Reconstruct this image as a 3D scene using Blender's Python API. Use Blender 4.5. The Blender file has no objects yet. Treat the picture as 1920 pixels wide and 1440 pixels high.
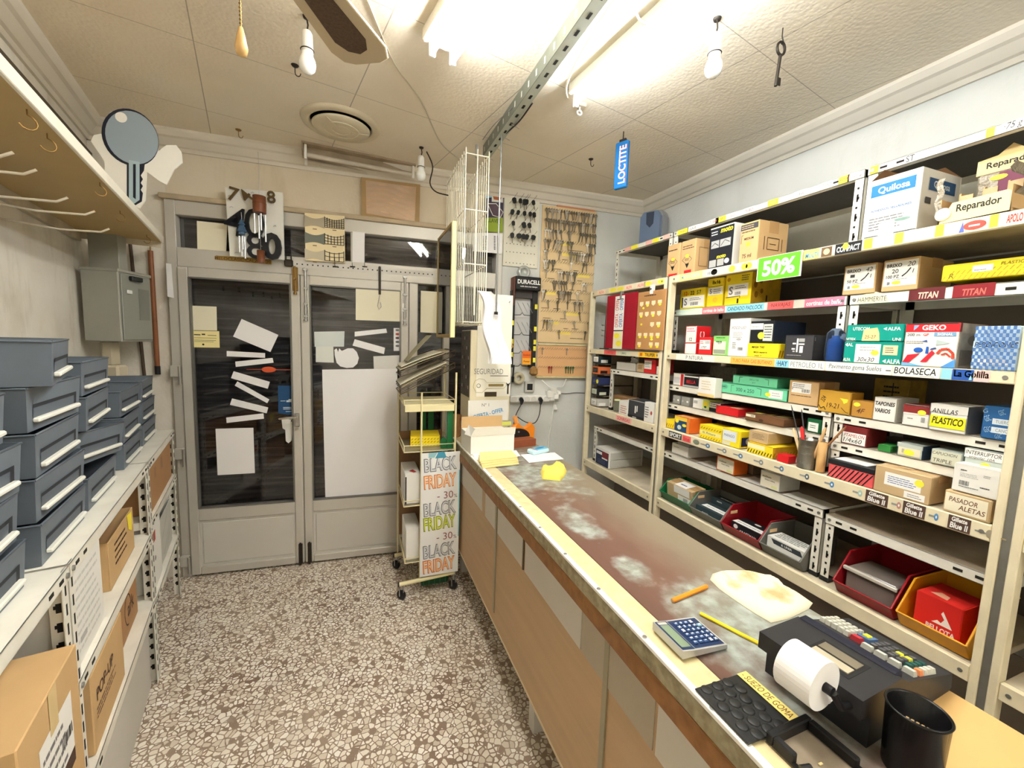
import bpy, math, random
from math import sin, cos, pi, radians
from mathutils import Vector, Matrix

random.seed(7)
scene = bpy.context.scene
COL = scene.collection

# ---------------------------------------------------------------- camera
H = 1.6
F_PX = 778.48
PITCH, ROLL, YAW = radians(-5.8645), radians(-1.8837), radians(20.5064)

def _axes():
    fwd = Vector((sin(YAW) * cos(PITCH), cos(YAW) * cos(PITCH), sin(PITCH)))
    right = Vector((cos(YAW), -sin(YAW), 0))
    down = -right.cross(fwd)
    r = cos(ROLL) * right + sin(ROLL) * down
    d = -sin(ROLL) * right + cos(ROLL) * down
    return r, d, fwd

RT, DN, FW = _axes()
CAM = Vector((0, 0, H))
cam_data = bpy.data.cameras.new('camera')
cam_data.sensor_fit = 'HORIZONTAL'
cam_data.sensor_width = 36.0
cam_data.lens = F_PX / 1920 * 36.0
cam_data.clip_start = 0.02
cam = bpy.data.objects.new('camera', cam_data)
cam.matrix_world = Matrix(((RT.x, -DN.x, -FW.x, CAM.x), (RT.y, -DN.y, -FW.y, CAM.y), (RT.z, -DN.z, -FW.z, CAM.z), (0, 0, 0, 1)))
COL.objects.link(cam)
scene.camera = cam

# ---------------------------------------------------------------- world, exposure
world = bpy.data.worlds.new('night_world')
scene.world = world
world.use_nodes = True
world.node_tree.nodes['Background'].inputs[0].default_value = (0.03, 0.035, 0.05, 1)
world.node_tree.nodes['Background'].inputs[1].default_value = 1.0
vs = scene.view_settings
vs.view_transform = 'Standard'
vs.look = 'None'
vs.exposure = EXPOSURE = 2.0
vs.gamma = 1.0
vs.use_curve_mapping = False
scene.cycles.use_denoising = True
scene.cycles.max_bounces = 10
scene.cycles.diffuse_bounces = 6
scene.cycles.transparent_max_bounces = 16
scene.cycles.sample_clamp_indirect = 8

TUBE_W = 26.0      # emission strength of the lit fluorescent tubes
TUBE_COL = (1.0, 0.97, 0.90)
TUBE_COL_COOL = (0.93, 0.98, 1.0)

# ---------------------------------------------------------------- where things stand: a pixel's ray met with a real plane
def ray(x, y):
    return RT * ((x - 960) / F_PX) + DN * ((y - 720) / F_PX) + FW
def on_z(x, y, z):
    d = ray(x, y); return CAM + d * ((z - H) / d.z)
def on_x(x, y, X):
    d = ray(x, y); return CAM + d * (X / d.x)
def on_y(x, y, Y):
    d = ray(x, y); return CAM + d * (Y / d.y)
def on_plane(x, y, n, d0):
    d = ray(x, y); return CAM + d * ((d0 - CAM.dot(n)) / d.dot(n))

AB, AW = radians(-11.9385), radians(-2.988)
DB, NB = Vector((sin(AB), cos(AB), 0)), Vector((cos(AB), -sin(AB), 0))     # along / away from the left wall
DW, NW = Vector((cos(AW), sin(AW), 0)), Vector((-sin(AW), cos(AW), 0))     # along / into the door wall
D_WALL = 3.0924       # distance of the door wall
N_LEFT = -0.743       # left wall
N_SHELF = -0.389      # front of the left shelves
X_RIGHT = 2.24        # right wall
Z_CEIL = 2.76
def on_w(x, y, off=0.0):
    return on_plane(x, y, NW, D_WALL - off)
def on_b(x, y, n):
    return on_plane(x, y, NB, n)
ROT_W = Matrix.Rotation(AW, 4, 'Z')
ROT_B = Matrix.Rotation(pi / 2 - AB, 4, 'Z')
ROT_R = Matrix.Rotation(-pi / 2, 4, 'Z')
def wall_uv(P):       # local coordinates on the door wall: u along, z up
    return P.dot(DW), P.z
def bpt(n, s, z=0.0):
    return NB * n + DB * s + Vector((0, 0, z))
def wpt(u, off, z=0.0):
    return DW * u + NW * (D_WALL - off) + Vector((0, 0, z))

# ---------------------------------------------------------------- materials
def lin(c):
    out = []
    for v in c[:3]:
        v = v / 255.0
        out.append(v / 12.92 if v <= 0.04045 else ((v + 0.055) / 1.055) ** 2.4)
    return (out[0], out[1], out[2], 1.0)

MATS = {}
def mat(name, rgb, rough=0.55, metal=0.0, var=0.0, vscale=6.0, bump=0.0, bscale=60.0, spec=0.4, emit=0.0, trans=0.0, ior=1.45, alpha=1.0, coat=0.0):
    if name in MATS:
        return MATS[name]
    m = bpy.data.materials.new(name)
    m.use_nodes = True
    nt = m.node_tree
    b = nt.nodes['Principled BSDF']
    b.inputs['Base Color'].default_value = lin(rgb)
    b.inputs['Roughness'].default_value = rough
    b.inputs['Metallic'].default_value = metal
    b.inputs['Specular IOR Level'].default_value = spec
    b.inputs['IOR'].default_value = ior
    b.inputs['Transmission Weight'].default_value = trans
    b.inputs['Alpha'].default_value = alpha
    b.inputs['Coat Weight'].default_value = coat
    if emit:
        b.inputs['Emission Color'].default_value = lin(rgb)
        b.inputs['Emission Strength'].default_value = emit
    if var or bump:
        tc = nt.nodes.new('ShaderNodeTexCoord')
    if var:
        n = nt.nodes.new('ShaderNodeTexNoise')
        n.inputs['Scale'].default_value = vscale
        n.inputs['Detail'].default_value = 5
        nt.links.new(tc.outputs['Object'], n.inputs['Vector'])
        r = nt.nodes.new('ShaderNodeValToRGB')
        c = lin(rgb)
        r.color_ramp.elements[0].position = 0.3
        r.color_ramp.elements[0].color = (c[0] * (1 - var), c[1] * (1 - var * 1.05), c[2] * (1 - var * 1.15), 1)
        r.color_ramp.elements[1].position = 0.65
        r.color_ramp.elements[1].color = c
        nt.links.new(n.outputs['Fac'], r.inputs['Fac'])
        nt.links.new(r.outputs['Color'], b.inputs['Base Color'])
    if bump:
        n2 = nt.nodes.new('ShaderNodeTexNoise')
        n2.inputs['Scale'].default_value = bscale
        n2.inputs['Detail'].default_value = 3
        nt.links.new(tc.outputs['Object'], n2.inputs['Vector'])
        bp = nt.nodes.new('ShaderNodeBump')
        bp.inputs['Strength'].default_value = bump
        bp.inputs['Distance'].default_value = 0.01
        nt.links.new(n2.outputs['Fac'], bp.inputs['Height'])
        nt.links.new(bp.outputs['Normal'], b.inputs['Normal'])
    MATS[name] = m
    return m

def P(rgb, rough=0.6):      # a flat printed or painted colour
    return mat('ink_%d_%d_%d' % rgb, rgb, rough)

WHITE = P((245, 245, 242)); INK = P((28, 28, 30)); YEL = P((250, 232, 60)); STICK = P((246, 236, 70))

def emission(name, col, strength):
    m = bpy.data.materials.new(name); m.use_nodes = True
    nt = m.node_tree; nt.nodes.clear()
    e = nt.nodes.new('ShaderNodeEmission'); o = nt.nodes.new('ShaderNodeOutputMaterial')
    e.inputs[0].default_value = (*col, 1); e.inputs[1].default_value = strength
    nt.links.new(e.outputs[0], o.inputs[0])
    return m

# ---------------------------------------------------------------- mesh builder
_TEXT = {}
def glyphs(s, offset=0.0, shear=0.0):
    key = (s, offset, shear)
    if key in _TEXT:
        return _TEXT[key]
    cu = bpy.data.curves.new('t', 'FONT')
    cu.body = s; cu.size = 1.0; cu.resolution_u = 3; cu.offset = offset; cu.shear = shear
    cu.align_x = 'LEFT'
    o = bpy.data.objects.new('t', cu)
    me = o.to_mesh()
    vs_ = [(v.co.x, v.co.y) for v in me.vertices]
    fs = [tuple(p.vertices) for p in me.polygons]
    o.to_mesh_clear()
    bpy.data.objects.remove(o); bpy.data.curves.remove(cu)
    if not vs_:
        vs_, fs = [(0, 0)], []
    x0 = min(v[0] for v in vs_); x1 = max(v[0] for v in vs_); y0 = min(v[1] for v in vs_); y1 = max(v[1] for v in vs_)
    _TEXT[key] = (vs_, fs, x0, x1, y0, y1)
    return _TEXT[key]

class MB:
    def __init__(s):
        s.v = []; s.f = []; s.m = []; s.sm = []; s.mats = []; s.M = Matrix.Identity(4)
    def mi(s, mt):
        if mt not in s.mats: s.mats.append(mt)
        return s.mats.index(mt)
    def add(s, vs_, fs, mt, smooth=False):
        b = len(s.v); i = s.mi(mt); M = s.M
        s.v.extend(M @ Vector(v) for v in vs_)
        for f in fs:
            s.f.append(tuple(b + k for k in f)); s.m.append(i); s.sm.append(smooth)
        return s
    def box(s, x0, y0, z0, x1, y1, z1, mt, c=0.0):
        if x0 > x1: x0, x1 = x1, x0
        if y0 > y1: y0, y1 = y1, y0
        if z0 > z1: z0, z1 = z1, z0
        c = min(c, (x1 - x0) * .45, (y1 - y0) * .45, (z1 - z0) * .45)
        if c <= 0:
            v = [(x, y, z) for z in (z0, z1) for y in (y0, y1) for x in (x0, x1)]
            return s.add(v, [(0, 2, 3, 1), (4, 5, 7, 6), (0, 1, 5, 4), (2, 6, 7, 3), (0, 4, 6, 2), (1, 3, 7, 5)], mt)
        v = []; idx = {}
        lo = (x0, y0, z0); hi = (x1, y1, z1)
        for sx in (0, 1):
            for sy in (0, 1):
                for sz in (0, 1):
                    cor = (hi[0] if sx else lo[0], hi[1] if sy else lo[1], hi[2] if sz else lo[2])
                    sg = (-1 if sx else 1, -1 if sy else 1, -1 if sz else 1)
                    for ax in range(3):
                        p = [cor[k] + (0 if k == ax else sg[k] * c) for k in range(3)]
                        idx[(sx, sy, sz, ax)] = len(v); v.append(tuple(p))
        fs = []
        for ax in range(3):
            a, b_ = (ax + 1) % 3, (ax + 2) % 3
            for sd in (0, 1):
                q = []
                for (i, j) in ((0, 0), (1, 0), (1, 1), (0, 1)):
                    k = [0, 0, 0]; k[ax] = sd; k[a] = i; k[b_] = j
                    q.append(idx[(k[0], k[1], k[2], ax)])
                fs.append(tuple(q) if sd else tuple(reversed(q)))
        for ax in range(3):      # edges along ax
            a, b_ = (ax + 1) % 3, (ax + 2) % 3
            for i in (0, 1):
                for j in (0, 1):
                    k0 = [0, 0, 0]; k0[ax] = 0; k0[a] = i; k0[b_] = j
                    k1 = list(k0); k1[ax] = 1
                    q = (idx[(*k0, a)], idx[(*k0, b_)], idx[(*k1, b_)], idx[(*k1, a)])
                    fs.append(q if i != j else tuple(reversed(q)))
        for sx in (0, 1):
            for sy in (0, 1):
                for sz in (0, 1):
                    q = (idx[(sx, sy, sz, 0)], idx[(sx, sy, sz, 1)], idx[(sx, sy, sz, 2)])
                    fs.append(q if (sx + sy + sz) % 2 == 1 else tuple(reversed(q)))
        return s.add(v, fs, mt)
    def quad(s, a, b, c, d, mt):
        return s.add([a, b, c, d], [(0, 1, 2, 3)], mt)
    def poly(s, pts, mt):
        return s.add(pts, [tuple(range(len(pts)))], mt)
    def prism(s, pts, y0, y1, mt, plane='xz', cap2=None):
        # closed outline (counter-clockwise seen from -y for 'xz', from +z for 'xy') pulled through a thickness
        n = len(pts)
        if plane == 'xz': A = [(x, y0, z) for x, z in pts]; B = [(x, y1, z) for x, z in pts]
        elif plane == 'xy': A = [(x, y, y1) for x, y in pts]; B = [(x, y, y0) for x, y in pts]
        else: A = [(y0, x, z) for x, z in pts]; B = [(y1, x, z) for x, z in pts]
        v = A + B
        fs = [tuple(range(n)), tuple(reversed(range(n, 2 * n)))] + [(i, i + n, (i + 1) % n + n, (i + 1) % n) for i in range(n)]
        return s.add(v, fs, mt)
    def tube(s, pts, r, mt, n=8, caps=True, smooth=True):
        pts = [Vector(p) for p in pts]
        rs = r if isinstance(r, (list, tuple)) else [r] * len(pts)
        v = []; fs = []
        t = (pts[1] - pts[0]).normalized()
        u = t.orthogonal().normalized()
        for i, p in enumerate(pts):
            if i == 0: t = (pts[1] - pts[0])
            elif i == len(pts) - 1: t = (pts[-1] - pts[-2])
            else: t = (pts[i + 1] - pts[i]).normalized() + (pts[i] - pts[i - 1]).normalized()
            if t.length < 1e-9: t = pts[i] - pts[i - 1]
            t.normalize()
            u = (u - t * u.dot(t))
            if u.length < 1e-6: u = t.orthogonal()
            u.normalize(); w = t.cross(u)
            for k in range(n):
                a = 2 * pi * k / n
                v.append(p + (u * cos(a) + w * sin(a)) * rs[i])
        for i in range(len(pts) - 1):
            for k in range(n):
                a = i * n + k; b = i * n + (k + 1) % n
                fs.append((a, b, b + n, a + n))
        s.add(v, fs, mt, smooth)
        if caps:
            s.add(v[:n], [tuple(reversed(range(n)))], mt)
            s.add(v[-n:], [tuple(range(n))], mt)
        return s
    def lathe(s, prof, mt, n=24, smooth=True, center=(0, 0, 0), closed=False):
        v = []; fs = []
        cx, cy, cz = center
        for r, z in prof:
            for k in range(n):
                a = 2 * pi * k / n
                v.append((cx + r * cos(a), cy + r * sin(a), cz + z))
        for i in range(len(prof) - 1):
            for k in range(n):
                a = i * n + k; b = i * n + (k + 1) % n
                fs.append((a, b, b + n, a + n))
        s.add(v, fs, mt, smooth)
        if not closed:
            if prof[0][0] > 1e-5: s.add(v[:n], [tuple(reversed(range(n)))], mt)
            if prof[-1][0] > 1e-5: s.add(v[-n:], [tuple(range(n))], mt)
        return s
    def grid(s, nx, ny, fn, mt, smooth=True, thick=0.0):
        v = [fn(i / nx, j / ny) for j in range(ny + 1) for i in range(nx + 1)]
        fs = [(j * (nx + 1) + i, j * (nx + 1) + i + 1, (j + 1) * (nx + 1) + i + 1, (j + 1) * (nx + 1) + i) for j in range(ny) for i in range(nx)]
        s.add(v, fs, mt, smooth)
        if thick:
            s.add([(x, y, z - thick) for x, y, z in v], [tuple(reversed(f)) for f in fs], mt, smooth)
            rim = [i for i in range(nx + 1)] + [(j + 1) * (nx + 1) - 1 for j in range(1, ny + 1)] + [ny * (nx + 1) + i for i in range(nx - 1, -1, -1)] + [j * (nx + 1) for j in range(ny - 1, 0, -1)]
            k = len(rim)
            vv = [v[i] for i in rim] + [(v[i][0], v[i][1], v[i][2] - thick) for i in rim]
            s.add(vv, [(i, i + k, (i + 1) % k + k, (i + 1) % k) for i in range(k)], mt)
        return s
    def text(s, txt, fr, cx, cy, h, mt, fit=None, bold=0.0, shear=0.0, lift=0.0, rot=0.0):
        # fr: function (a, b, lift) -> point on a face; letters h high, centred on (cx, cy), at most fit wide
        vs_, fs, x0, x1, y0, y1 = glyphs(txt, bold, shear)
        if not fs: return s
        k = h / max(y1 - y0, 0.3)
        w = (x1 - x0) * k
        kx = k * min(1.0, fit / w) if fit else k
        mx, my = (x0 + x1) / 2, (y0 + y1) / 2
        c_, s_ = cos(rot), sin(rot)
        v = []
        for x, y in vs_:
            a, b = (x - mx) * kx, (y - my) * k
            v.append(fr(cx + a * c_ - b * s_, cy + a * s_ + b * c_, lift))
        return s.add(v, fs, mt)
    def build(s, name, parent=None, loc=None, rot=None, kind=None, label=None):
        me = bpy.data.meshes.new(name)
        me.from_pydata([tuple(v) for v in s.v], [], s.f)
        for mt in s.mats: me.materials.append(mt)
        me.polygons.foreach_set('material_index', s.m)
        me.polygons.foreach_set('use_smooth', s.sm)
        me.update()
        o = bpy.data.objects.new(name, me); COL.objects.link(o)
        if parent is not None: o.parent = parent
        if rot is not None: o.matrix_world = rot.copy() if isinstance(rot, Matrix) else Matrix.Rotation(rot, 4, 'Z')
        if loc is not None: o.location = loc
        if kind: o['kind'] = kind
        if label: o['label'] = label
        return o

def tag(o, label, cat, group=None):
    o['label'] = label; o['category'] = cat
    if group: o['group'] = group
    return o
def thing(name, label, cat, loc=(0, 0, 0), rot=None, group=None):
    o = bpy.data.objects.new(name, None); COL.objects.link(o)
    o.empty_display_size = 0.05
    if rot is not None: o.matrix_world = rot if isinstance(rot, Matrix) else Matrix.Rotation(rot, 4, 'Z')
    o.location = loc
    return tag(o, label, cat, group)
def dup(o, loc=None, rot=None, label=None, group=None, parent=None):
    c = o.copy(); COL.objects.link(c)
    if parent is not None: c.parent = parent
    if rot is not None:
        M = rot if isinstance(rot, Matrix) else Matrix.Rotation(rot, 4, 'Z')
        c.matrix_world = M
    if loc is not None: c.location = loc
    if label: c['label'] = label
    if group: c['group'] = group
    for ch in o.children:
        d = ch.copy(); COL.objects.link(d); d.parent = c
        for g in ch.children:
            e = g.copy(); COL.objects.link(e); e.parent = d
    return c

# ================================================================ the setting
def node_mat(name):
    m = bpy.data.materials.new(name); m.use_nodes = True
    nt = m.node_tree
    return m, nt, nt.nodes['Principled BSDF']
def N(nt, kind, **kw):
    n = nt.nodes.new('ShaderNode' + kind)
    for k, v in kw.items():
        if k.startswith('i'): n.inputs[int(k[1:])].default_value = v
        else: setattr(n, k, v)
    return n
def ramp(nt, stops):
    r = nt.nodes.new('ShaderNodeValToRGB')
    while len(r.color_ramp.elements) < len(stops): r.color_ramp.elements.new(0.5)
    for e, (p, c) in zip(r.color_ramp.elements, stops):
        e.position = p; e.color = c if len(c) == 4 else lin(c)
    return r
def mix(nt, fac, a, b, mode='MIX'):
    n = nt.nodes.new('ShaderNodeMix'); n.data_type = 'RGBA'; n.blend_type = mode
    for sock, v in ((n.inputs[0], fac), (n.inputs[6], a), (n.inputs[7], b)):
        if hasattr(v, 'is_linked'): nt.links.new(v, sock)
        elif isinstance(v, (int, float)): sock.default_value = v
        else: sock.default_value = lin(v)
    return n.outputs[2]
def mth(nt, op, a, b=0.0):
    n = nt.nodes.new('ShaderNodeMath'); n.operation = op
    for i, v in ((0, a), (1, b)):
        if hasattr(v, 'is_linked'): nt.links.new(v, n.inputs[i])
        else: n.inputs[i].default_value = v
    return n.outputs[0]

# terrazzo floor: pale marble chips in a brown-grey cement
M_FLOOR, nt, b = node_mat('terrazzo')
tc = N(nt, 'TexCoord')
nz = N(nt, 'TexNoise', i2=30.0, i3=2.0); nt.links.new(tc.outputs['Object'], nz.inputs['Vector'])
off = N(nt, 'VectorMath', operation='SCALE'); nt.links.new(nz.outputs['Color'], off.inputs[0]); off.inputs['Scale'].default_value = 0.012
ad = N(nt, 'VectorMath', operation='ADD'); nt.links.new(tc.outputs['Object'], ad.inputs[0]); nt.links.new(off.outputs[0], ad.inputs[1])
v1 = N(nt, 'TexVoronoi', feature='DISTANCE_TO_EDGE'); v1.inputs['Scale'].default_value = 46.0; v1.inputs['Randomness'].default_value = 1.0
v2 = N(nt, 'TexVoronoi', feature='F1'); v2.inputs['Scale'].default_value = 46.0; v2.inputs['Randomness'].default_value = 1.0
for v in (v1, v2): nt.links.new(ad.outputs[0], v.inputs['Vector'])
sep = N(nt, 'SeparateColor'); nt.links.new(v2.outputs['Color'], sep.inputs[0])
thr = mth(nt, 'MULTIPLY_ADD', sep.outputs[0], 0.10); thr.node.inputs[2].default_value = 0.028
dd = mth(nt, 'SUBTRACT', v1.outputs['Distance'], thr)
chip = mth(nt, 'MULTIPLY', dd, 40.0); chip.node.use_clamp = True
skip = mth(nt, 'LESS_THAN', sep.outputs[1], 0.94)
chip = mth(nt, 'MULTIPLY', chip, skip)
chipc = ramp(nt, [(0.0, (203, 190, 172)), (0.35, (236, 229, 216)), (1.0, (248, 244, 236))]); nt.links.new(sep.outputs[2], chipc.inputs[0])
nb = N(nt, 'TexNoise', i2=2.2, i3=4.0); nt.links.new(tc.outputs['Object'], nb.inputs['Vector'])
cem = ramp(nt, [(0.3, (120, 96, 80)), (0.5, (146, 126, 108)), (0.7, (168, 150, 132))]); nt.links.new(nb.outputs['Fac'], cem.inputs[0])
nf = N(nt, 'TexNoise', i2=260.0, i3=2.0); nt.links.new(tc.outputs['Object'], nf.inputs['Vector'])
cem2 = mix(nt, 0.35, cem.outputs[0], nf.outputs['Fac'], 'OVERLAY')
colr = mix(nt, chip, cem2, chipc.outputs[0])
scf = N(nt, 'TexNoise', i2=3.1, i3=6.0); nt.links.new(tc.outputs['Object'], scf.inputs['Vector']); scf.inputs['Distortion'].default_value = 1.5
scr = ramp(nt, [(0.56, (0, 0, 0, 1)), (0.72, (1, 1, 1, 1))]); nt.links.new(scf.outputs['Fac'], scr.inputs[0])
colr = mix(nt, mth(nt, 'MULTIPLY', scr.outputs[0], 0.35), colr, (206, 196, 182))
nt.links.new(colr, b.inputs['Base Color']); b.inputs['Roughness'].default_value = 0.42; b.inputs['Specular IOR Level'].default_value = 0.35

# ceiling boards: embossed, nicotine-grey, with open joints
M_CEIL, nt, b = node_mat('embossed_ceiling_board')
tc = N(nt, 'TexCoord'); sx = N(nt, 'SeparateXYZ'); nt.links.new(tc.outputs['Object'], sx.inputs[0])
def joint(sock, off, period, w):
    f = mth(nt, 'FRACT', mth(nt, 'DIVIDE', mth(nt, 'ADD', sock, off + 20 * period), period))
    d = mth(nt, 'MULTIPLY', mth(nt, 'MINIMUM', f, mth(nt, 'SUBTRACT', 1.0, f)), period)
    return mth(nt, 'LESS_THAN', d, w)
j = mth(nt, 'MAXIMUM', joint(sx.outputs[0], 0.155, 0.624, 0.0022), joint(sx.outputs[1], -2.23, 0.624, 0.0016))
ns = N(nt, 'TexNoise', i2=1.6, i3=5.0); nt.links.new(tc.outputs['Object'], ns.inputs['Vector'])
cr = ramp(nt, [(0.3, (230, 220, 203)), (0.55, (240, 231, 215)), (0.75, (245, 238, 224))]); nt.links.new(ns.outputs['Fac'], cr.inputs[0])
nt.links.new(mix(nt, mth(nt, 'MULTIPLY', j, 0.55), cr.outputs[0], (110, 100, 88)), b.inputs['Base Color'])
vb = N(nt, 'TexVoronoi', feature='SMOOTH_F1'); vb.inputs['Scale'].default_value = 75; nt.links.new(tc.outputs['Object'], vb.inputs['Vector'])
nb2 = N(nt, 'TexNoise', i2=120.0, i3=2.0); nt.links.new(tc.outputs['Object'], nb2.inputs['Vector'])
bp = N(nt, 'Bump'); bp.inputs['Strength'].default_value = 0.35; bp.inputs['Distance'].default_value = 0.004
hh = mth(nt, 'SUBTRACT', mth(nt, 'ADD', vb.outputs['Distance'], mth(nt, 'MULTIPLY', nb2.outputs['Fac'], 0.4)), mth(nt, 'MULTIPLY', j, 2.0))
nt.links.new(hh, bp.inputs['Height']); nt.links.new(bp.outputs[0], b.inputs['Normal'])
b.inputs['Roughness'].default_value = 0.75; b.inputs['Specular IOR Level'].default_value = 0.2

def plaster(name, c0, c1, c2, scale, stain=(150, 128, 100), amount=0.25):
    m, nt, b = node_mat(name)
    tc = N(nt, 'TexCoord')
    n1 = N(nt, 'TexNoise', i2=scale, i3=6.0); nt.links.new(tc.outputs['Object'], n1.inputs['Vector'])
    r = ramp(nt, [(0.3, c0), (0.5, c1), (0.7, c2)]); nt.links.new(n1.outputs['Fac'], r.inputs[0])
    mp = N(nt, 'Mapping'); mp.inputs['Scale'].default_value = (5, 5, 1.3); nt.links.new(tc.outputs['Object'], mp.inputs[0])
    n2 = N(nt, 'TexNoise', i2=1.4, i3=7.0); n2.inputs['Roughness'].default_value = 0.65; nt.links.new(mp.outputs[0], n2.inputs['Vector'])
    r2 = ramp(nt, [(0.54, (0, 0, 0, 1)), (0.74, (1, 1, 1, 1))]); nt.links.new(n2.outputs['Fac'], r2.inputs[0])
    nt.links.new(mix(nt, mth(nt, 'MULTIPLY', r2.outputs[0], amount), r.outputs[0], stain), b.inputs['Base Color'])
    n3 = N(nt, 'TexNoise', i2=60.0, i3=4.0); nt.links.new(tc.outputs['Object'], n3.inputs['Vector'])
    bp = N(nt, 'Bump'); bp.inputs['Strength'].default_value = 0.25; bp.inputs['Distance'].default_value = 0.006
    nt.links.new(n3.outputs['Fac'], bp.inputs['Height']); nt.links.new(bp.outputs[0], b.inputs['Normal'])
    b.inputs['Roughness'].default_value = 0.8; b.inputs['Specular IOR Level'].default_value = 0.2
    return m
M_WALL_L = plaster('old_whitewash', (206, 198, 184), (228, 223, 212), (238, 235, 227), 2.5, (164, 148, 130), 0.4)
M_WALL = plaster('white_wall_paint', (204, 207, 204), (216, 219, 216), (224, 226, 223), 1.8, (190, 182, 168), 0.25)
M_WALL_D = plaster('yellowed_wall_paint', (214, 202, 180), (222, 211, 191), (229, 220, 203), 1.5, (188, 168, 138), 0.35)
M_CORNICE = mat('plaster_cornice', (226, 220, 208), 0.7, var=0.08, vscale=3)

def struct(name, mb, loc=None, rot=None):
    o = mb.build(name, None, loc, rot); o['kind'] = 'structure'; return o

Y0 = -2.6
m = MB(); m.box(-1.6, Y0 - .2, -0.1, X_RIGHT + .15, 4.0, 0, M_FLOOR); struct('floor', m)
m = MB(); m.box(-1.0, -3.2, Z_CEIL, 3.4, 3.7, Z_CEIL + .1, M_CEIL); struct('ceiling', m, rot=ROT_B @ Matrix.Rotation(-pi / 2, 4, 'Z'))
# left wall, in its own frame: x away from the wall into the room, y along it
RB = ROT_B @ Matrix.Rotation(-pi / 2, 4, 'Z')
m = MB(); m.box(N_LEFT - .1, -3.0, 0, N_LEFT, 3.52, Z_CEIL + .05, M_WALL_L); struct('wall_left', m, rot=RB)
m = MB(); m.box(X_RIGHT, Y0, 0, X_RIGHT + .1, 3.0, Z_CEIL + .05, M_WALL); struct('wall_right', m)
m = MB(); m.box(-0.6, Y0 - .1, 0, X_RIGHT + .1, Y0, Z_CEIL + .05, M_WALL); struct('wall_back', m)
# door wall, frame: x along, y into the wall, origin on the inner face
WORG = NW * D_WALL
GL, GR, GT = -1.235, 0.86, 2.375     # opening of the glazed front
m = MB()
m.box(-1.75, 0, 0, GL, .09, Z_CEIL + .05, M_WALL_L)
m.box(GL, 0, GT, GR, .09, Z_CEIL + .05, M_WALL_D)
m.box(GR, 0, 0, 2.4, .09, Z_CEIL + .05, M_WALL)
struct('wall_front', m, WORG, ROT_W)

def cornice(name, L0, L1, loc, rot, flip=1):
    m = MB()
    pts = [(0, -.105), (-.012, -.105), (-.018, -.085), (-.03, -.08), (-.055, -.045), (-.07, -.038), (-.085, -.015), (-.085, 0), (0, 0)]
    n = len(pts)
    A = [(L0, y, Z_CEIL + z) for y, z in pts]; B = [(L1, y, Z_CEIL + z) for y, z in pts]
    m.add(A + B, [tuple(range(n)), tuple(reversed(range(n, 2 * n)))] + [(i, i + n, (i + 1) % n + n, (i + 1) % n) for i in range(n)], M_CORNICE)
    struct(name, m, loc, rot)
cornice('trim_1', -1.72, 2.36, WORG, ROT_W)
cornice('trim_2', -3.0, 2.6, Vector((X_RIGHT, 0, 0)), ROT_R)
cornice('trim_3', -3.0, 3.42, NB * N_LEFT, ROT_B)

# ---- glazed shop front
ALU = mat('brushed_aluminium', (206, 203, 196), 0.42, 0.25, var=0.08, vscale=3)
ALU_D = mat('dark_aluminium_bead', (120, 118, 114), 0.5, 0.4)  # darker aluminium tone of the glazing beads
ALU_P = mat('painted_metal_panel', (210, 208, 202), 0.5, 0.1, var=0.06, vscale=2)
STEEL = mat('steel', (190, 190, 188), 0.3, 0.9)
DARKM = mat('dark_iron', (62, 56, 50), 0.5, 0.6, var=0.2, vscale=40)
BRASS = mat('old_brass', (150, 118, 66), 0.4, 0.8, var=0.2, vscale=30)
CHROME = mat('chrome', (215, 215, 215), 0.15, 1.0)
BLACKP = mat('black_plastic', (30, 30, 32), 0.42, var=0.1, vscale=20)
WHITEP = mat('white_plastic', (240, 240, 236), 0.4)
PAPER = mat('white_paper', (243, 243, 246), 0.8)
IVORYP = mat('ivory_paper', (238, 233, 210), 0.8, var=0.04)
M_GLASS = bpy.data.materials.new('window_glass'); M_GLASS.use_nodes = True
nt = M_GLASS.node_tree; nt.nodes.clear()
o_ = N(nt, 'OutputMaterial'); mx = N(nt, 'MixShader'); tr = N(nt, 'BsdfTransparent'); gl = N(nt, 'BsdfGlossy'); fr = N(nt, 'Fresnel')
tr.inputs[0].default_value = (0.9, 0.9, 0.92, 1); gl.inputs['Roughness'].default_value = 0.015; fr.inputs[0].default_value = 1.6
nt.links.new(fr.outputs[0], mx.inputs[0]); nt.links.new(tr.outputs[0], mx.inputs[1]); nt.links.new(gl.outputs[0], mx.inputs[2]); nt.links.new(mx.outputs[0], o_.inputs[0])
# dusty dark roller shutter outside
M_SHUT, nt, b = node_mat('dusty_roller_shutter')
tc = N(nt, 'TexCoord'); mp = N(nt, 'Mapping'); mp.inputs['Scale'].default_value = (1.1, 1, 26); nt.links.new(tc.outputs['Object'], mp.inputs[0])
n1 = N(nt, 'TexNoise', i2=1.7, i3=6.0); nt.links.new(mp.outputs[0], n1.inputs['Vector'])
r1 = ramp(nt, [(0.35, (44, 41, 42)), (0.52, (66, 62, 62)), (0.75, (128, 122, 120))]); nt.links.new(n1.outputs['Fac'], r1.inputs[0])
nt.links.new(r1.outputs[0], b.inputs['Base Color']); b.inputs['Roughness'].default_value = 0.6

m = MB()
def slat(i, j):
    z = j * 2.5
    return (GL - .1 + (GR - GL + .2) * i, .125 + .012 * abs(sin(z / .075 * pi)), z)
m.grid(1, 330, slat, M_SHUT, smooth=False)
m.box(GL - .1, .14, 0, GR + .1, .15, 2.5, M_SHUT)
o = m.build('roller_shutter', None, WORG, ROT_W); tag(o, 'dark dusty roller shutter closed behind the glass shop front', 'shutter')

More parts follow.
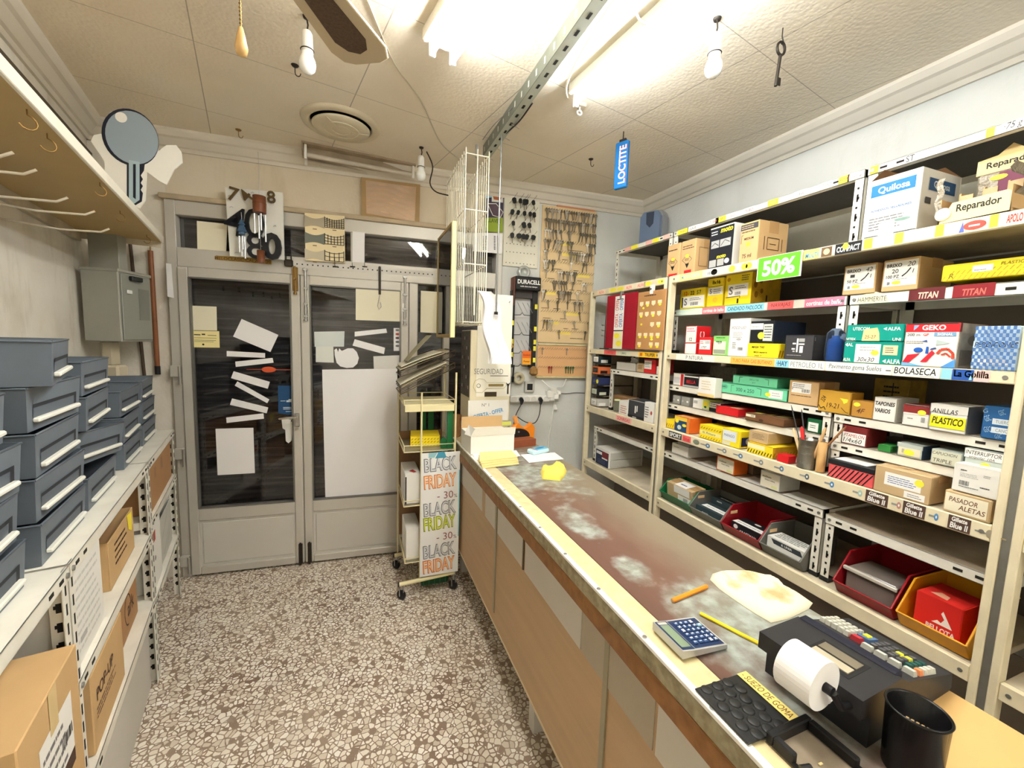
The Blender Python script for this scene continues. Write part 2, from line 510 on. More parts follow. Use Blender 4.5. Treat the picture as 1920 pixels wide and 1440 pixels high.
# window 1: the fixed aluminium frame (posts, transom, panes over the doors, fixed panes on the right)
fr_ = thing('window_1', 'aluminium shop front frame', 'window', WORG, ROT_W); fr_['kind'] = 'structure'; del fr_['label']; del fr_['category']
m = MB()
m.box(GL, -.03, 0, GL + .055, .09, GT, ALU, .004)
m.box(GR - .05, -.03, 0, GR, .09, GT, ALU, .004)
m.box(GL + .055, -.03, GT - .085, GR - .05, .09, GT, ALU, .004)          # head
m.box(GL + .055, -.035, 1.985, GR - .05, .09, 2.10, ALU, .004)           # transom bar
m.box(-.20, -.03, 2.10, -.115, .09, GT - .085, ALU, .004)
m.box(.185, -.03, 0, .245, .09, 1.985, ALU, .004)
m.box(.43, -.03, 0, .475, .09, 1.985, ALU, .004)
m.box(.245, -.02, 0, .43, .06, .40, ALU_P, .004); m.box(.475, -.02, 0, GR - .05, .06, .40, ALU_P, .004)
m.build('frame', fr_)
for (a, b_, z0, z1) in ((GL + .055, -.20, 2.10, GT - .085), (-.115, GR - .05, 2.10, GT - .085), (.245, .43, .40, 1.985), (.475, GR - .05, .40, 1.985)):
    m = MB(); m.box(a, .03, z0, b_, .036, z1, M_GLASS); m.build('pane', fr_)
m = MB()
for i in range(34):
    u = -.56 + i * .031
    if u < .36: m.box(u, -.0365, 2.05, u + .008, -.0345, 2.058, INK)
m.box(-.60, -.0362, 2.035, .44, -.0345, 2.075, ALU_P)
m.build('hole_strip', fr_)

def door(name, u0, u1, handle_left, hinge):
    d = thing(name, 'aluminium door', 'door', WORG, ROT_W); d['kind'] = 'structure'; del d['label']; del d['category']
    gl0, gl1 = u0 + .055, u1 - .055
    m = MB()
    m.box(u0, -.045, .015, gl0, .02, 1.985, ALU, .006); m.box(gl1, -.045, .015, u1, .02, 1.985, ALU, .006)
    m.box(gl0, -.045, 1.925, gl1, .02, 1.985, ALU, .004)
    m.box(gl0, -.045, .38, gl1, .02, .46, ALU, .004); m.box(gl0, -.045, .015, gl1, .02, .065, ALU, .004)
    m.build('door_frame', d)
    m = MB(); m.box(gl0 - .01, -.012, .455, gl1 + .01, -.006, 1.93, M_GLASS); m.build('pane', d)
    m = MB(); m.box(gl0, -.03, .065, gl1, 0, .38, ALU_P); m.box(gl0 + .015, -.036, .085, gl1 - .015, -.03, .36, ALU_P, .004); m.build('kick_panel', d)
    m = MB(); t = .006
    m.box(gl0, -.046, .46, gl0 + t, -.012, 1.925, ALU_D); m.box(gl1 - t, -.046, .46, gl1, -.012, 1.925, ALU_D)
    m.box(gl0, -.046, .46, gl1, -.012, .466, ALU_D); m.box(gl0, -.046, 1.919, gl1, -.012, 1.925, ALU_D)
    m.build('glazing_bead', d)
    return d
D1 = door('door_1', -1.18, -.512, False, 'l')
D2 = door('door_2', -.508, .182, True, 'r')
for z in (1.35, .83, .12):
    m = MB(); m.box(-1.235, -.06, z - .035, -1.185, -.03, z + .035, ALU, .004); m.tube([(-1.185, -.058, z - .08), (-1.185, -.058, z + .03)], .008, STEEL); m.build('hinge', D1)
m = MB()
m.box(-.555, -.056, .985, -.525, -.045, 1.075, STEEL, .003); m.tube([(-.54, -.05, 1.055), (-.54, -.095, 1.055)], .009, CHROME)
m.tube([(-.535, -.095, 1.055), (-.60, -.10, 1.052), (-.64, -.098, 1.048)], [.009, .008, .007], CHROME); m.tube([(-.54, -.046, .975), (-.54, -.06, .975)], .011, STEEL, 14)
m.build('door_handle', D1)
for d, u in ((D1, -.535), (D2, -.475), (D2, .155)):      # flush bolts, top and bottom
    if d is D1:
        m = MB(); m.box(u - .016, -.058, 1.88, u + .016, -.045, 2.03, BRASS, .002); m.tube([(u, -.06, 1.87), (u, -.06, 2.035)], .006, BRASS); m.tube([(u, -.065, 1.955), (u, -.085, 1.955)], .007, BRASS); m.tube([(u, -.06, 1.855), (u, -.06, 1.87)], .010, BRASS); m.build('bolt', d)
    else:
        m = MB(); m.tube([(u, -.056, 1.70), (u, -.056, 2.03)], .007, STEEL); m.tube([(u, -.056, 1.78), (u, -.056, 1.74)], .011, STEEL)
        for z in (1.72, 1.80, 1.90, 2.02): m.box(u - .014, -.062, z - .008, u + .014, -.044, z + .008, STEEL, .002)
        m.tube([(u, -.06, 1.69), (u, -.06, 1.70)], .014, STEEL); m.build('bolt', d)
for d, u in ((D1, -.535), (D2, -.478)):
    m = MB(); m.box(u - .012, -.056, .02, u + .012, -.045, .16, DARKM, .002); m.tube([(u, -.06, .012), (u, -.06, .17)], .006, DARKM); m.build('bolt', d)
m = MB(); m.box(.135, -.057, 1.78, .150, -.047, 1.84, WHITEP, .002); m.build('latch_plate', D2)

# pencil wooden beam and raceway above the head of the glazing
m = MB(); m.box(GL - .02, -.045, GT, .70, 0, GT + .03, mat('dusty_wood_strip', (196, 180, 154), .7, var=.25, vscale=9), .004)
struct('trim_4', m, WORG, ROT_W)
m = MB(); m.box(.50, -.006, GT + .03, .503, 0, Z_CEIL - .1, mat('joint_line', (160, 148, 128), .8)); struct('trim_5', m, WORG, ROT_W)  # thin darker joint line up the wall

# ================================================================ shelving and counter
CREAM = mat('cream_painted_wood', (236, 226, 196), 0.55, var=0.12, vscale=14)
CREAM_D = mat('worn_shelf_board', (216, 206, 184), 0.7, var=0.35, vscale=7)
GREYB = mat('grey_back_and_shade', (120, 112, 102), 0.8, var=0.15, vscale=4)
GALV = mat('galvanised_strip', (150, 150, 146), 0.45, 0.6, var=0.15, vscale=20)
WSTEEL = mat('white_enamel_steel', (238, 236, 226), 0.45, var=0.10, vscale=12)
WSTEEL_D = mat('dusty_enamel_shelf', (176, 164, 146), 0.6, var=0.4, vscale=6)
SLOT = mat('slot_hole', (36, 33, 30), 0.9)
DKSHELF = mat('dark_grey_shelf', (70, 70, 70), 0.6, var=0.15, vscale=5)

XW = 1.70          # front of the wooden shelving
YE, YM, YN = 2.875, 2.005, 0.556     # posts
WZ = [2.005, 1.562, 1.12, 0.685]      # tops of the wooden shelves
XB = X_RIGHT - .012
unit = thing('shelving_unit', 'tall cream wooden shelving unit with four levels along the right wall, packed with boxes', 'shelving', (XW, 1.6, 0))
def U(m, name, **k):
    o = m.build(name, unit, (-XW, -1.6, 0)); return o
def wpost(y, name='post'):
    m = MB()
    m.box(XW - .004, y - .030, 0, XW + .038, y - .010, 2.003, CREAM, .003)
    m.box(XW - .004, y + .010, 0, XW + .038, y + .030, 2.003, CREAM, .003)
    m.box(XW + .004, y - .010, 0, XW + .038, y + .010, 2.003, GALV)
    U(m, name)
for y in (YM, YN): wpost(y)
m = MB(); m.box(XW - .004, YE - .028, 0, XW + .038, YE - .006, 2.003, CREAM, .003); m.box(XW + .004, YE - .006, 0, XW + .038, YE + .012, 2.003, GALV, .002); U(m, 'post')
for y in (YE, YM, YN):
    m = MB(); m.box(XB - .05, y - .025, 0, XB, y + .02, 2.0, CREAM_D, .003); U(m, 'post')
def wshelf(y0, y1, z, hb):
    m = MB()
    m.box(XW + .018, y0, z - .022, XB, y1, z - .002, CREAM_D, .002)
    m.box(XW, y0, z - hb, XW + .018, y1, z, CREAM, .003)
    m.tube([(XW - .002, y1 - .02, z - hb / 2), (XW - .0005, y1 - .02, z - hb / 2)], .006, GALV, 10)
    m.tube([(XW - .002, y0 + .02, z - hb / 2), (XW - .0005, y0 + .02, z - hb / 2)], .006, GALV, 10)
    U(m, 'shelf')
for z, hb in zip(WZ, (.042, .036, .05, .052)):
    wshelf(YM + .03, YE - .028, z, hb)
    wshelf(YN + .03, YM - .03, z, hb)
    wshelf(-.6, YN - .03, z, hb)
m = MB(); m.box(XB - .008, YN, WZ[3], XB, YM, WZ[0] - .03, GREYB); m.box(XB - .008, YM, WZ[2], XB, YE, WZ[1] - .03, GREYB); U(m, 'back_board')  # the first-bay sheet is added, its grey stands in for shade
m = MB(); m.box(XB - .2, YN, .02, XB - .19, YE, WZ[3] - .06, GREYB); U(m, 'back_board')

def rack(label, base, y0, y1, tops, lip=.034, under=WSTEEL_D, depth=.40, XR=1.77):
    """a small white slotted-angle rack standing on a shelf"""
    r = thing('steel_rack', label, 'shelf rack', (XR, (y0 + y1) / 2, base), None, 'slotted steel racks standing in the wooden shelving')
    org = (-XR, -(y0 + y1) / 2, -base)
    hi = max(tops)
    for y, d in ((y0, 1), (y1, -1)):
        for x in (XR, XR + depth):
            m = MB(); w = .032
            sx = 1 if x == XR else -1
            m.box(x, min(y, y + d * w), base, x + sx * .002, max(y, y + d * w), hi, WSTEEL)
            m.box(x, min(y, y + d * .002), base, x + sx * w, max(y, y + d * .002), hi, WSTEEL)
            m.box(x - .001, y - .001 if d > 0 else y - w - .001, base, x + sx * w, y + w + .001 if d > 0 else y + .001, base + .018, BLACKP)
            if x == XR:
                z = base + .04; k = 0
                while z < hi - .05:
                    yc = y + d * .018
                    if k % 2: m.box(x - .0012, yc - .0035, z - .004, x - .0002, yc + .0035, z + .004, SLOT)
                    else:
                        m.box(x - .0012, yc - .003, z - .014, x - .0002, yc + .003, z + .014, SLOT)
                        m.box(x - .0012, yc - .006, z - .006, x - .0002, yc + .003, z + .004, SLOT)
                    z += .036; k += 1
            m.build('post', r, org)
    for t in tops:
        m = MB()
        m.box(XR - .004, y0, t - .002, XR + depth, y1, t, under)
        m.box(XR - .004, y0, t - lip, XR - .0025, y1, t + .0005, WSTEEL)
        m.box(XR + depth - .002, y0, t - lip, XR + depth, y1, t, WSTEEL)
        m.box(XR - .004, y0, t - lip, XR + depth, y0 + .0015, t, WSTEEL); m.box(XR - .004, y1 - .0015, t - lip, XR + depth, y1, t, WSTEEL)
        m.box(XR - .004, y0, t - lip, XR + .02, y1, t - lip + .0015, WSTEEL)
        for yy in (y0 + .05, y0 + .10, y1 - .05, y1 - .10):
            m.box(XR - .0052, yy - .011, t - lip * .62, XR - .004, yy + .011, t - lip * .38, SLOT)
        for yy in (y0 + .016, y1 - .016): m.tube([(XR - .007, yy, t - lip / 2), (XR - .004, yy, t - lip / 2)], .006, GALV, 10)
        m.build('shelf', r, org)
    return r
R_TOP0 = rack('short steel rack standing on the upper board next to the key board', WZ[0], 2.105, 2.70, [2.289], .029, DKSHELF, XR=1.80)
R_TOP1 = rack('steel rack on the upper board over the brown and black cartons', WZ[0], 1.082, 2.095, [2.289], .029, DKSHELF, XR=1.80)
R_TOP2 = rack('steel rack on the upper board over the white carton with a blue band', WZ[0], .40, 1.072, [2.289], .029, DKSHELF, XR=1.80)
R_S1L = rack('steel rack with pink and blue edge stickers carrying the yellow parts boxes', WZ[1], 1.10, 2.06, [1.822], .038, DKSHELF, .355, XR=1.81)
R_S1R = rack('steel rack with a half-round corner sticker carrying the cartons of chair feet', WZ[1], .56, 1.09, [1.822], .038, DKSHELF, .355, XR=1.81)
R_S3L = rack('two-level steel rack carrying the mint green bracket boxes', WZ[2], 1.085, 2.04, [1.373, 1.2605], .033, XR=1.77)
R_S3R = rack('two-level steel rack carrying the boxes of caps, rings and switches', WZ[2], .56, 1.075, [1.358, 1.2485], .033, XR=1.77)
R_S4L = rack('steel rack over the plastic bins carrying small multi-purpose boxes', WZ[3], 1.062, 2.035, [.969], .036, XR=1.75)
R_S4R = rack('empty dusty steel rack standing over the red and yellow bins', WZ[3], .56, 1.052, [.958], .036, XR=1.75)
R_B1 = rack('steel rack beside the grey compartment tower carrying a tissue box', WZ[2], 2.05, 2.61, [1.423], .034, XR=1.75)
R_B2 = rack('empty steel rack standing over a white drawer box beside the wall', WZ[3], 2.05, 2.79, [.962], .034, XR=1.75)

# ---- counter
M_TOP, nt, b = node_mat('worn_counter_top')
tc = N(nt, 'TexCoord'); sx = N(nt, 'SeparateXYZ'); nt.links.new(tc.outputs['Object'], sx.inputs[0])
mp = N(nt, 'Mapping'); mp.inputs['Scale'].default_value = (4.2, 1.7, 1); nt.links.new(tc.outputs['Object'], mp.inputs[0])
n1 = N(nt, 'TexNoise', i2=1.5, i3=5.0); nt.links.new(mp.outputs[0], n1.inputs['Vector']); n1.inputs['Roughness'].default_value = .6
n2 = N(nt, 'TexNoise', i2=26.0, i3=5.0); nt.links.new(tc.outputs['Object'], n2.inputs['Vector'])
n3 = N(nt, 'TexNoise', i2=9.0, i3=5.0); nt.links.new(tc.outputs['Object'], n3.inputs['Vector'])
# bands: red-brown lino near the customer, grey-brown towards the keeper, bare blue-grey patches where it is worn through
bx = mth(nt, 'ADD', sx.outputs[0], mth(nt, 'MULTIPLY', mth(nt, 'SUBTRACT', n1.outputs['Fac'], .5), .22))
base = ramp(nt, [(0.0, (104, 76, 66)), (0.42, (116, 88, 76)), (0.62, (128, 114, 98)), (1.0, (138, 128, 110))])
sc = mth(nt, 'DIVIDE', mth(nt, 'SUBTRACT', bx, 0.66), 0.42); nt.links.new(sc, base.inputs[0])
worn = [(0.76, 1.27, .065, .17, .95), (0.75, .93, .05, .10, .9), (0.80, .78, .10, .12, 1.0), (0.95, .50, .26, .34, 1.25), (0.73, .62, .09, .05, .5), (.84, 1.85, .22, .42, .95), (.75, .50, .06, .2, .8)]
acc = None
for (cx, cy, rx, ry, st) in worn:
    ex = mth(nt, 'POWER', mth(nt, 'ABSOLUTE', mth(nt, 'DIVIDE', mth(nt, 'SUBTRACT', sx.outputs[0], cx), rx)), 2.0)
    ey = mth(nt, 'POWER', mth(nt, 'ABSOLUTE', mth(nt, 'DIVIDE', mth(nt, 'SUBTRACT', sx.outputs[1], cy), ry)), 2.0)
    g = mth(nt, 'MULTIPLY', mth(nt, 'SUBTRACT', 1.0, mth(nt, 'ADD', ex, ey)), st); g.node.use_clamp = False
    acc = g if acc is None else mth(nt, 'MAXIMUM', acc, g)
w_ = mth(nt, 'ADD', acc, mth(nt, 'ADD', mth(nt, 'MULTIPLY', mth(nt, 'SUBTRACT', n3.outputs['Fac'], .5), 2.8), mth(nt, 'MULTIPLY', mth(nt, 'SUBTRACT', n2.outputs['Fac'], .5), 1.2)))
wr = ramp(nt, [(0.0, (0, 0, 0, 1)), (1.0, (1, 1, 1, 1))]); nt.links.new(w_, wr.inputs[0])
bare = ramp(nt, [(0.35, (132, 136, 126)), (0.65, (170, 178, 174))]); nt.links.new(n2.outputs['Fac'], bare.inputs[0])
nt.links.new(mix(nt, wr.outputs[0], base.outputs[0], bare.outputs[0]), b.inputs['Base Color'])
b.inputs['Roughness'].default_value = .38; b.inputs['Specular IOR Level'].default_value = .4
bp = N(nt, 'Bump'); bp.inputs['Strength'].default_value = .08; bp.inputs['Distance'].default_value = .003
nt.links.new(n2.outputs['Fac'], bp.inputs['Height']); nt.links.new(bp.outputs[0], b.inputs['Normal'])

ZC = .95
CX0, CX1, CYE = .59, 1.075, 2.78
LAM = mat('beige_wood_laminate', (190, 160, 124), 0.5, var=.10, vscale=3)
nt = LAM.node_tree      # fine stretched grain
for n_ in nt.nodes:
    if n_.type == 'TEX_NOISE': n_.inputs['Scale'].default_value = 30; nzn = n_
mpn = N(nt, 'Mapping'); mpn.inputs['Scale'].default_value = (1, .06, .9); tcn = [n_ for n_ in nt.nodes if n_.type == 'TEX_COORD'][0]
nt.links.new(tcn.outputs['Object'], mpn.inputs[0]); nt.links.new(mpn.outputs[0], nzn.inputs['Vector'])
LAM_G = mat('grey_white_laminate', (206, 201, 190), 0.5, var=.05)
LAM_T = mat('taupe_laminate', (176, 165, 146), 0.5, var=.08)
BROWNW = mat('brown_edge_wood', (150, 104, 58), 0.55, var=.35, vscale=30)
GREYW = mat('chipped_grey_wood', (168, 158, 128), 0.75, var=.45, vscale=45)
PALEW = mat('pale_strip_wood', (220, 206, 160), 0.5, var=.16, vscale=35)
counter = thing('shop_counter', 'long shop counter with a worn brown metal top and beige laminate front', 'counter', (.83, 1.2, 0))
def K(m, name, **k): return m.build(name, counter, (-.83, -1.2, 0), **k)
YC0 = -.9
m = MB(); m.box(.668, YC0, ZC - .02, CX1, CYE, ZC, M_TOP, .003); K(m, 'worktop')
m = MB(); m.box(.606, YC0, ZC - .03, .668, CYE, ZC + .001, PALEW, .002); K(m, 'edge_strip', label='pale yellowish wood strip along the top')
m = MB(); m.box(CX0, YC0, ZC - .006, .606, CYE, ZC + .003, mat('white_trim', (240, 240, 234), .4), .001)
y = 2.6; k = 0
while y > -.2:
    m.tube([(.5975, y, ZC + .003), (.5975, y, ZC + .0048)], .0055, STEEL, 10); y -= .19
K(m, 'trim_strip', label='white metal trim screwed to the edge')
m = MB(); m.box(CX0 + .001, YC0, ZC - .05, .61, CYE, ZC - .006, GREYW, .002); K(m, 'fascia', label='chipped grey wood fascia')
m = MB()
def chipped(i, j):
    y_ = YC0 + (CYE - YC0) * i
    return y_
ys = [YC0 + (CYE - YC0) * i / 160 for i in range(161)]
va = []
for y_ in ys:
    t = ZC - .052 + .006 * sin(y_ * 31) * sin(y_ * 7.3) + random.uniform(-.003, .003)
    va.append((CX0 - .001, y_, t)); va.append((CX0 - .001, y_, ZC - .098))
m.add(va, [(2 * i, 2 * i + 1, 2 * i + 3, 2 * i + 2) for i in range(160)], BROWNW)
m.box(CX0, YC0, ZC - .098, .612, CYE, ZC - .05, BROWNW); K(m, 'edge_board', label='brown wooden edge board')
XP = .612
m = MB(); m.box(XP, YC0, .235, XP + .018, CYE, ZC - .05, LAM, .002); K(m, 'front_panel')
# inset pale panels of the upper half (trapezoid row of display doors)
for (ya, yb, mt) in ((2.62, 2.02, LAM_G), (1.96, 1.80, LAM_G), (1.76, 1.45, LAM_G), (1.42, .985, LAM_G), (.98, .855, LAM_T), (.845, .665, LAM_T), (.655, .2, LAM_G), (.15, -.5, LAM_G)):
    m = MB(); m.box(XP - .003, yb, .705, XP + .001, ya, ZC - .098, mt); K(m, 'inset_panel')
GAP = mat('panel_gap', (96, 84, 66), .8); GLS = mat('greenish_glass_edge', (150, 142, 116), .3)
for ya, r_, z_, mt in ((1.435, .004, .705, GAP), (1.78, .01, .30, GLS), (.85, .01, .30, GLS)):
    m = MB(); m.box(XP - .006, ya - r_, z_, XP - .001, ya + r_, ZC - .098, mt); K(m, 'joint_strip')
m = MB(); m.box(XP - .002, YC0, .235, XP + .02, CYE, .245, mat('worn_edge', (206, 190, 160), .6)); K(m, 'bottom_edge')
m = MB(); m.box(XP + .018, CYE - .02, .235, CX1 - .02, CYE, ZC - .02, LAM); K(m, 'end_panel')
m = MB(); m.box(XP + .018, YC0, .235, CX1 - .03, CYE - .02, .25, LAM_T); K(m, 'bottom_board')
for y in (1.45, 2.7, .25):
    for x in (.665, CX1 - .08):
        m = MB(); m.box(x, y - .05, 0, x + .05, y, .235, ALU_P, .003); K(m, 'leg')

# ---- left: slotted racks with grey bins, board with hooks above
def lrack(label, s0, s1, tops, closed=None):
    r = thing('steel_rack', label, 'shelf rack', bpt((N_SHELF + N_LEFT) / 2, (s0 + s1) / 2), RB, 'slotted steel racks along the left wall')
    ox, oy = (N_SHELF + N_LEFT) / 2, (s0 + s1) / 2
    hx = N_SHELF - ox; dx = N_LEFT + .012 - ox
    hy = (s1 - s0) / 2
    zt = max(tops)
    for y, d in ((-hy, 1), (hy, -1)):
        for x, sx_ in ((hx, -1), (dx, 1)):
            m = MB(); w = .034
            m.box(x, min(y, y + d * w), 0, x + sx_ * .002, max(y, y + d * w), zt, WSTEEL)
            m.box(x, min(y, y + d * .002), 0, x + sx_ * w, max(y, y + d * .002), zt, WSTEEL)
            z = .07; k = 0
            while z < zt - .05:
                if sx_ < 0:
                    yc = y + d * .018
                    m.box(x + .0002, yc - .003, z - .014, x + .0012, yc + .003, z + .014, SLOT)
                xc = x + sx_ * .018
                for e in ((y - d * .0012, y - d * .0002), (y + d * .0022, y + d * .0032)):
                    m.box(xc - .005, min(e), z - .012, xc + .005, max(e), z + .012, SLOT)
                    m.box(xc - .009, min(e), z - .002, xc + .004, max(e), z + .007, SLOT)
                z += .05
            m.build('post', r)
    for t in tops:
        m = MB()
        m.box(dx, -hy, t - .003, hx + .004, hy, t, WSTEEL)
        m.box(hx + .0025, -hy, t - .036, hx + .004, hy, t, WSTEEL)
        m.box(hx - .02, -hy, t - .036, hx + .004, hy, t - .034, WSTEEL)
        m.box(dx, -hy, t - .036, hx + .004, -hy + .0015, t, WSTEEL); m.box(dx, hy - .0015, t - .036, hx + .004, hy, t, WSTEEL)
        for yy in (-hy + .05, -hy + .11, hy - .05, hy - .11): m.box(hx + .004, yy - .012, t - .022, hx + .0052, yy + .012, t - .013, SLOT)
        for yy in (-hy + .016, hy - .016): m.tube([(hx + .004, yy, t - .018), (hx + .008, yy, t - .018)], .007, GALV, 10)
        m.build('shelf', r)
    if closed:
        m = MB(); m.box(hx - .03, -hy + .04, .01, hx - .022, hy - .04, closed, ALU_P); m.build('kick_board', r)
    return r
LR1 = lrack('nearest steel rack on the left wall with the biggest carton on its low shelf', .42, 1.378, [1.022, .40], .36)
LR2 = lrack('middle steel rack on the left wall with three levels of cartons', 1.386, 2.332, [1.022, .705, .40], .36)
LR3 = lrack('far steel rack on the left wall beside the aluminium door', 2.34, 3.085, [1.022, .755, .385])

PLY = mat('yellowed_hardboard', (190, 164, 112), 0.6, var=.12, vscale=3)
PLYE = mat('painted_board_edge', (240, 236, 222), 0.5, var=.08)
up = thing('wall_shelf', 'wide hardboard wall shelf over the grey bins with small hooks in its underside', 'wall shelf', bpt(N_LEFT, 1.9, 2.09), RB)
hx = N_SHELF - N_LEFT
m = MB(); m.box(.002, -1.9, 0, hx - .01, 1.2, .018, PLY); m.build('board', up)
m = MB(); m.box(hx - .01, -1.9, -.004, hx, 1.2, .032, PLYE, .002); m.build('edge_strip', up)
m = MB(); m.box(.002, 1.19, -.03, hx - .012, 1.2, 0, CREAM_D); m.build('end_rail', up)
m = MB(); m.box(.002, -1.9, -.045, .022, 1.19, 0, CREAM_D); m.build('wall_batten', up)
def cup_hook(mb, x, y, z, r=.011, mt=DARKM, ang=0.0):
    pts = [(x, y, z), (x, y, z - .012)]
    for k in range(9):
        a = pi / 2 - k * (1.35 * pi / 8)
        pts.append((x + cos(ang) * r * (1 - sin(pi / 2)) + cos(ang) * (cos(a) * r), y + sin(ang) * (cos(a) * r), z - .012 - r + sin(a) * r))
    mb.tube(pts, .0016, mt, 6)
for px, py in ((50, 205), (88, 250), (187, 342), (225, 395), (275, 440)):
    p = on_z(px, py, 2.09); s_ = p.dot(DB) - 1.9; n_ = p.dot(NB) - N_LEFT
    m = MB(); cup_hook(m, n_, s_, 0, .016, BRASS, .6); m.build('hook', up)
WROD = mat('white_rod', (206, 196, 176), .5)
for i, (s_, z, L) in enumerate(((1.30, 2.02, .30), (1.46, 1.98, .30), (1.62, 1.99, .29), (1.80, 1.97, .30), (2.02, 1.985, .31), (2.24, 1.97, .30))):
    o_ = thing('display_hook', ('white wall hook rod under the board, nearest', 'white wall hook rod second from the near end under the board', 'white wall hook rod third under the board above the bins',
        'white wall hook rod fourth under the board above the bins', 'white wall hook rod second from the grey meter cabinet', 'white wall hook rod nearest the grey meter cabinet')[i], 'hook', bpt(N_LEFT, s_, z), RB, 'white hook rods on the left wall')
    m = MB(); m.box(0, -.012, -.025, .005, .012, .02, DARKM, .001); m.build('bracket', o_)
    m = MB(); m.tube([(.005, 0, 0), (L * .55, .004, -.012), (L * .92, .0, -.004), (L, 0, .012)], .0038, WROD, 8); m.build('rod', o_)
# raceway below the left cornice
m = MB(); m.box(0, -3, 2.555, .02, 1.5 + 1.9, 2.585, mat('cable_strip', (88, 76, 62), .7)); struct('trim_6', m, NB * N_LEFT, RB)

# ================================================================ boxes on the right-hand shelves
KRAFT = mat('kraft_cardboard', (204, 170, 122), 0.75, var=.07, vscale=8)
KRAFT_L = mat('pale_kraft_cardboard', (196, 170, 130), 0.75, var=.07, vscale=8)
KRAFT_D = mat('dark_kraft_cardboard', (150, 112, 74), 0.75, var=.08, vscale=8)
TAPE = mat('packing_tape', (186, 150, 104), 0.25, var=.05)
CLEART = mat('clear_tape', (226, 220, 190), 0.2)
WBOX = mat('white_card', (238, 238, 234), 0.6, var=.04)
WBOX_D = mat('grey_card_side', (206, 206, 200), 0.65, var=.06)
YBOX = mat('yellow_card', (250, 226, 40), 0.5, var=.05)
YBOX_S = mat('yellow_printed_card', (222, 178, 44), 0.6, var=.25, vscale=26)
MINT = mat('mint_green_card', (112, 208, 164), 0.55)
TEAL = mat('teal_card', (0, 150, 136), 0.5)
REDB = mat('red_card', (214, 34, 40), 0.45)
DRED = mat('dark_red_card', (124, 40, 40), 0.5, var=.1)
GREENB = mat('dark_green_card', (24, 96, 56), 0.5)
BLKB = mat('black_card', (30, 31, 36), 0.4)
BLUEB = mat('blue_card', (34, 92, 150), 0.5)
ORNG = mat('orange_card', (238, 116, 40), 0.5, var=.12, vscale=20)
BROWNB = mat('brown_card', (120, 84, 56), 0.6, var=.2, vscale=20)
CLEARP = mat('clear_plastic_box', (196, 206, 200), 0.15, trans=.0, var=.05)
BLUE = P((30, 104, 172)); DBLUE = P((28, 66, 130)); RED = P((212, 34, 42)); GREY = P((120, 120, 122)); LGREY = P((176, 176, 176)); DGREY = P((66, 66, 70))
LBLUE = P((150, 205, 225)); PINK = P((232, 120, 160)); SALM = P((240, 120, 120)); ORG = P((246, 160, 70)); GRN = P((110, 190, 60)); BRN = P((110, 70, 40)); DGRN = P((20, 96, 60)); CRM = P((240, 228, 180)); NAVY = P((30, 44, 90)); DKBRN = P((72, 46, 34))

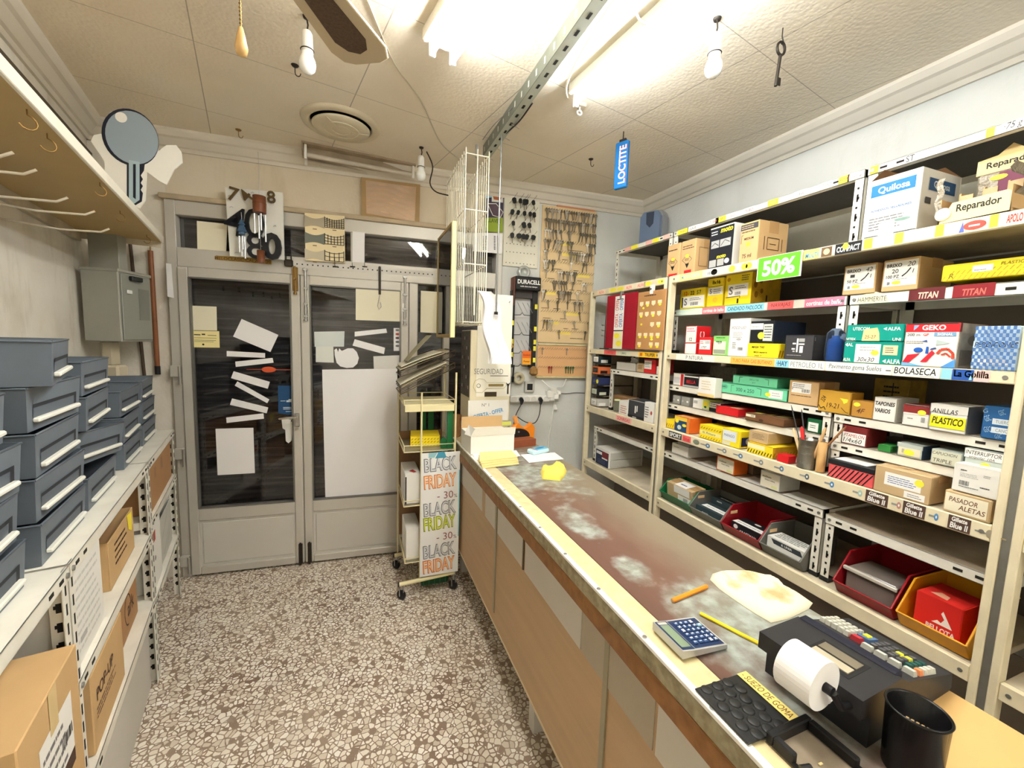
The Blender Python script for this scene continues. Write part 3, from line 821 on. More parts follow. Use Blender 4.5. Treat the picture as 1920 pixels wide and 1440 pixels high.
def deco(parent, w, d, h, specs, lift=0):
    for si, sp in enumerate(specs):
        pname, face, items = sp[0], sp[1], sp[2]
        mb = MB(); L = .0006 + .0004 * si + lift
        if face == 'f': fr = lambda a, b, l: (a, -l, b); W, HH, ox = w, h, -w / 2
        elif face == 's': fr = lambda a, b, l: (w / 2 + l, a, b); W, HH, ox = d, h, 0
        elif face == 'l': fr = lambda a, b, l: (-w / 2 - l, d - a, b); W, HH, ox = d, h, 0
        else: fr = lambda a, b, l: (a, b, h + l); W, HH, ox = w, d, -w / 2
        C = lambda u, v: (ox + u * W, v * HH)
        for it in items:
            k = it[0]
            if k == 'r':
                _, u0, v0, u1, v1, mt = it
                a0, b0 = C(u0, v0); a1, b1 = C(u1, v1)
                mb.quad(fr(a0, b0, L), fr(a1, b0, L), fr(a1, b1, L), fr(a0, b1, L), mt)
            elif k == 't':
                txt, u, v, hv, mt = it[1:6]
                fit = it[6] * W if len(it) > 6 and it[6] else None
                bold = it[7] if len(it) > 7 else .012
                sh = it[8] if len(it) > 8 else 0
                rot = it[9] if len(it) > 9 else 0
                a, b = C(u, v)
                mb.text(txt, fr, a, b, hv * HH, mt, fit, bold, sh, L, rot)
            elif k == 'e':
                _, u, v, ru, rv, mt = it
                a, b = C(u, v)
                mb.poly([fr(a + ru * W * cos(t * pi / 8), b + rv * HH * sin(t * pi / 8), L) for t in range(16)], mt)
            elif k == 'p':
                mb.poly([fr(*C(u, v), L) for u, v in it[1]], it[2])
            elif k == 'st':
                _, u0, v0, u1, v1, n, sl, th, mt = it
                for i in range(n):
                    x = u0 + (u1 - u0 - sl - th) * i / max(1, n - 1)
                    mb.poly([fr(*C(x, v0), L), fr(*C(x + th, v0), L), fr(*C(x + th + sl, v1), L), fr(*C(x + sl, v1), L)], mt)
            elif k == 'ln':
                _, u0, v0, u1, v1, n, mt = it
                rr = random.Random(n * 7 + int(u0 * 100))
                for i in range(n):
                    y = v1 - (v1 - v0) * (i + .5) / n; t = (v1 - v0) / n * .18
                    u = u0; ue = u1 - rr.random() * .25 * (u1 - u0)
                    while u < ue:
                        q = min(ue, u + rr.uniform(.05, .22) * (u1 - u0))
                        mb.quad(fr(*C(u, y - t), L), fr(*C(q, y - t), L), fr(*C(q, y + t), L), fr(*C(u, y + t), L), mt)
                        u = q + .02 * (u1 - u0)
            elif k == 'bc':
                _, u0, v0, u1, v1, mt = it
                rr = random.Random(5); u = u0
                while u < u1:
                    t = rr.uniform(.01, .05) * (u1 - u0)
                    mb.quad(fr(*C(u, v0), L), fr(*C(u + t, v0), L), fr(*C(u + t, v1), L), fr(*C(u, v1), L), mt)
                    u += t + rr.uniform(.015, .05) * (u1 - u0)
            elif k == 'l':
                pts, th, mt = it[1], it[2], it[3]
                for (ua, va), (ub, vb) in zip(pts, pts[1:]):
                    a0, b0 = C(ua, va); a1, b1 = C(ub, vb)
                    dx, dy = a1 - a0, b1 - b0; ln = math.hypot(dx, dy) or 1
                    nx, ny = -dy / ln * th / 2, dx / ln * th / 2
                    mb.quad(fr(a0 - nx, b0 - ny, L), fr(a1 - nx, b1 - ny, L), fr(a1 + nx, b1 + ny, L), fr(a0 + nx, b0 + ny, L), mt)
            L += .00012
        mb.build(pname, parent, label=sp[3] if len(sp) > 3 else None)

def carton(t, w, d, h, col, style='tape', side=None, topm=None):
    """body of a box in the frame of its thing: x along the front, y into the depth, front at y = 0"""
    m = MB(); c = min(.0025, h * .05)
    if style == 'open':
        th = .004
        m.box(-w / 2, 0, 0, w / 2, d, th, col)
        m.box(-w / 2, 0, 0, w / 2, th, h, col, .001); m.box(-w / 2, d - th, 0, w / 2, d, h, col, .001)
        m.box(-w / 2, th, 0, -w / 2 + th, d - th, h, side or col, .001); m.box(w / 2 - th, th, 0, w / 2, d - th, h, side or col, .001)
        m.build('body', t)
        return
    m.box(-w / 2, 0, 0, w / 2, d, h, col, c)
    if side: m.box(w / 2 - .001, .0005, .0005, w / 2 + .0004, d - .0005, h - .0005, side); m.box(-w / 2 - .0004, .0005, .0005, -w / 2 + .001, d - .0005, h - .0005, side)
    if topm: m.box(-w / 2 + .0005, .0005, h - .001, w / 2 - .0005, d - .0005, h + .0004, topm)
    m.build('body', t)
    if style == 'tape':
        m = MB(); tw = min(.03, d * .25)
        m.box(-w / 2 - .0006, d / 2 - tw, h, w / 2 + .0006, d / 2 + tw, h + .0008, TAPE); m.box(w / 2, d / 2 - tw, h * .72, w / 2 + .0008, d / 2 + tw, h + .0008, TAPE); m.box(-w / 2 - .0008, d / 2 - tw, h * .72, -w / 2, d / 2 + tw, h + .0008, TAPE)
        m.build('tape', t)
    elif style == 'lid':
        m = MB(); e = .0018; q = min(.03, h * .3)
        m.box(-w / 2 - e, -e, h - q, w / 2 + e, -.0002, h + e, col); m.box(w / 2 + .0002, -e, h - q, w / 2 + e, d + e, h + e, side or col); m.box(-w / 2 - e, -e, h - q, -w / 2 - .0002, d + e, h + e, side or col); m.box(-w / 2 - e, -e, h + .0005, w / 2 + e, d + e, h + e, topm or col)
        m.build('lid', t)
    elif style == 'tuck':      # folding carton: tuck flap line and side flap
        m = MB(); m.box(-w / 2 + .004, -.0006, h - .0025, w / 2 - .004, .004, h + .0006, side or col); m.box(w / 2 - .002, d * .06, h - .03 if h > .06 else h * .5, w / 2 + .0012, d * .94, h - .001, side or col)
        m.build('flap', t)

def boxR(label, cat, tl, tr, z, X, d, col, specs=(), h=None, style='tuck', side=None, topm=None, name='cardboard_box', group=None, yaw=0.0, w=None):
    for lv, dx in SHIFT:
        if abs(z - lv) < .003 and X > 1.69: X += dx
    a = on_x(*tl, X); b_ = on_x(*tr, X)
    ww = w or abs(a.y - b_.y)
    if h is None: h = max(.01, (a.z + b_.z) / 2 - z)
    t = thing(name, label, cat, (X, (a.y + b_.y) / 2, z + .0008), Matrix.Rotation(-pi / 2 + yaw, 4, 'Z'), group)
    carton(t, ww, d, h, col, style, side, topm)
    deco(t, ww, d, h, specs, .0018 if style == 'lid' else 0)
    return t

SHIFT = [(1.8225, .085), (1.8385, .085), (1.3735, .04), (1.4265, .04), (1.3585, .04), (1.261, .04), (1.249, .04), (.9695, .022), (.976, .022)]
DIAM = lambda u, v, r, q: ('l', [(u - r, v), (u, v + q), (u + r, v), (u, v - q), (u - r, v)], .002, INK)
Z1, Z2, Z3, Z4 = [z + .0005 for z in WZ]
# --- upper board
boxR('narrow brown carton with a diamond hazard mark, at the left end by the first post', 'carton', (1253, 461), (1276, 455), Z1, 1.706, .14, KRAFT, [('print', 'f', [('ln', .1, .76, .9, .86, 1, DKBRN), DIAM(.5, .42, .36, .16), ('ln', .3, .38, .7, .48, 2, DKBRN), ('p', [(.34, .30), (.66, .30), (.5, .16)], INK), ('r', .2, .0, .9, .06, RED)]), ('price_sticker', 'f', [('e', .5, .52, .15, .05, STICK)])], style='tape')
boxR('brown carton with a diamond hazard mark, the wider one next to the black display box', 'carton', (1279, 454), (1306, 446), Z1, 1.715, .17, KRAFT, [('print', 'f', [('ln', .1, .72, .9, .86, 2, DKBRN), DIAM(.45, .42, .34, .15), ('ln', .3, .38, .62, .46, 2, DKBRN), ('p', [(.34, .30), (.62, .30), (.48, .16)], INK), ('r', .3, .0, .8, .10, RED)]), ('price_sticker', 'f', [('e', .45, .53, .14, .05, STICK)]), ('print', 's', [('l', [(.15, .2), (.15, .75), (.5, .75), (.5, .2), (.15, .2)], .002, DKBRN), ('l', [(.55, .25), (.55, .6), (.85, .6), (.85, .25)], .002, DKBRN)])], style='tape')
boxR('open black and white display box with yellow lettering on the upper board', 'box', (1333, 430), (1378, 416), Z1, 1.735, .15, WBOX, [('print', 'f', [('r', 0, 0, 1, .97, P((26, 28, 36))), ('t', 'moto', .70, .89, .11, YEL, .5, .03, .2), ('ln', .06, .80, .4, .92, 2, WHITE), ('r', .08, .5, .42, .68, LGREY), ('r', .46, .5, .9, .68, LGREY), ('l', [(.1, .55), (.24, .62), (.4, .55)], .003, INK), ('l', [(.5, .53), (.66, .65), (.86, .58)], .003, INK), ('t', 'moto', .55, .28, .08, YEL, .5, .03, .2), ('r', .05, .05, .35, .22, LGREY), ('r', .40, .06, .68, .22, LGREY), ('e', .8, .15, .1, .06, WHITE)]), ('print', 's', [('r', .3, .0, .8, .6, P((26, 28, 36))), ('t', 'moto', .55, .35, .2, YEL, .5, .02, 0, pi / 2)])], style='open')
boxR('tall brown carton marked in black, right of the black display box', 'carton', (1390, 421), (1425, 411), Z1, 1.735, .19, KRAFT, [('print', 'f', [('r', .02, .82, .95, .96, DGREY), ('ln', .06, .84, .9, .94, 2, KRAFT_L), ('ln', .1, .74, .9, .8, 1, DKBRN), ('t', 'MEDIUM', .5, .6, .06, DKBRN, .5), ('l', [(.1, .5), (.1, .7), (.2, .7)], .002, DKBRN), ('t', '75 ml', .45, .18, .10, DKBRN, .5)]), ('price_sticker', 'f', [('e', .48, .46, .12, .06, STICK)]), ('print', 's', [('l', [(.2, .3), (.2, .62)], .004, DKBRN), ('l', [(.3, .32), (.3, .6), (.7, .6), (.7, .32), (.3, .32)], .003, DKBRN), ('l', [(.38, .45), (.6, .45)], .003, DKBRN), ('l', [(.8, .3), (.8, .6)], .004, DKBRN)])], style='tape')
q = boxR('large white carton with a blue name band and open flaps on the upper board', 'carton', (1631, 343), (1732, 311), Z1, 1.706, .22, WBOX, [
    ('print', 'f', [('r', .06, .70, .90, .90, P((30, 116, 178))), ('t', 'Quilosa', .50, .79, .13, WHITE, .66, .02), ('t', 'ADHESIVOS, SELLADORES', .48, .455, .045, P((30, 96, 150)), .78, .02, .1), ('t', 'Y PRODUCTOS QUIMICOS', .48, .385, .045, P((30, 96, 150)), .76, .02, .1), ('ln', .08, .10, .75, .34, 5, GREY), ('e', .72, .22, .16, .025, P((120, 150, 140)))]),
    ('tape', 'f', [('r', .36, .56, .66, .69, P((222, 224, 204)))]), ('tape', 'f', [('r', .3, 0, .6, .22, P((226, 230, 200)))]),
    ('print', 's', [('r', .18, .66, .85, .86, P((30, 74, 116))), ('t', 'Quilosa', .5, .76, .13, P((190, 200, 206)), .55, .02), ('r', .12, .44, .26, .54, DGREY)])], style='open', side=WBOX_D)
qa = on_x(1631, 343, 1.706); qb = on_x(1732, 311, 1.706); qw = abs(qa.y - qb.y); qh = (qa.z + qb.z) / 2 - Z1
m = MB(); m.add([(-qw / 2, .004, qh), (-qw / 2, .21, qh), (-qw / 2 + .03, .19, qh + .035), (-qw / 2 + .03, .02, qh + .035)], [(0, 1, 2, 3)], KRAFT_D); m.add([(-qw / 2, .216, qh), (qw / 2, .216, qh), (qw / 2 - .02, .16, qh + .03), (-qw / 2 + .02, .16, qh + .03)], [(0, 1, 2, 3)], KRAFT_D)
m.build('flap', q, label='brown inside of the raised flap')
FOIL = mat('crumpled_clear_film', (150, 140, 122), 0.18, spec=.8, bump=.9, bscale=70)
# repair-kit display trays
def tray(label, tl, tr, X, d, header):
    a = on_x(*tl, X); b_ = on_x(*tr, X); w = a.y - b_.y; hgt = .075
    t = thing('display_tray', label, 'display tray', (X, (a.y + b_.y) / 2, Z1 + .001), ROT_R, 'cardboard display trays of repair kits on the upper board')
    m = MB(); m.box(-w / 2, 0, 0, w / 2, d, .004, KRAFT); m.box(-w / 2, d - .004, 0, w / 2, d, hgt * 1.3, KRAFT); m.box(-w / 2, 0, 0, -w / 2 + .003, d, hgt, KRAFT); m.box(w / 2 - .003, 0, 0, w / 2, d, hgt, KRAFT); m.box(-w / 2, 0, 0, w / 2, .003, hgt * .35, KRAFT); m.build('body', t)
    for i in range(3):
        x = -w / 2 + w * (i + .8) / 3.6
        m = MB(); m.box(x, .02 + .02 * i, .004, x + .004, d - .01, hgt * (1.15 + .12 * i), KRAFT); m.box(x + .004, .02 + .02 * i, .004, x + w * .2, .024 + .02 * i, hgt * (1.05 + .15 * i), KRAFT_L); m.build('divider', t)
    m = MB()
    m.prism([(-w / 2 + .004, .001), (w / 2, .004), (w / 2, .056), (w / 2 - .008, .062), (-w / 2 + .03, .058)], -.003, -.001, P((246, 226, 168)))
    fr = lambda a_, b__, l: (a_, -.0034 - l, b__)
    m.text('Reparador', fr, .012, .036, .028, INK, w * .62, .025)
    m.build('header_card', t)
    m = MB(); m.lathe([(0.0001, 0), (.02, 0), (.018, .004), (.0001, .005)], WBOX, 16); o = m.build('cap', t, (-w / 2 + .012, -.004, .028)); o.rotation_euler = (pi / 2, 0, 0)
    m = MB(); m.grid(6, 10, lambda i, j: (w / 2 + .004 - .02 * sin(j * 9), .01 + d * i * .9, .01 + .13 * j), FOIL); m.build('film', t); m = MB(); m.grid(4, 8, lambda i, j: (-w / 2 - .012 + .016 * i + .004 * sin(j * 13), -.001 + .002 * sin(i * 7), .03 + .11 * j), FOIL); m.build('film', t)
    return t
tray('low cardboard display tray of repair kits with a cream header card', (1760, 405), (1898, 362), 1.71, .15, 'Reparador')
a = on_x(1850, 320, 1.87)
t = thing('repair_kit', 'hanging-card repair kit in clear film behind the display tray', 'repair kit', (1.875, a.y - .05, Z1 + .001), ROT_R)
m = MB(); m.prism([(-.075, .17), (.06, .17), (.06, .215), (.03, .22), (0, .245), (-.03, .22), (-.075, .215)], 0, .002, P((244, 214, 150))); m.text('Reparador', lambda a_, b_, l: (a_, -.0006 - l, b_), 0, .192, .024, INK, .11, .025); m.build('header_card', t)
m = MB(); m.box(-.07, -.004, 0, .06, .03, .17, FOIL, .006); m.box(-.02, -.006, .05, .05, -.004, .165, P((110, 50, 74))); m.build('pouch', t)
m = MB(); m.prism([(-.02 + .02 * cos(k * pi / 6), .15 + .008 * sin(k * pi / 6)) for k in range(12)], -.0068, -.0062, STICK); m.build('price_sticker', t)

# --- steel racks on the second level
ZS1 = 1.8225
LABW = lambda items: ('label', 'f', items)
boxR('low yellow parts box numbered by hand in red and black, leftmost on its rack', 'box', (1277, 543), (1323, 540), ZS1, 1.735, .15, YBOX, [('label', 'f', [('r', .1, .08, .98, .62, WHITE), ('t', 'S', .24, .36, .36, GREY, None, .02), ('ln', .4, .4, .9, .56, 2, GREY), ('bc', .45, .16, .75, .32, INK), ('r', .08, .08, .13, .6, INK)]), ('lettering', 'f', [('t', '12-', .25, .79, .2, P((220, 50, 20)), .3), ('t', '22', .5, .79, .2, INK, .3), ('t', '57', .76, .79, .2, P((50, 110, 40)), .2)])])
boxR('upright yellow parts box between two wider yellow boxes', 'box', (1328, 524), (1358, 520), ZS1, 1.735, .15, YBOX, [('label', 'f', [('r', .08, .42, .98, .68, WHITE), ('t', 'S', .24, .55, .18, GREY), ('ln', .4, .44, .9, .64, 3, GREY)]), ('lettering', 'f', [('t', '8x16', .55, .86, .13, INK, .7), ('e', .55, .24, .16, .09, P((240, 206, 60))), ('l', [(.05, .72), (.95, .72)], .002, INK)])])
boxR('biggest yellow parts box, its side printed with brown rings', 'box', (1362, 516), (1412, 509), ZS1, 1.735, .2, YBOX, [('label', 'f', [('r', .12, .28, .88, .66, WHITE), ('t', 'S', .24, .47, .26, GREY, None, .02), ('ln', .4, .5, .85, .62, 2, GREY), ('bc', .4, .32, .62, .42, INK), ('l', [(.05, .26), (.6, .28), (.6, .2)], .003, INK)]), ('lettering', 'f', [('e', .13, .84, .07, .07, P((200, 150, 20))), ('ln', .62, .74, .94, .94, 3, DGREY), ('r', .50, .05, .56, .2, INK)]), ('print', 's', [('e', .12, .6, .06, .1, P((150, 106, 20))), ('e', .3, .74, .06, .09, P((150, 106, 20))), ('e', .16, .3, .06, .1, P((150, 106, 20))), ('e', .34, .42, .05, .08, P((150, 106, 20))), ('r', .42, .75, .62, .88, P((200, 60, 40))), ('r', .5, .1, .54, .3, INK)])], side=YBOX_S)
def brixo(label, tl, tr, a_, b_, d):
    return boxR(label, 'carton', tl, tr, ZS1, 1.715, d, KRAFT, [('label', 'f', [('r', .05, .16, .96, .93, WHITE), ('t', 'BRIXO', .32, .80, .11, INK, .42, .02), ('t', a_, .78, .80, .14, DGREY, .3, 0, .2), ('t', b_, .30, .45, .10, INK, .36, .01), ('r', .22, .58, .36, .68, DGREY) if a_ == '42' else ('t', '20', .36, .62, .13, DGREY, .2), ('l', [(.56, .44), (.68, .54), (.78, .68)], .004, INK), ('l', [(.84, .52), (.86, .64)], .002, INK), ('ln', .3, .33, .8, .39, 1, LGREY), ('bc', .16, .2, .24, .3, INK)]), ('price_sticker', 'f', [('e', .42, .26, .13, .06, STICK)])], style='tape')
brixo('carton labelled for fifty chair feet above the rack corner', (1584, 502), (1646, 490), '42', '50 PZ', .12)
brixo('carton labelled for one hundred chair feet beside the long yellow box', (1658, 489), (1727, 480), '20', '100 PZ', .2)
boxR('long yellow striped box marked by hand, on the upper right rack', 'box', (1768, 498), (1945, 480), ZS1 + .016, 1.705, .13, YBOX, [('print', 'f', [('st', .0, .02, 1, .3, 16, .04, .02, P((196, 170, 40))), ('st', .1, .36, 1, .6, 14, .04, .02, P((196, 170, 40)))]), ('label', 'f', [('r', .36, .40, .58, .80, WHITE), ('ln', .38, .46, .52, .56, 1, INK)]), ('lettering', 'f', [('t', 'PLASTICO', .80, .76, .18, P((120, 110, 40)), .36, 0, .2), ('t', 'R', .12, .3, .3, P((120, 100, 20)), None, 0, .2)])])
ww = abs(on_x(1704, 545, 1.705).y - on_x(1770, 540, 1.705).y)

# --- second wooden board: the row of boxes at eye level
boxR('small white box with a red side, stacked on a like box', 'box', (1287, 612), (1307, 611), Z2 + .062, 1.735, .1, WBOX, [('print', 'f', [('ln', .1, .62, .9, .9, 2, PINK), ('t', '12', .5, .2, .2, INK, .4)]), ('print', 's', [('e', .4, .5, .16, .3, WHITE), ('e', .4, .5, .1, .18, RED)])], side=REDB)
boxR('small white box under a like box, at the left end', 'box', (1285, 639), (1306, 638), Z2, 1.735, .1, WBOX, [('print', 'f', [('r', .05, .3, .95, .9, WHITE)])], h=.06, side=REDB)
boxR('small red box with a white label beside the green one', 'box', (1311, 633), (1335, 632), Z2, 1.73, .09, REDB, [('label', 'f', [('r', .08, .3, .92, .84, WHITE), ('bc', .5, .62, .9, .8, GREY), ('t', '1757', .45, .42, .14, DGREY, .7), ('ln', .12, .6, .4, .8, 2, RED)])])
boxR('small light green box beside the red one', 'box', (1338, 630), (1367, 630), Z2, 1.73, .08, mat('lime_card', (140, 206, 110), .5), [('label', 'f', [('r', .06, .06, .84, .72, P((232, 238, 214))), ('ln', .2, .62, .66, .78, 1, DGRN), ('t', '50 F', .45, .62, .1, DGREY, .4), ('r', .08, .08, .84, .3, P((150, 160, 140)))]), ('lettering', 'f', [('ln', .2, .86, .9, .95, 1, DGRN)])])
boxR('tall white lamp box marked by hand', 'box', (1370, 598), (1408, 597), Z2, 1.73, .13, WBOX, [('lettering', 'f', [('t', '-FOCO LED', .45, .76, .07, GREY, .75, 0, .2), ('ln', .2, .48, .7, .66, 4, LGREY), ('e', .5, .45, .12, .03, LGREY), ('ln', .2, .2, .4, .38, 4, GREY), ('bc', .5, .16, .74, .24, DGREY)])], side=WBOX_D)
boxR('long black box with a pale label lying on a yellow box', 'box', (1406, 619), (1452, 616), Z2 + .066, 1.735, .2, BLKB, [('label', 'f', [('r', .03, .62, .56, .9, WHITE), ('ln', .08, .68, .5, .82, 1, LGREY), ('r', .58, .1, .95, .86, P((206, 210, 206))), ('ln', .62, .2, .92, .8, 5, DGREY)]), ('price_sticker', 'f', [('e', .5, .34, .14, .16, STICK)])], side=P((24, 34, 54)), h=.10)
boxR('yellow box written over by hand under the long black box', 'box', (1402, 642), (1461, 641), Z2, 1.728, .16, YBOX, [('lettering', 'f', [('t', 'MASA TA5', .36, .74, .16, INK, .6, .02, .2), ('t', 'MASA izquierda', .45, .36, .16, INK, .8, .02, .2), ('t', 'simple 19', .38, .12, .14, INK, .5, .02, .2)]), ('print', 's', [('st', 0, .05, 1, .95, 9, .1, .06, P((180, 130, 20)))])], h=.064)
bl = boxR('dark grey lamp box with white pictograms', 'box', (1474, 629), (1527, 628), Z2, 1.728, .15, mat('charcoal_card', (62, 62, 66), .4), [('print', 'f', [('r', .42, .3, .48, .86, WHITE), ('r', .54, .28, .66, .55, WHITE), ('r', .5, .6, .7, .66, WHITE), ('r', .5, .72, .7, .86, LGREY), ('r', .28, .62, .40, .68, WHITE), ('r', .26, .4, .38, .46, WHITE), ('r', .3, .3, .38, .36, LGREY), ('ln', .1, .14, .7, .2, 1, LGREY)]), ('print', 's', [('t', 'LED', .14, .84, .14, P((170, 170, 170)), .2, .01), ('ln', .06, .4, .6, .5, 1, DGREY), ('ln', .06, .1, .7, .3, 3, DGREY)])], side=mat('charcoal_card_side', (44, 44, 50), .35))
a = on_x(1569, 675, 1.76)
t = thing('spray_can', 'bright blue can in a clear bag between the dark lamp box and the teal boxes', 'can', (1.76, a.y + .012, Z2 + .0005))
m = MB(); m.lathe([(.022, 0), (.024, .003), (.024, .075), (.021, .085), (.012, .09), (.012, .10), (.0001, .10)], mat('blue_can', (20, 110, 200), .3), 20); m.build('body', t)
m = MB(); m.lathe([(.032, 0), (.034, .04), (.030, .11), (.014, .128)], mat('clear_bag', (120, 140, 170), .1, trans=.9, ior=1.1), 14); m.build('bag', t)
ALFA = lambda u, v, k: [('t', 'ALFA', u + .02, v, .2, WHITE, .22, .03), ('p', [(u - .16, v), (u - .10, v + .1), (u - .10, v - .1)], WHITE)]
boxR('upper teal disc box with a beige sticker', 'box', (1589, 610), (1697, 608), Z2 + .079, 1.712, .09, TEAL, [('print', 'f', [*ALFA(.82, .74, 1), ('t', 'UTECOM', .27, .76, .2, WHITE, .3, .02), ('t', 'VITEX', .1, .12, .16, WHITE, .18, .02), ('t', 'UNI', .9, .12, .18, WHITE, .16, .02)]), ('label', 'f', [('p', [(.3, .02), (.62, .02), (.60, .5), (.56, .82), (.32, .72)], P((232, 206, 150))), ('t', '25-27', .45, .26, .2, BRN, .2, 0, .1)])])
boxR('lower teal disc box with a white handwritten label', 'box', (1583, 648), (1692, 649), Z2, 1.706, .09, TEAL, [('print', 'f', [*ALFA(.87, .14, 1), ('p', [(.02, .86), (.07, .96), (.07, .76)], WHITE), ('t', 'AL', .12, .86, .16, WHITE, .1, .02), ('t', 'ALFA', .08, .14, .16, WHITE, .14, .02)]), ('label', 'f', [('r', .22, .03, .66, .9, WHITE), ('ln', .3, .55, .6, .82, 2, LGREY), ('t', '30x30', .42, .18, .2, INK, .32, 0, .2), ('r', .70, .42, .94, .86, P((226, 214, 170))), ('ln', .74, .5, .9, .78, 3, DGREY)]), ('price_sticker', 'f', [('e', .57, .5, .07, .12, STICK)])], h=.076)
boxR('white and red fishing line carton with a sports drawing', 'box', (1700, 608), (1802, 605), Z2, 1.703, .16, WBOX, [('print', 'f', [('r', 0, .80, 1, 1, P((208, 30, 40))), ('t', 'GEKO', .54, .90, .12, WHITE, .56, .03), ('p', [(.16, .84), (.16, .96), (.26, .96), (.22, .90)], P((120, 170, 220))), ('t', '200 m', .17, .74, .07, DGREY, .25, 0), ('t', 'GP', .41, .74, .06, RED, .14, .02), ('r', .56, .70, .95, .79, P((120, 160, 200))), ('t', 'SIGNAL', .76, .745, .06, WHITE, .34, .02), ('ln', .04, .52, .4, .6, 2, GREY), ('p', [(.62, .62), (.88, .55), (.62, .49)], P((180, 196, 196))), ('p', [(.34, .58), (.46, .56), (.44, .62)], P((60, 90, 150))),
    ('p', [(.0, .05), (.12, .05), (.34, .30), (.1, .26)], P((200, 30, 50))), ('p', [(.36, .10), (.48, .10), (.62, .32), (.56, .38)], P((200, 30, 50))), ('e', .3, .38, .09, .06, P((30, 90, 180))), ('p', [(.44, .3), (.50, .3), (.49, .46), (.45, .46)], P((30, 90, 180))), ('p', [(.52, .38), (.64, .42), (.62, .45), (.54, .42)], P((40, 70, 130))),
    ('l', [(.66, .30), (.72, .40), (.84, .42), (.94, .32), (.95, .2)], .007, P((205, 70, 50))), ('l', [(.74, .28), (.82, .32), (.9, .24)], .005, P((205, 70, 50))), ('p', [(0, 0), (.45, 0), (.2, .06), (0, .08)], P((110, 180, 230))), ('p', [(.75, 0), (1, 0), (1, .2)], P((80, 150, 220)))]), ('print', 's', [('r', 0, .8, 1, 1, P((120, 40, 42))), ('e', .5, .62, .2, .12, P((120, 112, 104))), ('r', .1, .05, .7, .4, P((110, 100, 92)))])], side=mat('grey_printed_side', (168, 160, 150), .5, var=.3, vscale=30))
def checker(n, mrow, ca):
    it = []
    for i in range(n):
        for j in range(mrow):
            if (i + j) % 2: it.append(('r', i / n, j / mrow, (i + 1) / n, (j + 1) / mrow, ca))
    return it
boxR('blue checked box marked by hand at the right end of the row', 'box', (1830, 613), (1918, 611), Z2, 1.703, .10, P((196, 220, 240)), [('print', 'f', checker(14, 12, P((76, 116, 176)))), ('label', 'f', [('r', .0, .50, 1, .66, P((190, 216, 238))), ('t', 'PERDIGONES', .5, .58, .12, P((20, 40, 80)), .94, .03, .15), ('r', .16, .12, .82, .26, WHITE)])])

# --- third board: two steel levels
ZA, ZB2 = 1.3735, 1.3585
boxR('small white and red box behind the post on the upper steel level', 'box', (1263, 700), (1282, 702), ZA, 1.735, .12, WBOX, [('print', 'f', [('r', .1, .2, .7, .7, P((210, 210, 214))), ('r', .75, 0, 1, 1, RED)])])
boxR('flat black and red box on the upper steel level', 'box', (1283, 703), (1311, 706), ZA, 1.735, .12, BLKB, [('print', 'f', [('t', 'BELLA', .5, .45, .3, RED, .6, .01), ('r', 0, .0, 1, .14, LGREY), ('r', .02, .84, .98, .94, WHITE)])])
boxR('white box with a beige foot hanging over the shelf edge', 'box', (1311, 702), (1342, 704), ZA - .03, 1.708, .05, WBOX, [('print', 'f', [('r', 0, 0, 1, .16, P((226, 196, 130))), ('ln', .2, .34, .8, .86, 4, P((220, 200, 160)))])], h=.10)
boxR('grey patterned box at the back of the upper steel level', 'box', (1332, 686), (1381, 690), ZA, 1.90, .1, mat('grey_printed_box', (112, 108, 98), .7, var=.4, vscale=60), h=.12)
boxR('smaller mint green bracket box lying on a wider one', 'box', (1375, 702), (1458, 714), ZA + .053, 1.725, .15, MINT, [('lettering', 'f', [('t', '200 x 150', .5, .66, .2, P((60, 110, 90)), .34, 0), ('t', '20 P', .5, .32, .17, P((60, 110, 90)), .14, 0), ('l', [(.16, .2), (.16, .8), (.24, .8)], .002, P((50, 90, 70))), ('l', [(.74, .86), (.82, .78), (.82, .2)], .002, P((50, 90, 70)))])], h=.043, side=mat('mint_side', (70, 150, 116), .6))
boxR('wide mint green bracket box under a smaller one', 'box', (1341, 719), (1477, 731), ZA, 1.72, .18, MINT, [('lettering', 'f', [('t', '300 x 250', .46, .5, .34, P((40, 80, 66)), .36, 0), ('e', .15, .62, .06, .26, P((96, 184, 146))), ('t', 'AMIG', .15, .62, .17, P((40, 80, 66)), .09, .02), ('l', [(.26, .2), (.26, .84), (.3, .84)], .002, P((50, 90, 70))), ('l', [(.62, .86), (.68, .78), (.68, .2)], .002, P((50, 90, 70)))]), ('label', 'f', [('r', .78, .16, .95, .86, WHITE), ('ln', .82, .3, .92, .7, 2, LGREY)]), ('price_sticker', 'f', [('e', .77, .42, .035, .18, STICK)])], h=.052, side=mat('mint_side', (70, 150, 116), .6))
boxR('brown carton with a white barcode label on the upper steel level', 'carton', (1481, 712), (1536, 718), ZA - .001, 1.722, .13, KRAFT, [('label', 'f', [('r', .1, .48, .76, .92, WHITE), ('ln', .14, .66, .6, .88, 3, GREY), ('bc', .46, .52, .72, .66, INK), ('t', '2', .13, .66, .1, INK)]), ('print', 'f', [('ln', .1, .34, .9, .4, 1, DKBRN)])], style='tape')
boxR('mustard yellow box scribbled on in black over the rack corner', 'box', (1537, 731), (1596, 737), ZB2, 1.722, .08, mat('mustard_card', (206, 160, 58), .6, var=.1), [('lettering', 'f', [('t', '19-21', .48, .34, .22, DKBRN, .4, .0, .15), ('t', '324', .16, .6, .2, INK, .2, 0, .3, 1.2), ('l', [(.02, .3), (.1, .14), (.2, .24), (.26, .1)], .003, INK), ('l', [(.75, .3), (.9, .12), (.98, .1)], .002, INK)]), ('price_sticker', 'f', [('p', [(.68, .72), (.94, .7), (.92, .56), (.82, .48), (.78, .6)], STICK)])])
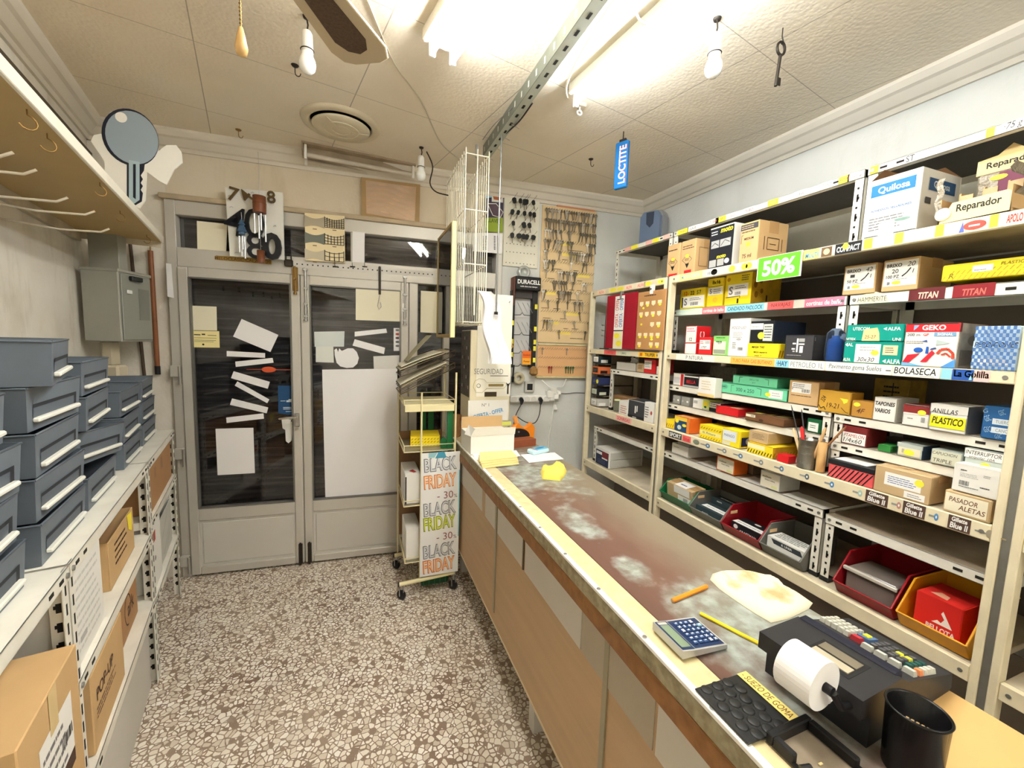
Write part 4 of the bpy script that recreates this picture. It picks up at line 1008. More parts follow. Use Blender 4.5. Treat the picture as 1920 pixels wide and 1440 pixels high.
boxR('small mustard kraft box between the scribbled box and the white one', 'box', (1598, 752), (1639, 754), ZB2, 1.722, .07, mat('ochre_card', (190, 140, 62), .6, var=.08), [('lettering', 'f', [('t', '4F', .45, .4, .3, BRN, .4, .01, .3)]), ('price_sticker', 'f', [('e', .25, .76, .16, .13, STICK)])])
boxR('white box for assorted caps written on by hand', 'box', (1641, 744), (1682, 749), ZB2, 1.722, .13, WBOX, [('lettering', 'f', [('t', 'TAPONES', .5, .74, .17, INK, .9, .025, .2), ('t', 'VARIOS', .42, .44, .18, INK, .72, .025, .1)]), ('print', 's', [('l', [(.1, .15), (.1, .7), (.8, .78), (.8, .2), (.1, .15)], .002, LGREY)])], side=WBOX_D)
boxR('white box with a dark red top band and a yellow price sticker', 'box', (1695, 758), (1745, 763), ZB2, 1.722, .09, WBOX, [('print', 'f', [('r', 0, .62, 1, 1, P((140, 46, 46))), ('ln', .2, .3, .45, .4, 1, GREY), ('bc', .72, .22, .86, .46, GREY), ('l', [(.04, .1), (.04, .52), (.96, .56)], .001, LGREY)]), ('price_sticker', 'f', [('e', .72, .68, .16, .12, STICK)])], topm=DRED)
boxR('lidded white box of plastic rings with a yellow band', 'box', (1747, 757), (1817, 765), ZB2 - .001, 1.716, .12, WBOX, [('label', 'f', [('r', .02, .14, .98, .58, P((250, 238, 40))), ('t', 'ANILLAS', .4, .76, .18, INK, .7, .0, .15), ('t', 'PLASTICO', .5, .40, .26, INK, .84, .02, .2)])], style='lid', side=mat('slate_side', (120, 122, 128), .5))
boxR('dark blue box with white swirls and two paper strips', 'box', (1846, 760), (1917, 769), ZB2, 1.714, .16, BLUEB, [('print', 'f', [('t', 'GSC', .14, .62, .17, P((190, 214, 232)), .18, -.01, .2, .5), ('t', 'GSC', .5, .84, .15, P((170, 200, 222)), .18, -.01, .2, .5), ('t', 'GSC', .86, .82, .15, P((170, 200, 222)), .2, -.01, .2, .5), ('t', 'GSC', .18, .28, .16, P((190, 214, 232)), .2, -.01, .2, .3), ('t', 'GSC', .5, .12, .12, P((170, 200, 222)), .2, -.01, .2, .3), ('t', 'GS', .88, .10, .12, P((170, 200, 222)), .2, -.01, .2, .3), ('t', 'G', .06, .84, .12, P((170, 200, 222)), None, -.01, .2, .3)]), ('label', 'f', [('r', .28, .46, 1, .64, P((214, 226, 236))), ('t', 'TUERCAS', .62, .55, .1, GREY, .5, 0), ('r', .28, .20, 1, .38, P((214, 226, 236))), ('t', 'CANCA', .6, .29, .1, GREY, .4, 0)])])
boxR('dark yellow printed sack lying at the back of the shelf', 'sack', (1640, 712), (1706, 716), ZB2, 1.95, .12, mat('dark_yellow_sack', (150, 126, 40), .5, var=.4, vscale=30), [('print', 'f', [('ln', .3, .3, .8, .85, 4, INK), ('r', .55, .1, .58, .9, INK)])], h=.14, name='printed_sack')
ZC3, ZD3 = 1.261, 1.249
for i, (xa, ya, xb, yb) in enumerate(((1262, 738, 1275, 740), (1278, 740, 1293, 742))):
    boxR(('grey packet of small hardware standing by the post', 'grey packet of small hardware second from the post')[i], 'packet', (xa, ya), (xb, yb), ZC3, 1.735, .05, mat('grey_packet', (146, 146, 142), .4), [('print', 'f', [('e', .2, .5, .12, .12, LGREY), ('e', .8, .5, .12, .12, WHITE)])], name='hardware_packet', group='grey hardware packets on the lower steel level', h=.05)
boxR('plain white card box on the lower steel level beside a green and yellow one', 'box', (1300, 741), (1318, 744), ZC3, 1.73, .1, WBOX, [('print', 'f', [('r', .1, .5, .5, .8, LGREY)])], h=.055)
boxR('green and yellow box on the lower steel level', 'box', (1318, 744), (1330, 746), ZC3, 1.73, .1, P((216, 232, 130)), [('print', 'f', [('r', .2, .4, .8, .8, YEL), ('r', 0, 0, 1, .15, LGREY), ('e', .5, .3, .2, .1, DGRN)])], h=.058)
boxR('white and black box between the green-yellow box and the red one', 'box', (1331, 747), (1352, 750), ZC3, 1.735, .14, WBOX, [('print', 'f', [('r', 0, 0, 1, .4, BLKB), ('ln', .1, .5, .9, .9, 2, INK)])], h=.05, side=BLKB)
boxR('bright red flat box on the lower steel level', 'box', (1343, 757), (1384, 767), ZC3 + .0005, 1.72, .12, REDB, [('tape', 't', [('r', .55, .1, .98, .6, P((232, 196, 150)))])], h=.04)
boxR('flat brown box with a pale label and yellow tops beside the red one', 'box', (1398, 771), (1470, 791), ZC3 + .0005, 1.715, .14, BROWNB, [('label', 'f', [('r', .02, .5, .28, .86, P((226, 220, 200))), ('t', 'AVIS', .2, .68, .18, INK, .1)]), ('print', 'f', [('e', .44, .3, .06, .18, DKBRN)]), ('print', 't', [('r', .12, .2, .3, .5, P((230, 216, 120))), ('r', .4, .3, .52, .6, P((230, 216, 120))), ('r', .62, .3, .9, .7, P((226, 216, 150)))])], h=.034)
boxR('dark green box with a small white label behind the pencil can', 'box', (1514, 782), (1541, 787), ZC3 + .0005, 1.735, .1, GREENB, [('label', 'f', [('r', .12, .1, .82, .74, WHITE), ('ln', .25, .3, .65, .6, 2, DGRN)])], h=.058)
boxR('dark red box labelled by hand in red, first on the right-hand lower steel level', 'box', (1581, 798), (1627, 804), ZD3, 1.725, .12, DRED, [('label', 'f', [('r', .02, .06, .97, .66, WHITE), ('t', 'PTAMELON', .5, .5, .18, P((170, 30, 30)), .84, .0, .2), ('t', '1/4x60', .45, .24, .24, INK, .8, .0, .2)])], topm=REDB)
boxR('small green box beside the clear box with a yellow sticker', 'box', (1648, 822), (1672, 826), ZD3, 1.73, .08, mat('green_card', (50, 130, 60), .5), h=.024)
boxR('clear plastic box with a yellow price sticker on the lower steel level', 'box', (1685, 823), (1732, 830), ZD3, 1.722, .09, CLEARP, [('label', 'f', [('r', .06, .14, .94, .72, P((226, 222, 200))), ('bc', .2, .3, .3, .6, GREY)]), ('price_sticker', 'f', [('e', .5, .38, .22, .22, STICK)])], style='lid', side=P((40, 60, 84)), h=.045)
boxR('translucent box of triple parts with a paper label', 'box', (1748, 833), (1807, 840), ZD3, 1.718, .1, CLEARP, [('label', 'f', [('r', .04, .1, .96, .94, P((214, 216, 196))), ('t', 'CAPUCHON', .45, .76, .2, DGREY, .8, 0, .15), ('t', 'TRIPLE', .4, .28, .24, DGREY, .62, 0, .1)])], h=.048)
boxR('translucent box of switches with a paper label and yellow price sticker', 'box', (1811, 840), (1886, 852), ZD3 - .0, 1.714, .11, CLEARP, [('label', 'f', [('r', .0, .62, 1, 1, WHITE), ('t', 'INTERRUPTOR', .48, .86, .17, INK, .9, 0, .15), ('t', 'unipolar 10A', .45, .66, .14, INK, .8, 0, .25)]), ('price_sticker', 'f', [('e', .56, .34, .14, .17, STICK), ('t', '2.95', .56, .34, .13, ORG, .16)])], style='lid', h=.07, side=P((60, 84, 74)))
# --- third wooden board
boxR('dark blue bag of supplies under the lower steel level by the post', 'bag', (1252, 765), (1289, 772), Z3 + .052, 1.885, .14, mat('navy_bag', (36, 42, 62), .35, bump=.3), h=.05, name='supply_bag')
boxR('small yellow box against the post on the third board', 'box', (1250, 784), (1264, 788), Z3, 1.73, .12, YBOX, [('print', 'f', [('st', 0, .1, 1, .5, 4, .15, .1, P((190, 150, 20)))])], h=.05)
boxR('orange, blue and yellow box with round pictures on the third board', 'box', (1266, 779), (1294, 785), Z3, 1.722, .16, P((30, 74, 120)), [('print', 'f', [('r', .0, .72, 1, 1, P((246, 206, 70))), ('e', .16, .66, .12, .14, YEL), ('e', .66, .45, .14, .1, YEL), ('e', .34, .26, .14, .15, P((210, 220, 210))), ('r', .82, 0, 1, .98, P((230, 140, 60)))])], side=ORNG, topm=P((222, 150, 90)))
boxR('yellow striped box with a paper strip on the third board', 'box', (1312, 797), (1354, 806), Z3, 1.72, .12, YBOX, [('print', 'f', [('st', .05, .72, .98, .86, 8, .06, .05, P((180, 150, 20))), ('st', .05, .06, .98, .2, 8, .06, .05, P((180, 150, 20)))]), ('label', 'f', [('r', .02, .32, .98, .6, P((244, 236, 150))), ('t', 'N. Primero', .45, .46, .18, DGREY, .6, 0, .3)])], h=.072)
boxR('white and yellow box with a dark blue picture side', 'box', (1355, 803), (1388, 809), Z3, 1.716, .1, YBOX, [('label', 'f', [('r', .04, .3, .84, .92, P((226, 234, 240))), ('t', 'MANGO', .42, .62, .16, P((50, 80, 150)), .6, .0, .1), ('r', .02, .04, .5, .26, P((220, 220, 190)))]), ('print', 's', [('r', .12, .1, .9, .85, P((34, 40, 76))), ('e', .6, .4, .2, .2, LGREY)])])
boxR('kraft box lying on a long yellow box beside the pencil can', 'box', (1405, 803), (1441, 809), Z3 + .052, 1.722, .16, KRAFT_L, [('print', 'f', [('ln', .2, .3, .85, .85, 4, P((120, 110, 90)))])], h=.052)
boxR('long yellow box with black slashes under the kraft box', 'box', (1402, 827), (1450, 838), Z3, 1.712, .2, YBOX, [('print', 'f', [('st', .02, .06, .98, .4, 9, .05, .035, INK), ('r', .02, .5, .7, .9, P((250, 244, 190)))]), ('print', 's', [('st', 0, .1, 1, .5, 10, .06, .03, P((170, 140, 20)))])], h=.05, side=YBOX_S)
boxR('small red box at the edge of the third board by the pencil can', 'box', (1457, 853), (1478, 856), Z3, 1.708, .05, REDB, h=.032)
sb = boxR('red and black striped box with a black lid', 'box', (1555, 859), (1640, 880), Z3, 1.708, .16, P((226, 92, 96)), [('print', 'f', [('st', -.02, .0, 1.0, .70, 9, .2, .03, INK)]), ('lettering', 'f', [('t', 'PATTERN', .36, .84, .13, WHITE, .4, .01)])], h=.068, name='lidded_box')
a = on_x(1555, 859, 1.708); b_ = on_x(1640, 880, 1.708); sw = a.y - b_.y
m = MB(); m.box(-sw / 2 - .003, -.003, .05, sw / 2 + .003, .163, .0715, BLKB, .003); m.box(-sw / 2 + .012, .012, .0715, sw / 2 - .03, .13, .073, WBOX); m.build('lid', sb, label='black lid with a white top')
boxR('wide tan carton with two paper labels at the middle of the right half', 'carton', (1640, 888), (1744, 914), Z3, 1.705, .15, KRAFT_L, [('label', 'f', [('r', .2, .34, .86, .82, WHITE), ('ln', .26, .42, .78, .72, 4, P((90, 120, 180))), ('r', .58, .06, .94, .3, WHITE), ('ln', .64, .1, .9, .24, 2, GREY)]), ('price_sticker', 'f', [('e', .82, .68, .08, .13, STICK)]), ('print', 't', [('r', .3, .2, .55, .5, P((170, 140, 100)))])], h=.092, style='tape')
boxR('tan box of split pins with a handwritten paper label, under a white box', 'box', (1772, 921), (1861, 941), Z3, 1.704, .12, KRAFT_L, [('label', 'f', [('r', .03, .1, .93, .9, P((238, 232, 208))), ('t', 'PASADOR', .42, .64, .22, BRN, .62, .01, .15), ('t', 'ALETAS', .62, .34, .22, BRN, .56, .01, .15)])], h=.068, style='tape')
boxR('white printed box on top of the tan box of split pins', 'box', (1788, 881), (1876, 899), Z3 + .071, 1.708, .052, WBOX, [('print', 'f', [('ln', .16, .74, .34, .84, 1, DGREY), ('ln', .16, .54, .6, .7, 3, LGREY), ('ln', .66, .66, .82, .76, 2, GREY), ('bc', .16, .26, .38, .42, GREY), ('ln', .16, .18, .72, .24, 1, GREY), ('ln', .62, .26, .86, .36, 1, DGREY)])], h=.085)
# --- lowest board steel level
ZE = .9695
lb = boxR('long open white drawer box by the post on the lower rack', 'box', (1260, 839), (1290, 848), ZE, 1.735, .26, WBOX, [('print', 'f', [('ln', .1, .66, .5, .76, 1, GREY)])], style='open', h=.062)
boxR('grey folded packet lying in the long white drawer box', 'packet', (1270, 834), (1292, 840), ZE + .0065, 1.76, .1, WBOX_D, h=.065, name='paper_packet')
MS = lambda l, tl, tr, col, side, zz, d: boxR(l, 'box', tl, tr, zz, 1.722, d, col, [('label', 'f', [('r', .04, .06, .96, .94, P((244, 240, 222))), ('t', 'multiuso', .34, .70, .12, INK, .5, .01), ('t', 'Nuez Lisbeq', .5, .50, .12, INK, .78, .01), ('r', .6, .1, .9, .24, P((226, 236, 170)))])], side=side, h=.075)
MS('orange-sided small box with a multi-purpose label', (1344, 868), (1377, 877), ORNG, ORNG, ZE + .004, .09)
boxR('dull brown box behind the orange-sided one', 'box', (1388, 872), (1412, 877), ZE + .004, 1.83, .12, mat('taupe_card', (136, 116, 96), .7), h=.07)
MS('white-sided small box with a multi-purpose label', (1425, 904), (1461, 915), WBOX, WBOX_D, ZE + .004, .13)
for i, (xa, ya, xb, yb) in enumerate(((1296, 868, 1346, 884), (1384, 898, 1428, 916), (1462, 928, 1532, 958))):
    a = on_z(xa, ya, ZE); b_ = on_z(xb, yb, ZE)
    t = MB(); y0, y1 = a.y, b_.y
    t.grid(8, 3, lambda u, v: (1.745 + .10 * v, y0 + (y1 - y0) * u, ZE + .0012 + .0025 * abs(sin(u * 9 + v * 2))), WBOX, thick=.0008)
    o = t.build('paper_sheet'); tag(o, ('white leaflet flat on the lower rack beside the drawer box', 'white leaflet flat between the two small labelled boxes', 'white leaflet flat on the lower rack near its middle corner')[i], 'paper', 'loose leaflets on the lower rack')

# ================================================================ plastic bins on the lowest board
def pbin(label, col, tl, tr, X, d, h, lip, lo=0, hi=9):
    a = on_x(*tl, X); b_ = on_x(*tr, X); a.y = min(a.y, hi); b_.y = max(b_.y, lo); w = a.y - b_.y - .004
    t = thing('storage_bin', label, 'plastic bin', (X, (a.y + b_.y) / 2, Z4 + .001), ROT_R, 'open-fronted plastic bins on the lowest board')
    th = .003
    prof = [(.028, 0), (0, lip), (d * .30, h), (d, h), (d, 0)]
    m = MB()
    m.prism(prof, -w / 2, -w / 2 + th, col, 'yz'); m.prism(prof, w / 2 - th, w / 2, col, 'yz')
    m.box(-w / 2, .028, 0, w / 2, d, th, col); m.box(-w / 2, d - th, 0, w / 2, d, h, col)
    m.add([(-w / 2, .028, 0), (w / 2, .028, 0), (w / 2, 0, lip), (-w / 2, 0, lip), (-w / 2, .031, 0), (w / 2, .031, 0), (w / 2, .004, lip), (-w / 2, .004, lip)], [(0, 1, 2, 3), (5, 4, 7, 6), (3, 2, 6, 7), (0, 4, 5, 1)], col)
    m.build('body', t)
    m = MB()
    for s in (-1, 1): m.tube([(s * w / 2, 0, lip), (s * w / 2, d * .30, h), (s * w / 2, d, h)], .0035, col, 6)
    m.tube([(-w / 2, 0, lip), (w / 2, 0, lip)], .0035, col, 6); m.build('rim', t)
    return t, w
GRN_P = mat('green_plastic', (20, 108, 62), .35); GRY_P = mat('grey_plastic', (112, 112, 106), .4); RED_P = mat('dark_red_plastic', (150, 24, 34), .35); YEL_P = mat('amber_plastic', (222, 160, 34), .35)
b1, w1 = pbin('green open-fronted bin with a tan carton in it', GRN_P, (1237, 915), (1292, 941), 1.703, .2, .115, .05, hi=1.965)
m = MB(); m.lathe([(.0001, 0), (.016, 0), (.016, .001), (.0001, .001)], DGRN, 16); o = m.build('emblem', b1, (-w1 / 2 - .0005, .05, .06)); o.rotation_euler = (0, -pi / 2, 0)
b2, w2 = pbin('grey open-fronted bin between the green and the red bins', GRY_P, (1292, 942), (1351, 971), 1.703, .22, .12, .046)
b3, w3 = pbin('smaller dark red bin holding one black box', RED_P, (1352, 971), (1423, 1006), 1.703, .24, .13, .046)
b4, w4 = pbin('grey open-fronted bin holding a white striped box beside the rack leg', GRY_P, (1424, 1007), (1512, 1050), 1.703, .22, .125, .046, lo=1.101)
b5, w5 = pbin('larger dark red bin holding grey clear packs', RED_P, (1562, 1082), (1672, 1137), 1.703, .28, .15, .046, hi=1.008)
b6, w6 = pbin('amber yellow bin with a red tool box in it', YEL_P, (1680, 1141), (1832, 1224), 1.703, .28, .15, .05, lo=.60)
for b_ in (b2, b3, b4):
    wq = {b2: w2, b3: w3, b4: w4}[b_]
    m = MB(); m.box(-wq / 2 + .0035, .055, .085, -wq / 2 + .0045, .10, .10, P((236, 200, 150))); m.build('label', b_)
def inbin(b_, label, w, d, h, col, specs, y=.05, x=0, z=.005, tilt=0.0, side=None, topm=None, cat='box', style='tuck', tz=0.0):
    c = b_.location
    M = Matrix.Rotation(-pi / 2 + tz, 4, 'Z') @ Matrix.Rotation(tilt, 4, 'X')
    t = thing('cardboard_box', label, cat, (c.x + y, c.y - x, c.z + z), M)
    carton(t, w, d, h, col, style, side, topm); deco(t, w, d, h, specs); return t
inbin(b1, 'tan carton with white shipping labels leaning in the green bin', w1 - .03, .10, .10, KRAFT_L, [('label', 'f', [('r', .45, .12, .98, .5, WHITE), ('bc', .66, .2, .82, .42, INK), ('r', .3, .56, .9, .98, WHITE)]), ('label', 't', [('r', .3, .05, .75, .8, WHITE), ('ln', .4, .2, .65, .5, 1, DBLUE)])], y=.045, z=.012, tilt=.12, style='tape')
inbin(b2, 'dark slate box with a pale top label in the grey bin', w2 - .012, .10, .052, P((50, 66, 72)), [('print', 'f', [('t', 'metric', .35, .5, .22, WHITE, .5, .01)]), ('label', 't', [('r', .1, .2, .96, .62, WHITE), ('ln', .2, .3, .9, .5, 1, LGREY)])], y=.04)
inbin(b2, 'dark slate box at the back of the grey bin', w2 - .012, .06, .085, P((50, 66, 72)), [('print', 'f', [('t', 'metric', .3, .86, .1, WHITE, .4, .01)]), ('print', 't', [('ln', .2, .3, .9, .7, 1, WHITE)])], y=.146)
inbin(b3, 'black box with white lettering and a white top label in the dark red bin', w3 - .03, .10, .055, BLKB, [('print', 'f', [('e', .16, .66, .07, .2, WHITE), ('t', 'KRAFTMAN', .55, .42, .22, WHITE, .5, .01), ('ln', .5, .08, .8, .2, 1, WHITE)]), ('label', 't', [('r', .02, .04, .96, .42, WHITE), ('ln', .1, .12, .9, .34, 1, LGREY), ('e', .5, .75, .1, .08, WHITE)])], y=.045, x=.004)
inbin(b4, 'white box with black corner stripes lying in the grey bin', w4 - .016, .09, .075, WBOX, [('print', 'f', [('p', [(.12, .92), (.9, .92), (.97, .62), (.2, .66)], P((60, 66, 70))), ('t', 'K UNIA', .55, .78, .14, WHITE, .5, .02), ('p', [(.86, .2), (1, .2), (1, .5), (.92, .5)], INK)]), ('print', 't', [('ln', .1, .2, .9, .9, 4, P((90, 100, 90)))])], y=.035)
m = MB()
t = thing('blister_pack', 'grey clear clamshell packs lying in the larger red bin', 'pack', (b5.location.x + .035, b5.location.y, b5.location.z + .006), ROT_R)
CLAM = mat('smoked_clear_plastic', (120, 112, 106), .12, spec=.7)
m.box(-w5 / 2 + .012, .012, 0, w5 / 2 - .012, .17, .085, CLAM, .006); m.build('body', t)
m = MB(); m.box(-w5 / 2 + .006, .0, .085, w5 / 2 - .008, .012, .10, mat('clear_rim', (190, 186, 176), .1, spec=.9), .003); m.box(-w5 / 2 + .014, .012, .085, w5 / 2 - .012, .15, .10, CLAM, .006); m.build('rim', t)
rb = inbin(b6, 'red box with a white pointed emblem and white lettering in the yellow bin', .115, .14, .125, P((214, 42, 36)), [('print', 'f', [('p', [(.40, .36), (.84, .36), (.62, .74), (.58, .66), (.66, .54), (.6, .42), (.52, .46)], WHITE), ('t', 'BELLOTA', .60, .22, .14, WHITE, .62, .03)]), ('print', 't', [('p', [(.2, .2), (.6, .12), (.56, .34), (.34, .42)], P((230, 170, 140)))])], y=.045, x=-.004, z=.008)

# ---------------------------------------------------------------- first bay, by the wall
def on_bay(px, py, X=1.705): return on_x(px, py, X)
a = on_x(1104, 660, 1.715); b_ = on_x(1147, 660, 1.715)
GREYT = mat('grey_brown_card_tube', (126, 116, 98), .7, var=.1)
t = thing('compartment_tower', 'tower of five grey cardboard compartments at the wall end of the shelves', 'compartment tower', (1.757, (a.y + b_.y) / 2 + .045, Z3 + .001), ROT_R)
w = .15; hh = .082; t.location.y = 2.842 - w / 2
for k in range(5):
    m = MB(); z = k * hh
    m.box(-w / 2, 0, z, w / 2, .26, z + .004, GREYT); m.box(-w / 2, 0, z + hh - .004, w / 2, .26, z + hh - .0005, GREYT)
    m.box(-w / 2, 0, z, -w / 2 + .045, .26, z + hh - .001, GREYT); m.box(w / 2 - .004, .05, z, w / 2, .26, z + hh - .001, GREYT); m.box(-w / 2, .255, z, w / 2, .26, z + hh - .001, GREYT)
    m.build('compartment', t)
cols = [('pale grey box poking from the lowest compartment of the grey tower', WBOX_D, WHITE), ('white boxed item poking from the second lowest compartment of the tower', BLKB, P((200, 210, 190))), ('dark blue boxed item with a yellow dot in the middle compartment', P((46, 56, 100)), STICK), ('orange and black boxed item in the fourth compartment of the tower', P((226, 120, 70)), BLKB), ('dark boxed item with a white end in the top compartment of the tower', P((30, 52, 60)), WHITE)]
for k, (lb_, c1, c2) in enumerate(cols):
    wi = w - .055
    q = thing('cardboard_box', lb_, 'box', (1.757 - .05, t.location.y - .0205, t.location.z + k * hh + .006), Matrix.Rotation(-pi / 2 + .0, 4, 'Z'), None)
    carton(q, wi, .12, .055, c1, 'tuck'); deco(q, wi, .12, .055, [('label', 'f', [('r', .1, .2, .8, .9, c2) if k != 2 else ('e', .82, .5, .16, .3, c2), ('ln', .2, .3, .7, .7, 2, GREY)]), ('print', 's', [('r', .1, .1, .6, .8, c2 if k != 2 else c1)])])
ZB1, ZBW3, ZBW4, ZBB2 = 1.4235, Z3, Z4, .9625
boxR('white tissue box with a tissue pulled out', 'tissue box', (1156, 684), (1190, 694), ZB1, 1.755, .12, WBOX_D, h=.055, name='tissue_box', style='')
a = on_x(1172, 684, 1.80)
tis = [o for o in bpy.data.objects if o.name.startswith('tissue_box')][0]
m = MB(); m.grid(6, 6, lambda u, v: (-.03 + .06 * u + .01 * sin(v * 3), .06 + .012 * sin(u * 8), .055 + .045 * v * (1 - .7 * abs(u - .4))), WHITE); m.build('tissue', tis)
boxR('small beige printed carton beside the red box', 'box', (1194, 688), (1206, 692), ZB1, 1.755, .06, KRAFT_L, [('print', 'f', [('ln', .2, .3, .9, .8, 3, BRN)])], h=.06)
boxR('red printed box with a white label beside the post', 'box', (1208, 684), (1229, 690), ZB1, 1.752, .14, REDB, [('label', 'f', [('r', .02, .3, .66, .9, WHITE), ('ln', .1, .4, .5, .8, 3, LGREY)])], h=.09, side=mat('red_printed_side', (206, 44, 54), .5, var=.4, vscale=50))
boxR('little white box marked in black in front of the post', 'box', (1230, 702), (1241, 705), ZB1, 1.752, .06, WBOX, [('print', 'f', [('t', '2.5', .5, .66, .25, INK, .7), ('t', '300', .5, .3, .25, INK, .7)])], h=.05)
a = on_x(1148, 768, 1.76)
t = thing('glass_jar', 'clear glass jar with a pale label standing before a small brown carton', 'jar', (1.765, a.y - .05, Z3 + .001))
m = MB(); m.lathe([(.024, 0), (.026, .004), (.026, .06), (.020, .068), (.020, .076)], mat('jar_glass', (200, 210, 190), .08, trans=.8), 18); m.build('body', t)
m = MB(); m.lathe([(.022, .076), (.022, .086), (.0001, .086)], P((216, 226, 170)), 18); m.build('lid', t)
boxR('small brown carton behind the glass jar', 'carton', (1150, 736), (1178, 741), Z3, 1.80, .1, KRAFT_D, h=.105, style='tape')
boxR('white box with red printing left of the black lamp box', 'box', (1161, 751), (1178, 753), Z3, 1.71, .12, WBOX, [('print', 'f', [('ln', .2, .1, .9, .7, 4, P((200, 110, 90)))])])
boxR('black lamp box with a silver edge between two white ones', 'box', (1179, 750), (1209, 753), Z3, 1.708, .12, P((60, 62, 66)), [('print', 'f', [('r', .42, .3, .5, .7, WHITE), ('r', .54, .4, .6, .72, WHITE), ('r', 0, .05, 1, .16, INK), ('r', .3, .0, .55, .1, LGREY), ('r', 0, .96, 1, 1, LGREY)])])
boxR('white lamp box with grey printing by the post', 'box', (1209, 753), (1226, 757), Z3, 1.706, .042, WBOX, [('print', 'f', [('ln', .1, .2, .5, .8, 5, DGREY), ('e', .8, .5, .1, .1, P((180, 80, 70)))])])
a = on_x(1143, 835, 1.73); b_ = on_x(1205, 850, 1.73)
db = boxR('white drawer box with a dark blue picture end on the lowest board', 'drawer box', (1117, 834), (1143, 843), Z4, 1.73, .30, WBOX, [('print', 'f', [('r', .06, .02, .96, .86, P((40, 52, 84))), ('r', .5, .5, .95, .86, P((130, 50, 60))), ('r', .1, .62, .5, .78, WHITE), ('r', .5, .42, .9, .5, WHITE), ('ln', .2, .1, .8, .36, 3, P((90, 100, 130)))])], h=.13, name='drawer_box')
m = MB(); wd = abs(on_x(1117, 834, 1.73).y - on_x(1143, 843, 1.73).y)
for z0 in (.012, .068): m.box(wd / 2 + .0005, .01, z0, wd / 2 + .008, .28, z0 + .052, WBOX_D, .002)
m.build('drawer', db)
# cards hung from the upper board
def hang(label, cat, name, tl, tr, bl, X, th, col, group=None):
    a = on_x(*tl, X); b_ = on_x(*tr, X); c = on_x(*bl, X)
    w = a.y - b_.y; h = (a.z + b_.z) / 2 - c.z
    t = thing(name, label, cat, (X, (a.y + b_.y) / 2, c.z), ROT_R, group)
    m = MB(); m.box(-w / 2, 0, 0, w / 2, th, h, col, .002); m.build('board', t)
    return t, w, h
t, w, h = hang('dark red hanging panel with a white offer strip', 'display panel', 'felt_board', (1139, 556), (1195, 546), (1137, 653), 1.682, .012, mat('crimson_felt', (156, 14, 36), .9, var=.1))
deco(t, w, .012, h, [('price_strip', 'f', [('r', .30, 0, .62, .97, WHITE), ('t', 'OFERTA · OFFER', .385, .65, .105, P((210, 50, 40)), .55, .01, 0, pi / 2), ('t', 'OFERTA · OFFER', .53, .65, .105, P((50, 110, 180)), .55, .01, 0, pi / 2), ('r', .30, .325, .62, .345, INK), ('r', .36, .90, .58, .915, INK), ('r', .30, .0, .62, .32, P((240, 236, 200))), ('e', .42, .24, .1, .05, STICK), ('e', .5, .1, .1, .05, STICK)])])
m = MB(); m.box(-.012, -.006, h - .03, .006, .016, h + .02, GALV, .002); m.build('clip', t)
t, w, h = hang('light wooden price board with rows of small cream tickets', 'price board', 'ticket_board', (1197, 549), (1249, 541), (1193, 655), 1.682, .012, mat('oak_veneer', (190, 142, 92), .5, var=.18, vscale=5))
m = MB(); m.box(-.012, -.006, h - .02, .014, .016, h + .035, WBOX, .003); m.tube([(0, -.008, h + .01), (0, -.004, h + .01)], .006, DGREY, 10); m.build('clip', t)
TK = P((240, 226, 190)); k = 0
for r_, v in enumerate((.80, .62, .44, .26, .10)):
    for c_, u in enumerate((.16, .38, .60, .82)):
        if (r_, c_) in ((2, 0), (2, 1), (4, 1)): continue
        deco(t, w, .012, h, [('ticket', 'f', [('r', u - .07, v - .025, u + .07, v + .03, TK)] + ([('e', u + .01, v - .04, .05, .022, STICK)] if (r_ + c_) % 2 or r_ > 2 else [('p', [(u - .07, v - .025), (u + .07, v - .025), (u, v - .055)], TK)]))])
deco(t, w, .012, h, [('print', 'f', [('ln', .25, .90, .68, .95, 1, DKBRN), ('e', .24, .72, .04, .02, STICK), ('e', .2, .44, .04, .02, STICK), ('e', .62, .18, .05, .02, STICK)])])
a = on_x(1129, 610, 1.80)
t = thing('hook_rack', 'small dark metal hook rack with hanging rings left of the red panel', 'hook rack', (1.78, 2.80, Z2 + .001), ROT_R)
m = MB(); m.box(-.03, 0, 0, .03, .05, .006, DARKM, .001); m.tube([(0, .025, .005), (0, .025, .26)], .003, DARKM); m.build('stand', t)
for z in (.10, .14, .18):
    m = MB(); m.tube([(-.03, .02, z), (-.01, .0, z + .006), (.03, .0, z)], .003, STEEL); m.build('hook', t)
m = MB(); m.grid(10, 6, lambda u, v: (-.02 + .045 * sin(u * pi), .03 + .02 * v, .012 + .09 * u), mat('grey_coil', (190, 186, 168), .4)); m.build('coil', t)

